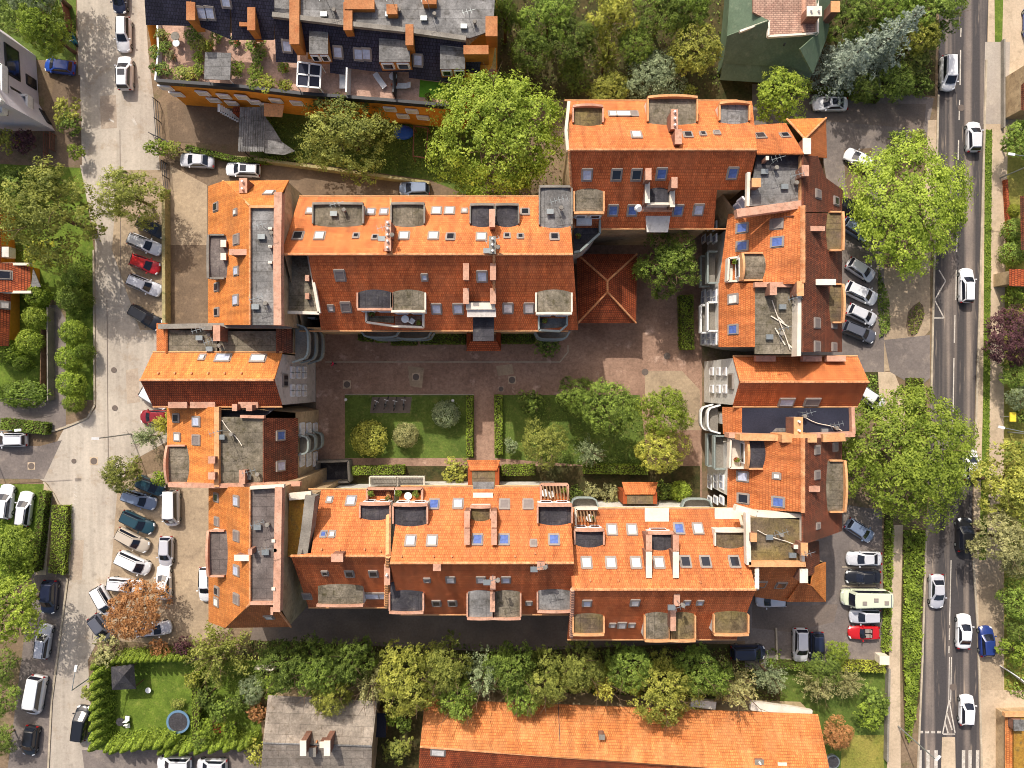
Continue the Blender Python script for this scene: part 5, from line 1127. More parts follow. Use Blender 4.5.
# frame shelter with dark panels
p = W(307, 76, 7); t = thing('terrace_pergola', 'white-framed terrace pergola with dark blue glazed panels above the orange front', 'pergola', (p.x, p.y, 6.42)); ROOTLOC[t.name] = Vector(t.location)
mb = MB(); P4 = [W(298, 62, 8.4), W(321, 65, 8.4), (W(320, 88, 8.4)), W(297, 86, 8.4)]
for a, c in ((P4[0], P4[1]), (P4[1], P4[2]), (P4[2], P4[3]), (P4[3], P4[0]), ((P4[0] + P4[1]) / 2, (P4[2] + P4[3]) / 2), ((P4[0] + P4[3]) / 2, (P4[1] + P4[2]) / 2)): mb.bar(a, c, .16, .14)
for q in P4: mb.tube(Vector((q.x, q.y, 6.42)), q, .06, .06, 6)
part('frame', mb, M['white'], t); mb = MB(); mb.slab([v - Z * .06 for v in P4], (0, 0, .03)); part('panel', mb, M['felt_blue'], t)
# garden hut roof on the terrace
p = W(217, 67, 8); t = thing('terrace_shelter', 'square grey canopy standing among the plants on the roof terrace', 'canopy', (p.x, p.y, 6.42)); ROOTLOC[t.name] = Vector(t.location)
mb = MB(); P4 = [W(205, 52, 8.6), W(231, 53, 8.6), W(230, 80, 8.6), W(204, 79, 8.6)]; mb.slab(P4, (0, 0, .12)); part('roof', mb, M['felt'], t)
for q in P4: mb = MB(); d = (p - q) * .1; q2 = Vector((q.x + d.x, q.y + d.y, q.z)); mb.tube(Vector((q2.x, q2.y, 6.42)), q2 - Z * .1, .05, .05, 6); part('post', mb, M['white'], t)
def aerial(b, x, y, z, h=2.6, n=4):
    p = W(x, y, z); mb = MB(); mb.tube(p, p + Z * h, .035, .025, 5)
    mb.bar(p + Z * h + Vector((-.7, -.2, -.15)), p + Z * h + Vector((.7, .2, -.15)), .04, .04)
    for k in range(n): c = p + Z * (h - .15) + Vector((-.6 + k * .4, -.17 + k * .11, 0)); mb.bar(c + Vector((.1, -.3, 0)), c + Vector((-.1, .3, 0)), .03, .03)
    part('aerial', mb, M['steel'], b)
def pot(x, y, r, sp, label, base=6.42, h=.9, kind='small'):
    p = W(x, y, base + h * .6); t = thing('potted_plant', label, 'plant', (p.x, p.y, base), 'plants on the roof terraces', ru(0, 6)); rm = r * (CAMH - base - h) / FOC
    mb = MB(); mb.tube((0, 0, 0), (0, 0, .4), .2, .28, 10); o = bpy.data.objects.new('pot', mb.data('pot', M['tile_red'])); link(o, t)
    R0, H0 = BASE[kind]; o = bpy.data.objects.new('foliage', crown(kind, sp, 0, 0, 0)); link(o, t); o.location = (0, 0, h * .65); o.scale = (rm / R0,) * 2 + (h * .6 / H0,)
PT = [(163, 36, 7, 'olive', 'olive bush at the top of the left terrace railing'), (166, 48, 6, 'green', 'small green bush by the left terrace railing'), (156, 53, 7, 'green', 'bushy green plant overhanging the left terrace railing'), (164, 70, 8, 'green', 'round green plant low on the left terrace edge'), (155, 68, 5, 'dark', 'dark little plant at the outer corner of the left terrace'), (183, 74, 9, 'olive', 'spreading plant along the orange front at the left terrace'), (192, 75, 7, 'yellow', 'yellow-green plant along the orange front'), (195, 33, 10, 'green', 'tall leafy plant under the twin roof windows, left one'), (219, 32, 9, 'green', 'leafy plant under the twin roof windows, right one'), (200, 47, 9, 'yellow', 'yellow-flowering shrub above the grey canopy'), (209, 46, 6, 'gold', 'golden shrub touching the top of the grey canopy'), (199, 58, 6, 'hedge', 'green planter left of the grey canopy, upper'), (199, 71, 6, 'hedge', 'green planter left of the grey canopy, lower'), (238, 69, 8, 'hedge', 'bright green bush right of the grey canopy'), (255, 44, 9, 'green', 'upper end of the leafy terrace divider'), (259, 57, 8, 'green', 'middle of the leafy terrace divider'), (256, 72, 8, 'hedge', 'lower part of the leafy terrace divider'), (254, 84, 7, 'hedge', 'bottom tuft of the leafy terrace divider by the parapet'), (268, 84, 9, 'gold', 'bright yellow shrub at the parapet'), (285, 86, 7, 'gold', 'smaller yellow shrub at the parapet'), (172, 56, 5, 'pale', 'pale potted plant near the round terrace tables'), (236, 41, 6, 'dark', 'dark potted plant under the dark roof edge'), (284, 68, 6, 'lime', 'grass-green planter beside the white-framed pergola'), (429, 97, 4, 'dark', 'little dark plant at the bottom of the grass mat')]
for x, y, r, sp, lab in PT: pot(x, y, r * 1.15, sp, lab)
table(175, 36, 7.16, 'small round table at the top of the planted terrace', 'stone', .5); table(176, 43, 7.16, 'second small round table on the planted terrace, below the first', 'white', .4)
# grey house, left
b = block('modern_house', 'pale grey modern house with white-edged balconies at the left edge', (20, 90), 'house', None)
hg = 9.0; ring = [(-60, 20, hg), (-2, 35, hg), (20, 49, hg), (27, 120, hg), (22, 124, hg), (-60, 124, hg)]
gw = [W(-60, 40, 0), W(4, 40, 0)]
def V3(px, py, h): return W(px, py, h)
base = [(-80, 36), (10, 36), (36, 56), (39, 104), (55, 131), (-80, 131)]     # ground plan seen at wall foot
P0 = [W(x, y, 0) for x, y in base]; mb = MB()
for a, c in zip(P0, P0[1:] + P0[:1]): mb.poly([a, c, Vector((c.x, c.y, hg)), Vector((a.x, a.y, hg))])
part('wall', mb, M['pl_lilac'], b); mb = MB(); mb.poly([Vector((a.x, a.y, hg)) for a in P0]); part('flat_roof', mb, M['felt'], b)
mb = MB(); Q = [Vector((a.x, a.y, hg + .3)) for a in P0]
for a, c in zip(Q, Q[1:] + Q[:1]): mb.bar(a - Z * .3, c - Z * .3, .3, .6)
part('parapet', mb, M['white'], b)
fr = Plane(P0[2], P0[3], P0[2] + Z * 5); f2 = Plane(P0[3], P0[4], P0[3] + Z * 5)
facade(b, fr, [(31, 82), (16, 95)], 1.1, 1.6, 'd', 'dark'); facade(b, fr, [(12, 62)], 3.4, 2.2, 'd', 'dark'); facade(b, f2, [(47, 118)], 1.8, 1.4, 'd', 'dark')
for (x0, y0, x1, y1, hz) in ((-30, 62, 7, 115, 6.6), (14, 98, 32, 119, 2.6)):
    P4 = [W(x0, y0, hz), W(x1, y0 + (6 if x0 < 0 else 0), hz), W(x1, y1, hz), W(x0, y1, hz)]; mb = MB(); mb.slab(P4, (0, 0, .25)); o = part('balcony', mb, M['felt'], b); mb = MB()
    for a, c in zip(P4, P4[1:]): mb.bar(a + Z * .5, c + Z * .5, .26, .9)
    part('railing', mb, M['white'], o)
# red-roofed house, left
b = block('red_roofed_house', 'house with dark red tiled roof and orange wall cut by the left edge', (5, 290), 'house', None)
h1 = 5.0; pl = PP((30, 268, 2.2), (30, 291, 2.2), (0, 280, 3.6)); roof(b, [(pl, [(30, 263), (31, 292), (-40, 292), (-40, 263)])], 'tile_red')
pl2 = PP((10, 300, 2.4), (9, 345, 2.4), (-40, 320, 6.5)); roof(b, [(pl2, [(11, 293), (9, 346), (-60, 346), (-60, 293)])], 'tile_red', 'main_roof'); pl3 = PP((3, 200, 3), (3, 262, 3), (-40, 230, 7)); roof(b, [(pl3, [(1, 200), (1, 262), (-60, 262), (-60, 200)])], 'tile_red', 'main_roof')
walls(b, [(30, 264, 2.1), (31, 291, 2.1), (9, 292, 2.2), (9, 345, 2.2), (-60, 345, 2.2), (-60, 200, 2.6), (1, 200, 2.8), (1, 264, 2.8)], M['pl_orange'], inset=.25)
parapet(b, [(-10, 264), (31, 264)], 3.0, .3, M['coping_w'], .4, 'verge'); parapet(b, [(-10, 292), (31, 292)], 3.0, .3, M['coping_w'], .4, 'verge'); skylights(b, pl, [(5, 275, 'd')]); skylights(b, pl2, [(4, 305, 'w', 'm')])
mb = MB(); mb.box(W(5, 252, 3) - Z * .5, 1.0, 1.2, 1.2); part('bay_window', mb, M['pl_white'], b)
p = W(35, 281, 2.5); t = thing('roofed_canopy', 'small grey pointed canopy beside the red roof at the left', 'canopy', (p.x, p.y, 0)); mb = MB(); mb.slab([W(33, 268, 2.6), W(41, 287, 2.4), W(31, 287, 2.4)], (0, 0, .1)); part('sheet', mb, M['felt'], t); mb = MB(); mb.tube(W(39, 285, 0), W(39.3, 285.3, 2.35), .05, .05, 6); part('post', mb, M['steel'], t)
# green villa, top right
b = block('green_roofed_villa', 'villa with green sheet-metal roofs and a brick-paved roof terrace at the top edge', (775, 40), 'house', None)
flat(b, [(753, -60), (818, -60), (818, 33), (769, 36), (768, 20), (753, 12)], 7.6, M['clay_paver'], .3, 'terrace')
pA = PP((723, 63, 4.2), (812, 74, 4.2), (770, 36, 7.3)); pB = PP((720, 80, 2.8), (806, 85, 2.8), (760, 65, 4.2)); pE_ = PP((836, 5, 4.2), (828, 60, 4.2), (818, 25, 7.4)); pL = PP((722, 62, 4.2), (722, 10, 4.2), (752, 30, 6.8))
roof(b, [(pA, [(723, 63), (727, 36), (768, 21), (769, 36), (818, 33), (800, 49), (813, 74), (790, 67)]), (pE_, [(818, 33), (818, -40), (838, -40), (831, 20), (826, 40), (813, 74), (800, 49)])], 'green_metal'); roof(b, [(pB, [(720, 80), (723, 62), (790, 66), (812, 74), (806, 86), (800, 85)])], 'green_metal', 'lean_to_roof')
roof(b, [(pL, [(727, 36), (732, -40), (753, -40), (753, 12), (768, 20)])], 'green_metal', 'side_roof'); pG = PP((762, 49, 5.6), (798, 49, 5.6), (780, 36, 7.2)); roof(b, [(pG, [(760, 50), (769, 36.5), (812, 33.5), (798, 49)])], 'green_metal', 'gable_roof')
parapet(b, [(740, 31), (769, 20.5), (768.5, 36), (818, 33), (818, -20)], 8.0, .22, M['coping_w'], .4); parapet(b, [(804, -30), (804, 32)], 7.75, .35, M['coping'], .3, 'paving_strip'); chimney(b, 807, 6, 822, 16, 9.5, 2.5, 'coping_w', 2); chimney(b, 831, 1, 840, 12, 8.5, 2.5, 'coping_or')
walls(b, [(723, 63, 4), (732, -40, 4), (838, -40, 4), (826, 45, 4), (812, 74, 4)], M['green_metal'], inset=.5); bumps(b, pA, [(784, 45)], 'dark')
# grey sheet-roofed house, bottom
b = block('grey_roofed_house', 'house with a wide grey sheet roof and two white roof vents at the bottom', (318, 740), 'house', None)
pN_ = PP((268, 696, 4.6), (376, 700, 4.6), (320, 745, 7)); pS_ = PP((262, 800, 4.6), (372, 800, 4.6), (320, 745, 7))
roof(b, [(pN_, [(268, 695), (377, 701), (372, 746), (263, 743)]), (pS_, [(263, 743), (372, 746), (370, 810), (258, 810)])], 'eternit')
walls(b, [(268, 696, 4.5), (377, 701, 4.5), (372, 746, 6.8), (370, 805, 4.5), (258, 805, 4.5), (263, 743, 6.8)], M['pl_tan'], inset=.4)
for x in (303, 327): chimney(b, x - 3.2, 741, x + 3.2, 756, 8.8, 2.4, 'coping_w'); 
chimney(b, 309, 748, 316, 757, 7.6, 1.4, 'stone'); chimney(b, 319.5, 742, 325, 748, 7.8, 1, 'coping_w'); ridges(b, [((263, 743, 7.1), (372, 746, 7.1))], r=.1, mt='felt'); bumps(b, pN_, [(306, 735), (317, 741)])
# long orange building, bottom
b = block('long_low_building', 'long low building with pale orange speckled tiles along the bottom edge', (620, 745), 'building', None)
pN_ = PP((426, 700, 4.2), (818, 714, 4.2), (420, 747, 7.6)); pS_ = PP((418, 800, 4.2), (840, 830, 4.2), (420, 747, 7.6))
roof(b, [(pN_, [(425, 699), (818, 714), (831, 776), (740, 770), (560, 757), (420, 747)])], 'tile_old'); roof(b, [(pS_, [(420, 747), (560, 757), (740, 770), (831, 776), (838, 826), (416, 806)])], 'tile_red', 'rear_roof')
walls(b, [(425, 699, 4.1), (818, 714, 4.1), (831, 776, 7), (838, 826, 4.1), (416, 806, 4.1), (420, 747, 7.3)], M['pl_tan'], inset=.4); ridges(b, [((420, 747, 7.7), (740, 770, 7.7))], r=.13)
parapet(b, [(691, 703), (716, 706)], 3.9, .9, M['coping_w'], .5, 'eaves_slab'); parapet(b, [(751, 706), (790, 711), (812, 715)], 3.9, 1.0, M['coping_w'], .5, 'eaves_slab'); chimney(b, 599, 735, 605, 740, 7.4, 1, 'stone'); chimney(b, 755, 760, 764, 765, 8, 1.2, 'stone', 1); chimney(b, 778, 763, 787, 772, 8, 1.2, 'coping_w')
mb = MB(); mb.bar(pN_.hit(558, 700) + Z * .06, pN_.hit(560, 745) + Z * .06, .07, .06); part('cable', mb, M['dark'], b); skylights(b, pS_, [(438, 752, 'w', 'l')])
# right edge buildings
b = block('orange_flat_house', 'orange-walled house with pale flat roof at the bottom right corner', (1020, 740), 'house', None)
pl = PP((1005, 716, 1.9), (1005, 790, 1.9), (1014, 745, 2.3)); roof(b, [(pl, [(1005, 714), (1014, 722), (1014, 820), (1005, 820)])], 'tile_old'); flat(b, [(1014, 716), (1080, 716), (1080, 820), (1014, 820)], 2.5, M['felt_gold']); walls(b, [(1005, 714, 1.8), (1080, 714, 2.3), (1080, 820, 2.3), (1005, 820, 1.8)], M['pl_tan'], inset=.1); parapet(b, [(1005, 715), (1080, 715)], 2.8, .5, M['coping_or'], .5)
chimney(b, 1014, 720, 1024, 731, 3.2, 1.0, 'felt')
b = block('orange_tiled_house', 'house with red-orange tiled roof cut by the right edge between round bushes', (1016, 275), 'house', None)
pl = PP((1008, 270, 3.2), (1008, 287, 3.2), (1030, 280, 5)); roof(b, [(pl, [(1009, 269), (1080, 269), (1080, 287), (1009, 286)])], 'tile_red'); pl2 = PP((1016, 185, 3.2), (1016, 240, 3.2), (1040, 210, 6)); roof(b, [(pl2, [(1020, 196), (1080, 196), (1080, 250), (1021, 250)])], 'tile_brown', 'main_roof'); walls(b, [(1008, 268, 3), (1080, 268, 3), (1080, 287, 3), (1008, 286, 3)], M['pl_tan'], inset=.3)
b = block('edge_house', 'house with brown tiled gable just showing at the right edge near the top', (1020, 85), 'house', None)
pl = PP((1014, 62, 4), (1014, 110, 4), (1040, 85, 7)); roof(b, [(pl, [(1021, 85), (1080, 40), (1080, 120), (1021, 110)])], 'tile_brown'); walls(b, [(1023, 62, 3.8), (1080, 60, 3.8), (1080, 112, 3.8), (1023, 110, 3.8)], M['pl_tan'], inset=.3)
# corrugated carport, top
p = W(264, 130, 3); t = thing('corrugated_canopy', 'grey corrugated canopy with a triangular sail end below the orange terraced row', 'canopy', (p.x, p.y, 0))
mb = MB()
for k in range(11):
    x0 = 240 + k * 2.4; x1 = 238 + k * 2.4; mb.slab([W(x0, 107, 2.9), W(x0 + 2.1, 107, 2.95), W(x1 + 2.1, 152, 2.75), W(x1, 151, 2.7)], (0, 0, .06))
part('roof', mb, M['felt'], t); mb = MB(); mb.slab([W(266, 118, 2.9), W(272, 126, 2.8), W(282, 142, 2.6), W(295, 151, 2.5), W(284, 155, 2.5), W(264, 153, 2.6)], (0, 0, .04)); part('sail', mb, M['felt'], t)
for x, y in ((242, 110), (264, 150), (241, 149), (264, 110)): mb = MB(); q = W(x, y, 2.7); mb.tube(Vector((q.x, q.y, 0)), q, .06, .06, 6); part('post', mb, M['dark'], t)
p = W(273, 110, 4); t = thing('awning', 'small tan square awning on the orange front above the corrugated canopy', 'awning', (p.x, p.y, 0)); mb = MB(); mb.slab([W(264, 103, 4.2), W(284, 105, 4.2), (W(282, 117, 3.9)), W(264, 116, 3.9)], (0, 0, .1)); part('cloth', mb, M['coping_or'], t); mb = MB(); mb.tube(W(281, 115, 0), W(281.4, 115.2, 3.9), .05, .05, 6); part('post', mb, M['dark'], t)
# outside stair
p = W(228, 113, 2); t = thing('outside_stair', 'pale open-tread outside stair against the orange front', 'stair', (p.x, p.y, 0)); mb = MB()
for k in range(9): q = W(219 + k * 2.3, 108 + k * 1.3, 3.6 - k * .38); mb.box(q, .3, .9, .06)
part('tread', mb, M['white'], t); mb = MB(); mb.bar(W(218, 110, 3.6), W(239, 121, .2), .1, .2); part('stringer', mb, M['dark'], t)
p = W(239, 112, 1.5); mb = MB(); mb.box((p.x, p.y, 1.0), .9, .7, 2.0); mb.box((p.x, p.y, 2.05), 1.0, .8, .1); solo('garden_cabinet', mb, M['tile_red'], 'dark red cabinet at the foot of the outside stair', 'cabinet', loc=(p.x, p.y, 0))
# gazebo and garden
p = W(124, 678, 2.5); t = thing('gazebo', 'small grey hipped garden gazebo in the hedged garden at bottom left', 'gazebo', (p.x, p.y, 0)); A = (124, 675); C4 = [(111, 667), (134, 664), (136, 689), (112, 690)]
roof(t, [(PP((*a, 2.3), (*c, 2.3), (*A, 3.5)), [a, c, A]) for a, c in zip(C4, C4[1:] + C4[:1])], 'felt_dark')
for x, y in C4: mb = MB(); q = W(x, y, 2.2); d = (p - q) * .15; mb.tube(Vector((q.x + d.x, q.y + d.y, 0)), Vector((q.x + d.x, q.y + d.y, 2.3)), .07, .07, 6); part('post', mb, M['wood'], t)
p = W(178, 722, .8); t = thing('trampoline', 'round black trampoline with blue padded rim on the garden lawn', 'trampoline', (p.x, p.y, 0)); mb = MB(); mb.tube((p.x, p.y, .74), (p.x, p.y, .78), 1.2, 1.2, 28); part('mat', mb, M['felt_dark'], t)
mb = MB(); n = 28
for k in range(n): a0, a1 = 2 * math.pi * k / n, 2 * math.pi * (k + 1) / n; f = lambda a, r, z: Vector((p.x + math.cos(a) * r, p.y + math.sin(a) * r, z)); mb.hexa([f(a0, 1.16, .74), f(a1, 1.16, .74), f(a1, 1.42, .74), f(a0, 1.42, .74)], [f(a0, 1.16, .82), f(a1, 1.16, .82), f(a1, 1.42, .82), f(a0, 1.42, .82)])
M['pad'] = plain('blue_pad', S(96, 128, 156), .6); part('rim_pad', mb, M['pad'], t)
for k in range(6): a = k * 1.047; mb = MB(); mb.tube((p.x + math.cos(a) * 1.3, p.y + math.sin(a) * 1.3, 0), (p.x + math.cos(a) * 1.3, p.y + math.sin(a) * 1.3, .75), .035, .035, 5); part('leg', mb, M['steel'], t)
chair(127, 718.5, 1.5, 'white garden chair on the lawn, upper of two left of the trampoline', 'white', 0); chair(127.5, 726, -1.5, 'white garden chair on the lawn, lower of two left of the trampoline', 'white', 0); table(120, 722, .74, 'dark round garden table beside the two white chairs', 'felt_dark', .5)
table(148, 690.5, .5, 'tiny pale round table on the lawn right of the gazebo', 'white', .35); 
p = W(219, 729, .5); mb = MB(); mb.box((p.x, p.y, .2), 1.3, .9, .4); mb.box((p.x, p.y, .42), 1.4, 1.0, .05); solo('raised_bed', mb, M['tile_red'], 'rust-red raised bed ringed by shrubs in the bottom left garden', 'raised bed', loc=(p.x, p.y, 0))
p = W(379, 726, 1.4); t = thing('garden_shed', 'small dark blue-grey flat shed right of the grey-roofed house', 'shed', (p.x, p.y, 0)); mb = MB(); a, c = W(373, 713, 2), W(386, 737, 2); mb.box(((a.x + c.x) / 2, (a.y + c.y) / 2, 1), abs(c.x - a.x) * .9, abs(c.y - a.y) * .9, 2); part('wall', mb, M['wood'], t); mb = MB(); mb.box(((a.x + c.x) / 2, (a.y + c.y) / 2, 2.05), abs(c.x - a.x), abs(c.y - a.y), .1); part('roof', mb, M['felt_blue'], t)
p = W(833, 762, .5); t = thing('paddling_tub', 'round grey tub beside the long orange building', 'tub', (p.x, p.y, 0)); mb = MB(); mb.tube((p.x, p.y, 0), (p.x, p.y, .5), .8, .85, 18); part('body', mb, M['steel'], t); mb = MB(); mb.tube((p.x, p.y, .5), (p.x, p.y, .53), .7, .7, 18); part('cover', mb, M['felt_dark'], t)
p = W(882.5, 659, .8); t = thing('utility_box', 'pale yellow utility box at the pavement by the red convertible', 'utility box', (p.x, p.y, 0)); mb = MB(); mb.box((p.x, p.y, .6), 1.1, 1.0, 1.2); part('body', mb, M['coping_w'], t); mb = MB(); mb.box((p.x, p.y, 1.24), 1.2, 1.1, .08); part('lid', mb, M['coping_w'], t)
# blue tarp pool under the orange front
p = W(403, 132, .5); mb = MB(); mb.ball((p.x, p.y, .3), (1.3, .9, .5), 12, 8); solo('tarpaulin_heap', mb, plain('blue_tarp', S(40, 90, 190), .5), 'bright blue tarpaulin heap in the shaded garden below the orange front', 'tarpaulin', loc=(p.x, p.y, 0))
p = W(420, 142, 1.2); t = thing('climbing_frame', 'rust-brown climbing frame in the shaded garden left of the big lime-green tree', 'climbing frame', (p.x, p.y, 0)); mb = MB(); C4 = [W(414, 126, 2.2), W(428, 128, 2.2), W(426, 158, 2.2), W(413, 156, 2.2)]
for a, c in zip(C4, C4[1:] + C4[:1]): mb.bar(a, c, .12, .12)
part('top_rail', mb, M['rust'], t)
for q in C4: mb = MB(); mb.tube(Vector((q.x, q.y, 0)), q, .06, .06, 6); part('post', mb, M['rust'], t)
# bin enclosure in the courtyard corner and balcony blocks
p = W(333, 472, 1.2); t = thing('bin_enclosure', 'dark walled bin enclosure with pale rim in the lower left corner of the courtyard', 'enclosure', (p.x, p.y, 0)); mb = MB(); C4 = [W(316, 462, 1.8), W(348, 461, 1.8), W(349, 482, 1.8), W(316, 483, 1.8)]
for a, c in zip(C4, C4[1:] + C4[:1]): mb.bar(a - Z * .9, c - Z * .9, .25, 1.8)
part('wall', mb, M['stone'], t); mb = MB(); mb.poly([v - Z * 1.75 for v in C4]); part('floor', mb, M['felt_dark'], t)
# ---- walls, fences, gates
def fence(name, px, h, mat, label, cat, w=.12, posts=0, step=2.2, rails=False, bw=None):
    P = [W(x, y, h * .5) for x, y in px]; P = [Vector((p.x, p.y, 0)) for p in P]; t = thing(name, label, cat, P[0]); mb = MB(); pm = MB()
    for a, c in zip(P, P[1:]):
        if rails:
            for z in (h * .3, h * .62, h * .95): mb.bar(a + Z * z, c + Z * z, w, .07)
        else: mb.bar(a + Z * h / 2, c + Z * h / 2, w, h); 
        n = max(1, int((c - a).length / step))
        if posts:
            for k in range(n + 1): q = a + (c - a) * k / n; o = MB(); o.tube(q, q + Z * (h + .06), posts, posts, 6); part('post', o, M[mat], t)
    part('rail' if rails else 'panel', mb, M[mat], t); return t
fence('retaining_wall', [(166, 190), (166.5, 330)], 1.4, 'conc_wall', 'mossy yellowish retaining wall between the angled parking and the sunken lane', 'wall', .4)
fence('retaining_wall', [(256, 160), (345, 172), (430, 184)], 1.2, 'conc_wall', 'long low yellowish wall above the sunken service lane', 'wall', .35); fence('garden_wall', [(182, 152), (256, 160)], .9, 'conc_wall', 'low wall continuing left behind the two cars at the top lane', 'wall', .3)
fence('metal_fence', [(156, 100), (159, 140)], 1.6, 'dark', 'dark mesh fence at the left corner of the orange terraced row', 'fence', .05, .05, 2.4, True); fence('metal_fence', [(164, 162), (167, 192)], 1.6, 'dark', 'dark mesh gate fence beside the top parking cars', 'fence', .05, .05, 1.8, True); fence('metal_fence', [(151, 134), (160, 138), (182, 149)], 1.2, 'dark', 'short dark rail over the rounded hedge at the top junction', 'fence', .05, .04, 1.8, True)
fence('garden_fence', [(50.5, 308), (51, 400)], 1.3, 'stone', 'pale slatted fence along the grey garden path at the left', 'fence', .12, .06, 2.6); fence('garden_fence', [(44, 330), (43, 390)], 1.1, 'wood', 'low brown inner fence parallel to the garden path at the left', 'fence', .08, .05, 2.2)
fence('garden_fence', [(46.5, 134), (46.5, 172)], 1.2, 'rust', 'rusty brown fence below the grey modern house, outer one', 'fence', .08, .05, 2.2, True); fence('garden_fence', [(53, 134), (52.5, 150)], 1.2, 'rust', 'short rusty brown fence below the grey modern house, inner one', 'fence', .08, .05, 2.2, True)
fence('garden_fence', [(64, 0), (66, 10), (70, 32)], 1.3, 'rust', 'rust-red fence by the scooter at the top left', 'fence', .1, .05, 2.0)
fence('plank_edging', [(776, 628), (777, 660)], .25, 'kerb', 'pale kerb line left of the silver off-road car', 'edging', .2); fence('white_gate', [(1004, 668), (1016, 676), (1032, 690)], 1.5, 'white', 'white railing fence at the right edge above the orange-walled house', 'fence', .1, .06, 1.6); fence('garden_wall', [(1003, 40), (1003, 80), (1003, 128)], .6, 'stone', 'thin grey garden wall along the wide pavement at the top right', 'wall', .2)
fence('garden_wall', [(1005, 180), (1010, 262)], .6, 'tile_red', 'low red-brown front garden wall at the right edge', 'wall', .3); fence('parking_bay_rail', [(842, 586), (876, 586)], .12, 'kerb', 'white kerb strip between the dark car and the camper van', 'edging', .12); fence('parking_bay_rail', [(842, 567), (876, 567)], .12, 'kerb', 'white kerb strip between the white coupe and the dark car', 'edging', .12)
fence('garden_wall', [(888, 668), (886, 760)], .8, 'stone', 'grey wall along the left edge of the lower pavement', 'wall', .25); fence('garden_wall', [(256, 667), (276, 668)], 1.0, 'coping_w', 'pale short wall left of the alley trees', 'wall', .3)
# street lamps
def lamp(bx, by, h, hx, hy, label, mat='steel'):
    q = W(bx, by, 0); e = W(hx, hy, h); t = thing('street_lamp', label, 'street lamp', (q.x, q.y, 0)); top = Vector((q.x, q.y, h - .15)); mb = MB(); mb.tube(q, top, .09, .06, 8); part('pole', mb, M[mat], t)
    mb = MB(); mb.tube(top, e - (e - top) * .1, .05, .045, 6); part('arm', mb, M[mat], t); mb = MB(); d = (e - top).normalized(); mb.bar(e - d * .55, e + d * .2, .28, .12); part('lamp_head', mb, M['white'], t)
lamp(131, 434, 7.4, 93.5, 438.5, 'thin street lamp standing at the silvery bush, its white head over the left street'); lamp(-14, 432, 7.0, 19.5, 430, 'white street lamp reaching in from the left edge over the side street'); lamp(898, 726, 8.0, 939, 757, 'grey street lamp with white arm over the zebra crossing at bottom right'); lamp(104, 668, 6.5, 76, 667, 'thin street lamp by the hedge corner, its head over the lower left street'); lamp(1000, 178, 7.5, 1010, 154, 'thin street lamp on the right pavement near the top')
lamp(1008, 432, 5.0, 1000, 427, 'short white lamp post at the yellow sign on the right')
p = W(1014, 417, 2.4); t = thing('yellow_sign', 'plain yellow rectangular sign among the bushes at the right edge', 'sign', (p.x, p.y, 0)); M['yel'] = plain('yellow_sign_paint', S(232, 206, 60), .5); mb = MB(); mb.box((p.x, p.y, 2.2), .7, 1.1, .14); part('board', mb, M['yel'], t); mb = MB(); mb.tube((p.x, p.y, 0), (p.x, p.y, 1.6), .05, .05, 6); part('post', mb, M['steel'], t)
def bollard(x, y, label):
    p = W(x, y, .4); t = thing('garden_light', label, 'garden light', (p.x, p.y, 0)); mb = MB(); mb.tube((p.x, p.y, 0), (p.x, p.y, .7), .07, .07, 8); part('post', mb, M['dark'], t); mb = MB(); mb.ball((p.x, p.y, .85), .2, 10, 8); part('globe', mb, M['white'], t)
bollard(346.5, 399.5, 'white globe light at the left corner of the courtyard lawn'); bollard(453, 400.5, 'white globe light on the courtyard lawn above the grey-green bush')
# bicycles
def bicycle(x, y, rz, label):
    p = W(x, y, .5); t = thing('bicycle', label, 'bicycle', (p.x, p.y, 0), 'bicycles parked on the courtyard lawn', rz)
    def lp(nm, mb, m, par=t): o = bpy.data.objects.new(nm, mb.data(nm, M[m])); return link(o, par)
    for sx in (-.52, .52):
        mb = MB(); n = 14
        for k in range(n): a, c = 2 * math.pi * k / n, 2 * math.pi * (k + 1) / n; mb.bar((sx + math.cos(a) * .34, 0, .35 + math.sin(a) * .34), (sx + math.cos(c) * .34, 0, .35 + math.sin(c) * .34), .05, .05)
        lp('wheel', mb, 'car_black')
    mb = MB()
    for a, c in (((-.52, 0, .35), (-.15, 0, .85)), ((-.15, 0, .85), (.38, 0, .85)), ((.38, 0, .85), (.52, 0, .35)), ((-.52, 0, .35), (-.05, 0, .33)), ((-.05, 0, .33), (.36, 0, .8)), ((-.05, 0, .33), (-.18, 0, .95))): mb.tube(a, c, .03, .03, 6)
    lp('frame', mb, 'steel'); mb = MB(); mb.box((-.19, 0, .98), .26, .16, .07); lp('saddle', mb, 'car_black'); mb = MB(); mb.bar((.38, -.28, 1.02), (.38, .28, 1.02), .06, .06); mb.tube((.38, 0, .85), (.38, 0, 1.02), .025, .025, 5); lp('handlebar', mb, 'white')
for k, (x, y, lab) in enumerate([(376, 404, 'bicycle at the left end of the lawn rack'), (386, 403, 'second bicycle from the left in the lawn rack'), (395, 404, 'third bicycle from the left in the lawn rack'), (404, 403, 'bicycle at the right end of the lawn rack')]): bicycle(x, y, 1.1 + .12 * k, lab)
sheet('bicycle_stand', [(372, 397), (412, 397), (410, 413), (370, 413)], 'asphalt_dk', 6)
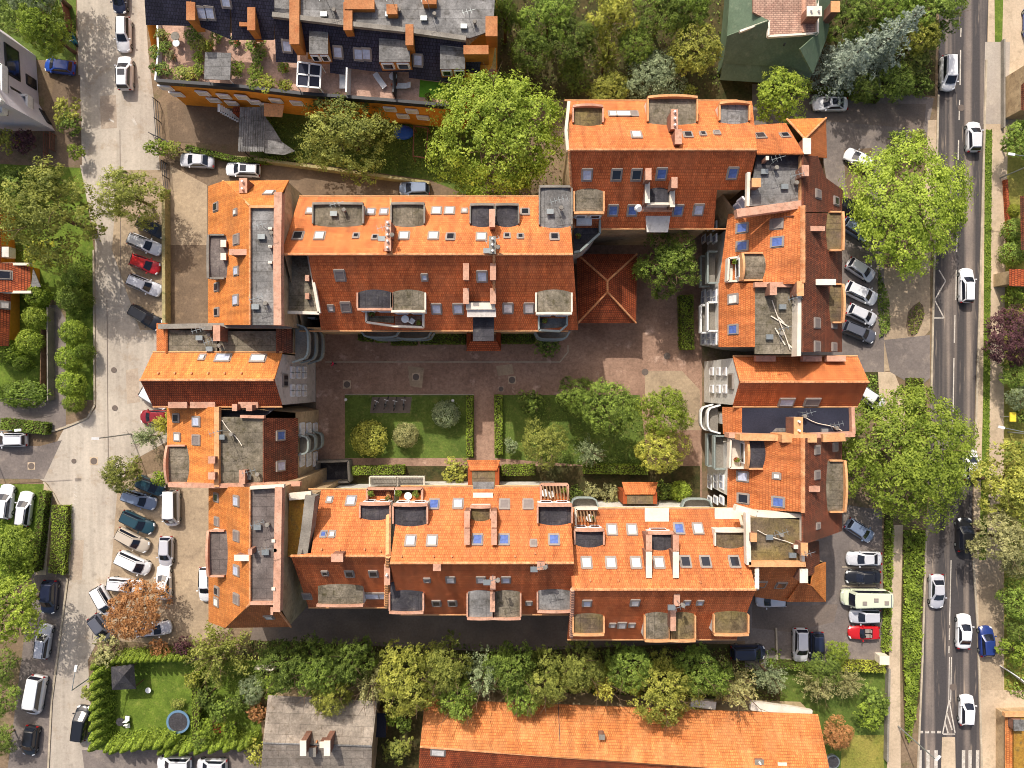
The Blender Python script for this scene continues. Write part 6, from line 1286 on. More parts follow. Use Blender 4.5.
# scooter
p = W(73, 39, .6); t = thing('motor_scooter', 'teal motor scooter parked by the rust-red fence at the top left', 'scooter', (p.x, p.y, 0), None, -1.2)
def lp(nm, mb, m, par): o = bpy.data.objects.new(nm, mb.data(nm, m)); return link(o, par)
M['tealp'] = plain('teal_scooter_paint', S(40, 120, 136), .35)
for sx in (-.6, .6): mb = MB(); mb.tube((sx, -.07, .26), (sx, .07, .26), .26, .26, 12); lp('wheel', mb, M['tyre'], t)
mb = MB(); mb.hexa([(-.85, -.2, .4), (-.2, -.22, .3), (-.2, .22, .3), (-.85, .2, .4)], [(-.8, -.18, .75), (-.25, -.18, .7), (-.25, .18, .7), (-.8, .18, .75)]); mb.box((.1, 0, .3), .7, .36, .1); mb.hexa([(.4, -.24, .3), (.6, -.2, .3), (.6, .2, .3), (.4, .24, .3)], [(.3, -.2, .95), (.42, -.16, .95), (.42, .16, .95), (.3, .2, .95)]); lp('body', mb, M['tealp'], t)
mb = MB(); mb.box((-.5, 0, .8), .62, .3, .1); lp('seat', mb, M['car_black'], t); mb = MB(); mb.bar((.36, -.34, 1.02), (.36, .34, 1.02), .05, .05); lp('handlebar', mb, M['steel'], t)
# person in the courtyard
def person(x, y, rz, label, top, legs):
    p = W(x, y, .9); V = [(0, 0, .95), (0, 0, 1.2), (0, 0, 1.42), (0, .01, 1.52), (0, .03, 1.64), (0, .02, 1.74), (-.19, 0, 1.4), (-.25, -.05, 1.14), (-.24, .1, .92), (.19, 0, 1.4), (.25, .05, 1.14), (.24, .16, .94), (-.1, 0, .88), (-.11, .14, .5), (-.11, .1, .08), (-.11, .24, .04), (.1, 0, .88), (.11, -.06, .5), (.11, -.26, .12), (.11, -.14, .04)]
    E = [(0, 1), (1, 2), (2, 3), (3, 4), (4, 5), (2, 6), (6, 7), (7, 8), (2, 9), (9, 10), (10, 11), (0, 12), (12, 13), (13, 14), (14, 15), (0, 16), (16, 17), (17, 18), (18, 19)]
    R = [.16, .15, .17, .06, .1, .09, .07, .05, .04, .07, .05, .04, .1, .07, .05, .045, .1, .07, .05, .045]
    me = bpy.data.meshes.new('person'); me.from_pydata(V, E, []); o = bpy.data.objects.new('person', me); link(o); sk = o.modifiers.new('s', 'SKIN'); 
    for i, r in enumerate(R): me.skin_vertices[0].data[i].radius = (r, r * .85)
    me.skin_vertices[0].data[0].use_root = True; o.modifiers.new('d', 'SUBSURF').levels = 2
    bpy.context.view_layer.update(); ev = o.evaluated_get(bpy.context.evaluated_depsgraph_get()); m2 = bpy.data.meshes.new_from_object(ev); o.modifiers.clear(); o.data = m2; m2.materials.clear()
    for m in (plain('skin', S(206, 160, 130), .6), plain('jacket', top, .8), plain('trousers', legs, .8), plain('hair', S(60, 40, 28), .8)): m2.materials.append(m)
    for f in m2.polygons:
        z, ax = f.center.z, abs(f.center.x); f.use_smooth = True; f.material_index = 3 if z > 1.7 or (z > 1.6 and f.center.y < .0) else 0 if z > 1.5 or (ax > .19 and z < .98 and z > .85) else 1 if z > .93 or ax > .2 else 2
    o.location = (p.x, p.y, 0); o.rotation_euler = (0, 0, rz); tag(o, label, 'person')
person(333, 364, 1.2, 'person in a pink-red top walking across the left end of the courtyard', S(210, 40, 80), S(50, 46, 56))
# ================================================================ trees
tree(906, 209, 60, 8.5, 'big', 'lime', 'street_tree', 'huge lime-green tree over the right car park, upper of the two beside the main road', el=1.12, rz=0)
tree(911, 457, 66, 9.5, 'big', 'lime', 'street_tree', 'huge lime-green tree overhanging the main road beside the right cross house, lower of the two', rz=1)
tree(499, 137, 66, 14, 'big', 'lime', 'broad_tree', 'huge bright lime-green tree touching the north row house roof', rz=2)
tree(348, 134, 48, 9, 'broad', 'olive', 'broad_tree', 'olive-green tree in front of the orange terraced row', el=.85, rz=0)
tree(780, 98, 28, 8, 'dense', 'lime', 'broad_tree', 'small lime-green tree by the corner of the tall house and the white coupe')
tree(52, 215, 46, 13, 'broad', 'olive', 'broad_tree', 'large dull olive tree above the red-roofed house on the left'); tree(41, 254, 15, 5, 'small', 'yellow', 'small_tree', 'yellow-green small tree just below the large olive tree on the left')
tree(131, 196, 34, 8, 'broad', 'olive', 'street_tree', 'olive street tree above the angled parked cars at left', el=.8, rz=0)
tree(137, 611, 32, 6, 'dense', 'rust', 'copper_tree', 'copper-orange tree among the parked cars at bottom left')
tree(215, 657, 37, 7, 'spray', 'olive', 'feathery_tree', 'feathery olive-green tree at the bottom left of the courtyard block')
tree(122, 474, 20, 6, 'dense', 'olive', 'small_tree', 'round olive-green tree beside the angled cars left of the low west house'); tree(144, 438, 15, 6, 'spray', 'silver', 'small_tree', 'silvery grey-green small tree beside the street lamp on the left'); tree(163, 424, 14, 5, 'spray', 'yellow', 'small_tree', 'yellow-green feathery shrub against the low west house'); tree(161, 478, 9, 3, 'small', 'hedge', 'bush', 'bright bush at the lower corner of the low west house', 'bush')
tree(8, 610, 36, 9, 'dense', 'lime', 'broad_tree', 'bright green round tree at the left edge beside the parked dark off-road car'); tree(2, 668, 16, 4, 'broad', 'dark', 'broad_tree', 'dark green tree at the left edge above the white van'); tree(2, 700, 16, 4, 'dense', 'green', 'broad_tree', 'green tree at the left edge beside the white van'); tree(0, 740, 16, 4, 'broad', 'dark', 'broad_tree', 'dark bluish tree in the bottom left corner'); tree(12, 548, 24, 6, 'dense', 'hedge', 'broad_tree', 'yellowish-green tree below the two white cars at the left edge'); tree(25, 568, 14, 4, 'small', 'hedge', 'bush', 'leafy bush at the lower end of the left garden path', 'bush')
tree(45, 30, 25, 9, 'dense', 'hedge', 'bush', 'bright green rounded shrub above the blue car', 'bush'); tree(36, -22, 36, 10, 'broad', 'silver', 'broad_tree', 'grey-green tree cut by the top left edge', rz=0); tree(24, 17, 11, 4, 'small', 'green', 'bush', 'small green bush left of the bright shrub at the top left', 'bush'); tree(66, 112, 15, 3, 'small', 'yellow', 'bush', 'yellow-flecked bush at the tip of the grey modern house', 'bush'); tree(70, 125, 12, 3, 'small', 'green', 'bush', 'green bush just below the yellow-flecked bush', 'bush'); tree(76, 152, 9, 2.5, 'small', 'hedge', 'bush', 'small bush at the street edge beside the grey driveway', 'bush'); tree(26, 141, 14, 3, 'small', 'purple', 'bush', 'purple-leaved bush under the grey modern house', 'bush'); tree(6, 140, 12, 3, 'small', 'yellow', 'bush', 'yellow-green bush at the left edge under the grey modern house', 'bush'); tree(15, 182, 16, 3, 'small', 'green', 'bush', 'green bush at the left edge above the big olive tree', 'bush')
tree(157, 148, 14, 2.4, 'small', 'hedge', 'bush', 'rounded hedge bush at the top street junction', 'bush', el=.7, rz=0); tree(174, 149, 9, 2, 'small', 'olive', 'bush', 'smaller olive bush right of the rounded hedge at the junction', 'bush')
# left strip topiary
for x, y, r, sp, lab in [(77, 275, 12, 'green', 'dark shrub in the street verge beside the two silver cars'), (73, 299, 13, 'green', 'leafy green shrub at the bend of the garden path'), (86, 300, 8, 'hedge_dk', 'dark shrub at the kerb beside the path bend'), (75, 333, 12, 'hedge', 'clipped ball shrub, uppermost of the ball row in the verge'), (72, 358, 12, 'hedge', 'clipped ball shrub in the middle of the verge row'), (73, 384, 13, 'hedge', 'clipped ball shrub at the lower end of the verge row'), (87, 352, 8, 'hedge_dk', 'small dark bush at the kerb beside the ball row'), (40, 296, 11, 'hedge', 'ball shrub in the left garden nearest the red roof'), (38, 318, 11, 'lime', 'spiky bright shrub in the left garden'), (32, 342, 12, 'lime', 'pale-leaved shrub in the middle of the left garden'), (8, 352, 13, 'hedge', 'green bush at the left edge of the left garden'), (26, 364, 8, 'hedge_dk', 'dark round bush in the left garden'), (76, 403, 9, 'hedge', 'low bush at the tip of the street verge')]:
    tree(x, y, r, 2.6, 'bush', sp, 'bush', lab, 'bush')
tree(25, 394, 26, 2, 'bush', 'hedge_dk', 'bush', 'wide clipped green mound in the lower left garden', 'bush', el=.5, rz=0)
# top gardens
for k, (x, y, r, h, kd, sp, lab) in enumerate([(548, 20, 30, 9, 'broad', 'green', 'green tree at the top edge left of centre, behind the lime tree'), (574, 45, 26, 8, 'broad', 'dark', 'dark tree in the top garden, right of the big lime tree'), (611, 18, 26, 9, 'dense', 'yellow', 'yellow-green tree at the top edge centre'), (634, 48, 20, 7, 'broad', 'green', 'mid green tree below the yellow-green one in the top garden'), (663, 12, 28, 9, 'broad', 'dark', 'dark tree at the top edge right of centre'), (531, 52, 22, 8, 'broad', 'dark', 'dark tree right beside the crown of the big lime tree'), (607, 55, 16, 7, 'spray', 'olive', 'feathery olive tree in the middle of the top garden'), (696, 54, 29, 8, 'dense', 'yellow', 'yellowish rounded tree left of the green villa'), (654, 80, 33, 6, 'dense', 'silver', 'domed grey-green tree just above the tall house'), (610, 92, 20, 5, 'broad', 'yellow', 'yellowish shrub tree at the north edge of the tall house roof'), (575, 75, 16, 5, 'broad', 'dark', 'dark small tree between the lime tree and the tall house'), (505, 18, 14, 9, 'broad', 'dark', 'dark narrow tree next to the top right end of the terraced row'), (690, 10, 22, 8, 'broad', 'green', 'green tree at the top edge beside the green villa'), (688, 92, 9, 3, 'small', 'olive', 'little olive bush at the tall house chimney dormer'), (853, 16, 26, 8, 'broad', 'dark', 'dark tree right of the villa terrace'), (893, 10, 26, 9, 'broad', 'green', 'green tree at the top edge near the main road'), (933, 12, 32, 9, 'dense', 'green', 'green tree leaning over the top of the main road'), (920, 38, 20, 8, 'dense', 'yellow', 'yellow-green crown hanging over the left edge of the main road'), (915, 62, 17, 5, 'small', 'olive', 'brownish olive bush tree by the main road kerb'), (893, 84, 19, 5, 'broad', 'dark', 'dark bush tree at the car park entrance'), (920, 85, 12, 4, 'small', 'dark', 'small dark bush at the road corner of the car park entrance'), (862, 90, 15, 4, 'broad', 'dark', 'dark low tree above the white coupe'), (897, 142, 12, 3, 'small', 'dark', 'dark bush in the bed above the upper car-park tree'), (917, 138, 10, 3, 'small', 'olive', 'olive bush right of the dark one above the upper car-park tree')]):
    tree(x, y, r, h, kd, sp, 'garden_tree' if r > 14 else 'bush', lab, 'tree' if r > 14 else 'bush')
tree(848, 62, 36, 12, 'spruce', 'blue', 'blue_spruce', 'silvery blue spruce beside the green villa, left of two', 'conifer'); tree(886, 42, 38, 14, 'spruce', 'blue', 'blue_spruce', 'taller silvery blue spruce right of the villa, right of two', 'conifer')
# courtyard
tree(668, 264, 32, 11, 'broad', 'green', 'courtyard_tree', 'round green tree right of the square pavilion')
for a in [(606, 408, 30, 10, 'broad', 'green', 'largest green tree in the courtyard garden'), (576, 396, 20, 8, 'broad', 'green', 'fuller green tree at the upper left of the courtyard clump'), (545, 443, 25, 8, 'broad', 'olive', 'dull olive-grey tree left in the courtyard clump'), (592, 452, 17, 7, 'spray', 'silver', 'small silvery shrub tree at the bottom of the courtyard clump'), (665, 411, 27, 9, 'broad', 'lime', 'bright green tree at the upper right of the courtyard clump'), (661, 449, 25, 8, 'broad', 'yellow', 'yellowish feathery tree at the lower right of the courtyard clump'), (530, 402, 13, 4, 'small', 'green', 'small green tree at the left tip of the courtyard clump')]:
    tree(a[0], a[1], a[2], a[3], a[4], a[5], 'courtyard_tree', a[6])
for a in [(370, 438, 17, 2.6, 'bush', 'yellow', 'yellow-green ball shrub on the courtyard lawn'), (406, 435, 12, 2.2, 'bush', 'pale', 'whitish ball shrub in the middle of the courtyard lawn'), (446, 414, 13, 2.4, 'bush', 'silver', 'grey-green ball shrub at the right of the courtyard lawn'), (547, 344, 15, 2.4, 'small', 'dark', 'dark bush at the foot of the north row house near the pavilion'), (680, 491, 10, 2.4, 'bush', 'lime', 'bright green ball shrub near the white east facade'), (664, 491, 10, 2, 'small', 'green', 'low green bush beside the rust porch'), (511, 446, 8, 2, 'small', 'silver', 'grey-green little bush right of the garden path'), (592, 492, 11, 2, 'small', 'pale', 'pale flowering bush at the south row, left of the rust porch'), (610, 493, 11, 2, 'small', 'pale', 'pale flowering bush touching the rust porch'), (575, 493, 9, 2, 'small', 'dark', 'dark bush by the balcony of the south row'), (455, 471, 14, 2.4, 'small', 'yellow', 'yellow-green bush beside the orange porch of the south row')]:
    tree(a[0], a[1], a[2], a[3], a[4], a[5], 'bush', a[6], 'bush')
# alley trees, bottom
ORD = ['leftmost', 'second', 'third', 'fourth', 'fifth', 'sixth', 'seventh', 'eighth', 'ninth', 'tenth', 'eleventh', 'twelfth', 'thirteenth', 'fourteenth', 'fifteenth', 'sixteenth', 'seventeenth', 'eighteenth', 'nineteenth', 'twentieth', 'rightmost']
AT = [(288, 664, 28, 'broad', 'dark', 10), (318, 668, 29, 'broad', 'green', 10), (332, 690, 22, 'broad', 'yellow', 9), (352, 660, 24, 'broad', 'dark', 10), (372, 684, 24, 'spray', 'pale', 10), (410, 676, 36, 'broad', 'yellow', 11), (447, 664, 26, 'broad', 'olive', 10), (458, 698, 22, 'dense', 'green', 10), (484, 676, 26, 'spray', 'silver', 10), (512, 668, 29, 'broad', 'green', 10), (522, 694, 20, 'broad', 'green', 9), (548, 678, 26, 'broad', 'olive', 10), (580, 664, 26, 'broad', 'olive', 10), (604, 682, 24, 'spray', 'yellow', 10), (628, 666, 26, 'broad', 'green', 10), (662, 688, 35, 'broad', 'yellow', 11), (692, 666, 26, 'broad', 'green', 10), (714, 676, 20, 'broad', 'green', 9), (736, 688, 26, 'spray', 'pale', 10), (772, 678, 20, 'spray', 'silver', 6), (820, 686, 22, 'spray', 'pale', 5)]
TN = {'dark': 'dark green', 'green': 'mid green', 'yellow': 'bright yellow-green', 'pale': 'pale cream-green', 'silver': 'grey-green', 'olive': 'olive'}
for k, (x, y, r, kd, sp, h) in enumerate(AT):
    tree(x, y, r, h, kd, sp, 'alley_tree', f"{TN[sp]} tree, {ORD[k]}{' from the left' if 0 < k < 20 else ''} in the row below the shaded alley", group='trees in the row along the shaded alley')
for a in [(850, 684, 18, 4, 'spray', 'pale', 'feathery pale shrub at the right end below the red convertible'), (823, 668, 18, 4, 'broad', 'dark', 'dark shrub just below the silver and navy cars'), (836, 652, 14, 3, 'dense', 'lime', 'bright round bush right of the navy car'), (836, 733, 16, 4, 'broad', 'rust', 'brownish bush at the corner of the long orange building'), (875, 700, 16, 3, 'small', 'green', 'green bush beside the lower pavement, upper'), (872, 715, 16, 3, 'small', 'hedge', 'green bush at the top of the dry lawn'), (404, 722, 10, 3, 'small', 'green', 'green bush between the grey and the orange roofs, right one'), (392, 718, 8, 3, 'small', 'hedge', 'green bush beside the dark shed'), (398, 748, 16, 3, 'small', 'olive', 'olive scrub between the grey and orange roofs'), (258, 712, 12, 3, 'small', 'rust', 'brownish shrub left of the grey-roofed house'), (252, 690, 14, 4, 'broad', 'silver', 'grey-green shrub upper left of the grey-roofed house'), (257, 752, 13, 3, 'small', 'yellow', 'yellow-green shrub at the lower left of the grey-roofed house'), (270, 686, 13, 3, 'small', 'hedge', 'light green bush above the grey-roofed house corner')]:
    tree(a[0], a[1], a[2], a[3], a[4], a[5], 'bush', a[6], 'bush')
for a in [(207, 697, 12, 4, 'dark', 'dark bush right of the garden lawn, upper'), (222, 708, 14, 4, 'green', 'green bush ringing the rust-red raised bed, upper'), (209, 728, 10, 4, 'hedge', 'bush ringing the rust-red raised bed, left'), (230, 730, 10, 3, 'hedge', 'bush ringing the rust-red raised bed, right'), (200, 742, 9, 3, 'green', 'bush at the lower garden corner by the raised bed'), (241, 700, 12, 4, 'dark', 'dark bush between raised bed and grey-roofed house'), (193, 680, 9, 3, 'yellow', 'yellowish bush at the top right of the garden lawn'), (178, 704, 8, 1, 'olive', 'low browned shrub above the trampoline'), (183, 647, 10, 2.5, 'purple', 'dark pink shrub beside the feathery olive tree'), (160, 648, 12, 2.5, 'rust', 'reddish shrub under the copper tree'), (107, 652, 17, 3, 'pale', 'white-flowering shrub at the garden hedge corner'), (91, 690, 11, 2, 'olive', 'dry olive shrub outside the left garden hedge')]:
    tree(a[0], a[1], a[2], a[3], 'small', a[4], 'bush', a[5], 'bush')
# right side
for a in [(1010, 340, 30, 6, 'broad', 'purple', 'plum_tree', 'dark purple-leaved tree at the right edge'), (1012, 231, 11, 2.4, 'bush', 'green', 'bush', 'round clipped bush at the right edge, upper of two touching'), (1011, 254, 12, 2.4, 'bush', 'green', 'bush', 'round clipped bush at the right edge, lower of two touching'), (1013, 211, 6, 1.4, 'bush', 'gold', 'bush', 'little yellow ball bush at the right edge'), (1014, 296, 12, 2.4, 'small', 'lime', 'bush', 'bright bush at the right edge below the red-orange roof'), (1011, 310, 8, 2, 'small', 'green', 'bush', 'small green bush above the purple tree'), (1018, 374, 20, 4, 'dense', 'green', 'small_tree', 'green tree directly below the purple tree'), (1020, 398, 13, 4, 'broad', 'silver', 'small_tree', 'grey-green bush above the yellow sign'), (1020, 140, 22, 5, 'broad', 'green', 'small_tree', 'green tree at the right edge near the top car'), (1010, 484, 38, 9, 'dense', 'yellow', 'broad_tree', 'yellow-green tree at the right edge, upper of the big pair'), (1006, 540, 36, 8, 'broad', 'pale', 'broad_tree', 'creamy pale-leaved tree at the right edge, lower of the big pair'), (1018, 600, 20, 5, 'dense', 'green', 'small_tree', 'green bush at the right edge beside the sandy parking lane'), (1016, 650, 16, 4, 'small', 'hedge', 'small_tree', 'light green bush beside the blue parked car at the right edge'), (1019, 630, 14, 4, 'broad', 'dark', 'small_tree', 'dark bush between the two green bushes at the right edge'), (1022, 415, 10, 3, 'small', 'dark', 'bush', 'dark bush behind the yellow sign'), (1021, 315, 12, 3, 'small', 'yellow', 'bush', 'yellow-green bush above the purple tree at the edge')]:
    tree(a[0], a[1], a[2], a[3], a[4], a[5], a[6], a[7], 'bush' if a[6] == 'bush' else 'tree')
# hedges
hedge([(358, 335), (372, 336)], 11, 1.4, 'hedge_dk', 'square clipped hedge block, left end below the north row house'); hedge([(375, 337), (386, 337)], 10, 1.3, 'hedge_dk', 'second clipped hedge block below the north row house')
hedge([(391, 339), (416, 339)], 12, 1.4, 'hedge_dk', 'clipped hedge in the middle below the north row house'); hedge([(420, 338), (465, 338)], 12, 1.4, 'hedge_dk', 'long clipped hedge left of the rust entrance porch'); hedge([(502, 338), (535, 338)], 11, 1.4, 'hedge_dk', 'clipped hedge right of the rust entrance porch')
hedge([(469.5, 396), (469.5, 456)], 7, 1.1, 'hedge', 'low hedge along the left side of the garden path'); hedge([(498.5, 395), (498.5, 454)], 8, 1.1, 'hedge', 'low hedge along the right side of the garden path')
hedge([(352, 471), (404, 470)], 9, 1.3, 'hedge', 'low clipped hedge at the bottom of the courtyard lawn'); hedge([(502, 471), (535, 470)], 11, 1.3, 'hedge', 'clipped hedge right of the orange porch of the south row'); hedge([(584, 469), (648, 470)], 10, 1.3, 'hedge', 'clipped hedge under the courtyard trees')
hedge([(687, 295), (688, 349)], 14, 1.6, 'hedge', 'thick clipped hedge in front of the east row house'); hedge([(0, 424), (46, 429)], 12, 1.2, 'hedge_dk', 'dark clipped hedge beside the silver car at the left edge')
hedge([(42, 492), (38, 530), (33, 572)], 8, 1.3, 'hedge_dk', 'narrow hedge along the left side of the sandy path'); hedge([(59, 506), (59, 540), (56, 574)], 17, 1.0, 'hedge', 'broad hedge bed along the left street', dens=60)
hedge([(185, 147), (240, 160), (300, 158)], 6, 1.2, 'hedge_dk', 'narrow dark hedge above the top two parked cars'); hedge([(840, 667), (886, 669)], 9, 1.4, 'gold', 'golden hedge below the red convertible'); hedge([(770, 666), (812, 668)], 7, 1.4, 'hedge_dk', 'dark hedge below the silver off-road car'); hedge([(774, 90), (820, 88), (880, 98)], 5, 1.2, 'hedge_dk', 'dark hedge under the green villa')
hedge([(195, 672), (195, 742)], 9, 1.8, 'hedge', 'leafy hedge along the right side of the garden lawn')
cover('ground_cover', [(903, 530), (924, 530), (921, 600), (918, 690), (910, 740), (905, 740), (902, 640)], 'hedge', 4200, .7, .3); cover('ground_cover', [(884, 520), (893, 520), (890, 650), (880, 652)], 'hedge', 1300, .6, .28); cover('ground_cover', [(862, 375), (876, 375), (882, 420), (864, 412)], 'green', 500, .5, .25); cover('ground_cover', [(906, 378), (922, 378), (928, 425), (905, 420)], 'hedge', 700, .6, .28)
cover('ground_cover', [(878, 266), (888, 300), (890, 330), (879, 338), (877, 300)], 'green', 700, .5, .25); cover('ground_cover', [(1004, 440), (1026, 440), (1026, 700), (1004, 690)], 'green', 1800, .8, .3); cover('ground_cover', [(250, 640), (780, 648), (780, 700), (250, 690)], 'dark', 4500, .5, .28); cover('ground_cover', [(822, 85), (926, 100), (932, 60), (860, 20), (822, 70)], 'dark', 2200, .6, .28)
cover('ground_cover', [(500, -5), (720, -5), (720, 92), (570, 98), (570, 190), (500, 190)], 'dark', 2200, .5, .26); cover('ground_cover', [(62, 262), (93, 258), (93, 320), (66, 322)], 'hedge_dk', 500, .3, .22); cover('ground_cover', [(200, 670), (262, 670), (262, 745), (200, 745)], 'dark', 1200, .4, .24); cover('ground_cover', [(908, 312), (919, 302), (924, 314), (918, 332), (908, 336)], 'olive', 260, .3, .22); cover('ground_cover', [(985, 130), (992, 130), (989, 480), (984, 540), (980, 540), (983, 400)], 'hedge', 1500, .18, .2); cover('ground_cover', [(255, 120), (470, 130), (470, 190), (430, 176), (262, 154)], 'dark', 2000, .4, .25); cover('ground_cover', [(520, 398), (640, 398), (646, 466), (540, 466)], 'dark', 1500, .3, .22)
cover('ground_cover', [(-5, -5), (66, -5), (66, 45), (-5, 30)], 'dark', 1500, .8, .3); cover('ground_cover', [(-5, 165), (60, 168), (50, 200), (34, 262), (8, 262), (-5, 200)], 'hedge_dk', 900, .3, .22); cover('ground_cover', [(-5, 515), (32, 530), (28, 580), (-5, 600)], 'hedge', 1200, .8, .3); cover('climbing_vines', [(440, 684), (474, 690), (470, 728), (455, 722), (446, 735), (438, 712)], 'hedge', 700, .5, .3, z0=4.6)
# thuja rows round the garden
n = 0
for k in range(13): thuja(118 + k * 5.6, 658 - k * .15, 3.0, .75, 'hedge', 'narrow yellow-green thuja in the row along the top of the hedged garden', 'thujas along the top of the hedged garden')
for k in range(17): thuja(98.5 - k * .12 + (k % 2) * 4.5, 664 + k * 5.0, 3.2, .95, 'hedge', 'narrow green thuja in the dense row beside the lower left street', 'thujas along the left side of the hedged garden')
for k in range(12): thuja(112 + k * 5.4, 745 - k * .6 + (k % 2) * 2, 3.4, .85, 'hedge', 'light green thuja in the row at the bottom of the hedged garden', 'thujas along the bottom of the hedged garden')
for k in range(13): thuja(164 + k * 7.2, 748 - k * .6 + (k % 2) * 3, 3.0, .85, 'hedge', 'light green thuja in the short row above the two bottom cars', 'thujas above the two cars at the bottom edge')
# ================================================================ cars
R = 'moving cars on the main road'
car(119, -3, 268, 'hatch', 'navy', 'dark navy car cut off by the top edge above a silver estate'); car(122.5, 33.5, 270, 'estate', 'pale_silver', 'silver estate car in the top street between a navy car and a white off-road car'); car(123.5, 72, 90, 'suv', 'white', 'white off-road car with black sunroof in the top street', sunroof=True); car(58, 65.5, 173, 'hatch', 'blue', 'bright blue hatchback beside the grey modern house')
car(196, 160, 177, 'sedan', 'silver', 'silver sedan on the top lane, left of the white estate'); car(242, 169, 177, 'estate', 'white', 'white estate with glass sunroof above the orange corner house', sunroof=True); car(414, 188, 180, 'hatch', 'steel_blue', 'silver-blue car peeking out behind the north row house roof')
car(831, 103, 180, 'sedan', 'white', 'white coupe with dark glass roof below the green villa', sunroof=True); car(860, 159, 150, 'hatch', 'white', 'white hatchback half under the upper car-park tree'); car(854, 209, -30, 'hatch', 'black', 'black car almost hidden under the upper car-park tree'); car(857, 229, -32, 'hatch', 'steel_blue', 'blue-grey car below the black one under the upper car-park tree')
car(862, 269.5, -33, 'hatch', 'pale_silver', 'silver hatchback uppermost of the four angled cars by the east row'); car(862.5, 293, -25, 'suv', 'white', 'white off-road car second of the four angled cars by the east row'); car(863, 314.5, -25, 'hatch', 'pale_silver', 'pale silver hatchback third of the four angled cars by the east row'); car(860.5, 332, -22, 'estate', 'grey', 'dark grey estate lowest of the four angled cars by the east row')
car(872, 398, -35, 'hatch', 'white', 'white hatchback at the tip of the right cross house roof'); car(861, 531, -33, 'hatch', 'steel_blue', 'blue-grey car half under the lower car-park tree'); car(865, 559, 180, 'sedan', 'pale_silver', 'pale silver sedan above the black car in the right car park', sunroof=False); car(864, 577.5, 180, 'sedan', 'black', 'black sedan directly above the cream camper van'); car(867, 599, 180, 'camper', 'mint', 'cream-green camper van in the right car park'); car(866, 617, 180, 'hatch', 'silver', 'silver hatchback directly below the camper van'); car(864.5, 633, 180, 'open', 'red', 'red open-top convertible in the right car park')
car(772, 601, 180, 'hatch', 'pale_silver', 'small silver car at the eaves of the bottom right corner house'); car(801.5, 646, 270, 'suv', 'pale_silver', 'silver off-road car parked upright beside the navy car'); car(818, 648, 270, 'hatch', 'navy', 'navy car directly right of the silver off-road car'); car(749, 653.5, 0, 'mpv', 'navy', 'dark navy people carrier at the right end of the shaded alley')
car(950, 72, 270, 'mpv', 'white', 'white people carrier driving down at the top of the main road', R); car(975, 136, 90, 'hatch', 'pale_silver', 'silver hatchback driving up near the top of the main road', R); car(968, 285, 90, 'estate', 'white', 'white car on the main road level with the zigzag marking', R); car(972, 465, 90, 'hatch', 'white', 'white car half under the lower big tree on the main road', R); car(966, 535, 90, 'suv', 'black', 'black off-road car on the main road below the big tree', R); car(938, 592, 270, 'sedan', 'silver', 'silver sedan driving down the left lane of the main road', R); car(965, 632, 88, 'sedan', 'white', 'white sedan on the main road beside the parked blue car', R); car(968, 711, 88, 'hatch', 'white', 'white hatchback on the main road nearest the zebra crossing', R); car(988, 642, 92, 'hatch', 'royal', 'deep blue car parked on the sandy lane at the right'); car(1033, 20, 90, 'hatch', 'blue', 'blue car cut by the right edge near the top')
car(150, 227, -25, 'hatch', 'black', 'black car mostly hidden under the olive street tree'); car(144, 244, -22, 'estate', 'pale_silver', 'silver estate just above the red car in the angled row'); car(144, 264, -20, 'hatch', 'red', 'red hatchback between two silver cars in the angled row'); car(143.5, 285, -22, 'estate', 'silver', 'silver estate just below the red car in the angled row'); car(144.5, 317.5, -30, 'estate', 'black', 'black estate at the lower end of the angled row'); car(153, 398, -30, 'hatch', 'white', 'white car tucked under the tip of the left cross house'); car(154, 417, 180, 'hatch', 'dark_red', 'dark red car under the yellow-green feathery shrub')
car(8, 440, 180, 'estate', 'pale_silver', 'silver car cut by the left edge in the grey side street'); car(4, 502, 84, 'estate', 'white', 'white estate cut by the left edge, left of another pale car'); car(23, 509, 83, 'estate', 'pale_silver', 'pale silver estate right of the white one by the narrow hedge'); car(149, 486, -22, 'hatch', 'teal', 'dark teal car half under the round olive-green tree'); car(138, 500, -18, 'estate', 'steel_blue', 'blue-grey estate at the top of the gravel parking row', scale=1.0); car(136.5, 523, -25, 'estate', 'teal', 'dark teal estate second in the gravel parking row'); car(131.5, 541, -28, 'estate', 'beige', 'beige estate in the middle of the gravel parking row'); car(132, 564, -25, 'mpv', 'white', 'white people carrier below the beige estate')
car(169.5, 509, 270, 'van', 'white', 'white minibus parked against the low west house', scale=.92); car(165, 552, 268, 'hatch', 'silver', 'silver hatchback below the white minibus'); car(163, 583, 92, 'sedan', 'white', 'white sedan beside the copper tree, below the silver hatchback'); car(205, 585, 270, 'estate', 'white', 'white estate tucked under the eaves of the south-west corner house'); car(124, 586, -6, 'estate', 'pale_silver', 'pale silver estate pointing into the copper tree'); car(102, 602, -60, 'mpv', 'white', 'boxy white people carrier at the left of the copper tree', scale=.92); car(100, 629, -53, 'hatch', 'grey', 'dark grey hatchback at the lower left of the copper tree'); car(153, 630, 8, 'estate', 'pale_silver', 'pale silver estate mostly under the copper tree')
car(47.5, 598, 266, 'suv', 'navy', 'dark navy off-road car at the top of the left parking lane'); car(42, 642, 82, 'estate', 'silver', 'silver estate below the navy off-road car in the left lane'); car(32.5, 697, 260, 'van', 'white', 'large white van in the left parking lane'); car(29, 742, 262, 'hatch', 'black', 'black hatchback below the large white van'); car(80, 724, 82, 'mpv', 'black', 'black people carrier beside the thuja hedge'); car(173, 765, 180, 'estate', 'white', 'white car at the bottom edge, left of two below the thujas'); car(211, 767, 180, 'hatch', 'pale_silver', 'silver car at the bottom edge, right of two below the thujas')
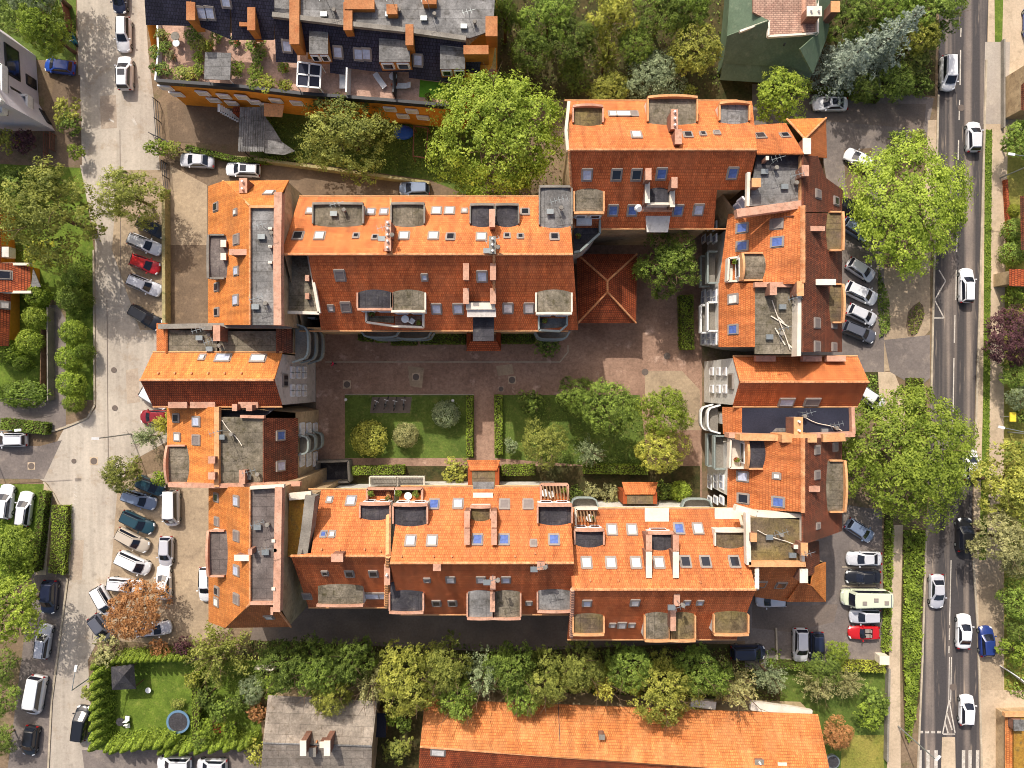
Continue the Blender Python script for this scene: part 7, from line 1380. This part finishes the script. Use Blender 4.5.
# ================================================================ roof clutter
def roof_of(lab): return next(o for o in bpy.data.objects if o.get('label', '').startswith(lab))
for lab, pts in (('long orange-tiled house', [(388, 232, 17.4, 2.4), (493, 244, 17.4, 2.2), (556, 205, 14.6, 2), (340, 207, 14.4, 1.6)]), ('orange house with long grey flat', [(268, 230, 17.5, 2.4), (262, 300, 17.5, 1.8)]), ('orange house with long brown', [(272, 545, 17.5, 2.2), (264, 520, 17.5, 2.0)]), ('flat mossy roof', [(206, 331, 13, 2), (216, 342, 13, 1.6)]), ('mossy flat-topped', [(228, 430, 14, 3.2), (254, 470, 14, 1.6)]), ('grey flat-roofed house', [(770, 165, 15.7, 2.4), (790, 180, 15.7, 2)]), ('upper house of the east', [(775, 330, 15.1, 3), (788, 300, 15.1, 2)]), ('flat blue-black', [(798, 412, 12, 3), (830, 424, 12, 1.8)]), ('brown flat-roofed', [(798, 548, 15.5, 2.6), (775, 530, 15.5, 1.8)]), ('middle house of the south', [(493, 575, 17.4, 2), (540, 562, 17.6, 2)]), ('right-hand house', [(677, 600, 16.6, 2.2)]), ('terraced block', [(430, 12, 11.2, 3), (395, 8, 11.2, 2.4), (330, 8, 11.2, 2.4), (470, 20, 11.2, 2)])):
    o = roof_of(lab)
    for k, (x, y, z, h) in enumerate(pts):
        aerial(o, x, y, z, h, 3 + k % 3)
        mb = MB(); p = W(x + 5, y + 4, z); mb.tube(p, p + Z * .5, .16, .14, 8); mb.tube(p + Z * .52, p + Z * .6, .24, .2, 8); part('roof_vent', mb, M['stone'], o)
        mb = MB(); p = W(x - 6, y + 7, z); mb.box(p + Z * .12, .7, .5, .25); part('roof_hatch', mb, M['steel'], o)
# cables sagging along the flat roofs
for lab, a, c, z in (('mossy flat-topped', (222, 420), (242, 446), 14), ('flat blue-black', (806, 418), (842, 431), 11.95), ('brown flat-roofed', (757, 530), (800, 548), 15.6), ('upper house of the east', (772, 300), (790, 350), 15.15)):
    o = roof_of(lab); mb = MB(); P = [W(a[0] + (c[0] - a[0]) * t / 6, a[1] + (c[1] - a[1]) * t / 6 + 1.2 * math.sin(t), z + .05) for t in range(7)]
    for q, r in zip(P, P[1:]): mb.tube(q, r, .05, .05, 5)
    part('cable', mb, M['coping_w'], o)
# terrace furniture on the courtyard roofs
for x, y, h, lab in [(545, 493, 11.6, 'small pale table under the left pergola of the south row'), (590, 518, 11.6, 'small pale table under the right pergola of the south row'), (408, 496, 11.6, 'small round table on the planted terrace of the south row'), (405, 319, 12.2, 'small round table on the paved terrace of the north row'), (660, 541, 13.2, 'small table between the twin chimney walls of the right-hand south house')]: table(x, y, h + .74, lab, 'white', .4)
for x, y, h, lab, rz in [(551, 494, 11.6, 'white chair under the left pergola of the south row', 2), (412, 321, 12.2, 'white chair on the paved terrace of the north row', 1), (665, 544, 13.2, 'white chair between the twin chimney walls of the right-hand south house', 0)]: chair(x, y, rz, lab, 'white', h)
for x, y, r, sp, z, lab in [(371, 493, 4, 'green', 11.6, 'green tub plant on the left terrace of the south row'), (388, 498, 3.4, 'dark', 11.6, 'dark tub plant on the left terrace of the south row'), (399, 493, 4, 'hedge', 11.6, 'bright tub plant on the planted terrace of the south row'), (416, 494, 4.4, 'green', 11.6, 'bushy tub plant on the planted terrace of the south row'), (564, 490, 3.4, 'hedge', 11.6, 'tub plant at the right end of the left pergola'), (372, 314, 3.2, 'dark', 12.2, 'dark tub plant on the mossy terrace of the north row'), (419, 323, 3.2, 'green', 12.2, 'green tub plant on the paved terrace of the north row'), (545, 321, 3, 'green', 12, 'tub plant on the grey terrace at the right end of the north row'), (592, 517, 3, 'green', 11.6, 'tub plant beside the right pergola of the south row'), (578, 236, 3, 'dark', 11, 'tub plant on the small link terrace above the pavilion'), (734, 262, 3, 'hedge', 12, 'tub plant on the white terrace of the upper east house'), (737, 460, 3, 'green', 12, 'tub plant on the white terrace of the lower east house')]:
    pot(x, y, r, sp, lab, z, .9)
# ================================================================ light, sky, camera
sc = bpy.context.scene; sc.cycles.filter_width = 1.0
w = bpy.data.worlds.new('World'); sc.world = w; w.use_nodes = True; nt = w.node_tree; bg = nt.nodes['Background']
sk = nt.nodes.new('ShaderNodeTexSky'); sk.sky_type = 'NISHITA'; sk.sun_disc = False
EL, AZ = math.radians(45), math.radians(21)
sk.sun_elevation = EL; sk.sun_rotation = -AZ; sk.air_density = 1.0; sk.dust_density = 6.2; sk.ozone_density = 1.0
nt.links.new(sk.outputs[0], bg.inputs[0]); bg.inputs[1].default_value = .15
sun = bpy.data.lights.new('sun', 'SUN'); sun.energy = 3.9; sun.angle = math.radians(.5); sun.color = (1.0, .94, .85)
so = bpy.data.objects.new('sun', sun); COL.objects.link(so)
d = Vector((-math.sin(AZ) * math.cos(EL), math.cos(AZ) * math.cos(EL), math.sin(EL)))
so.rotation_euler = d.to_track_quat('Z', 'Y').to_euler(); so.location = d * 120
cam = bpy.data.cameras.new('camera'); co = bpy.data.objects.new('camera', cam); COL.objects.link(co); co.location = CAM
cam.sensor_width = 36; cam.lens = 36 * FOC / 1024; cam.clip_end = 2000; cam.clip_start = 1
sc.camera = co
sc.view_settings.view_transform = 'Standard'; sc.view_settings.look = 'None'; sc.view_settings.exposure = 0; sc.view_settings.gamma = 1
sc.render.engine = 'CYCLES'; sc.cycles.max_bounces = 5; sc.cycles.diffuse_bounces = 3; sc.cycles.transparent_max_bounces = 4; sc.cycles.use_denoising = True
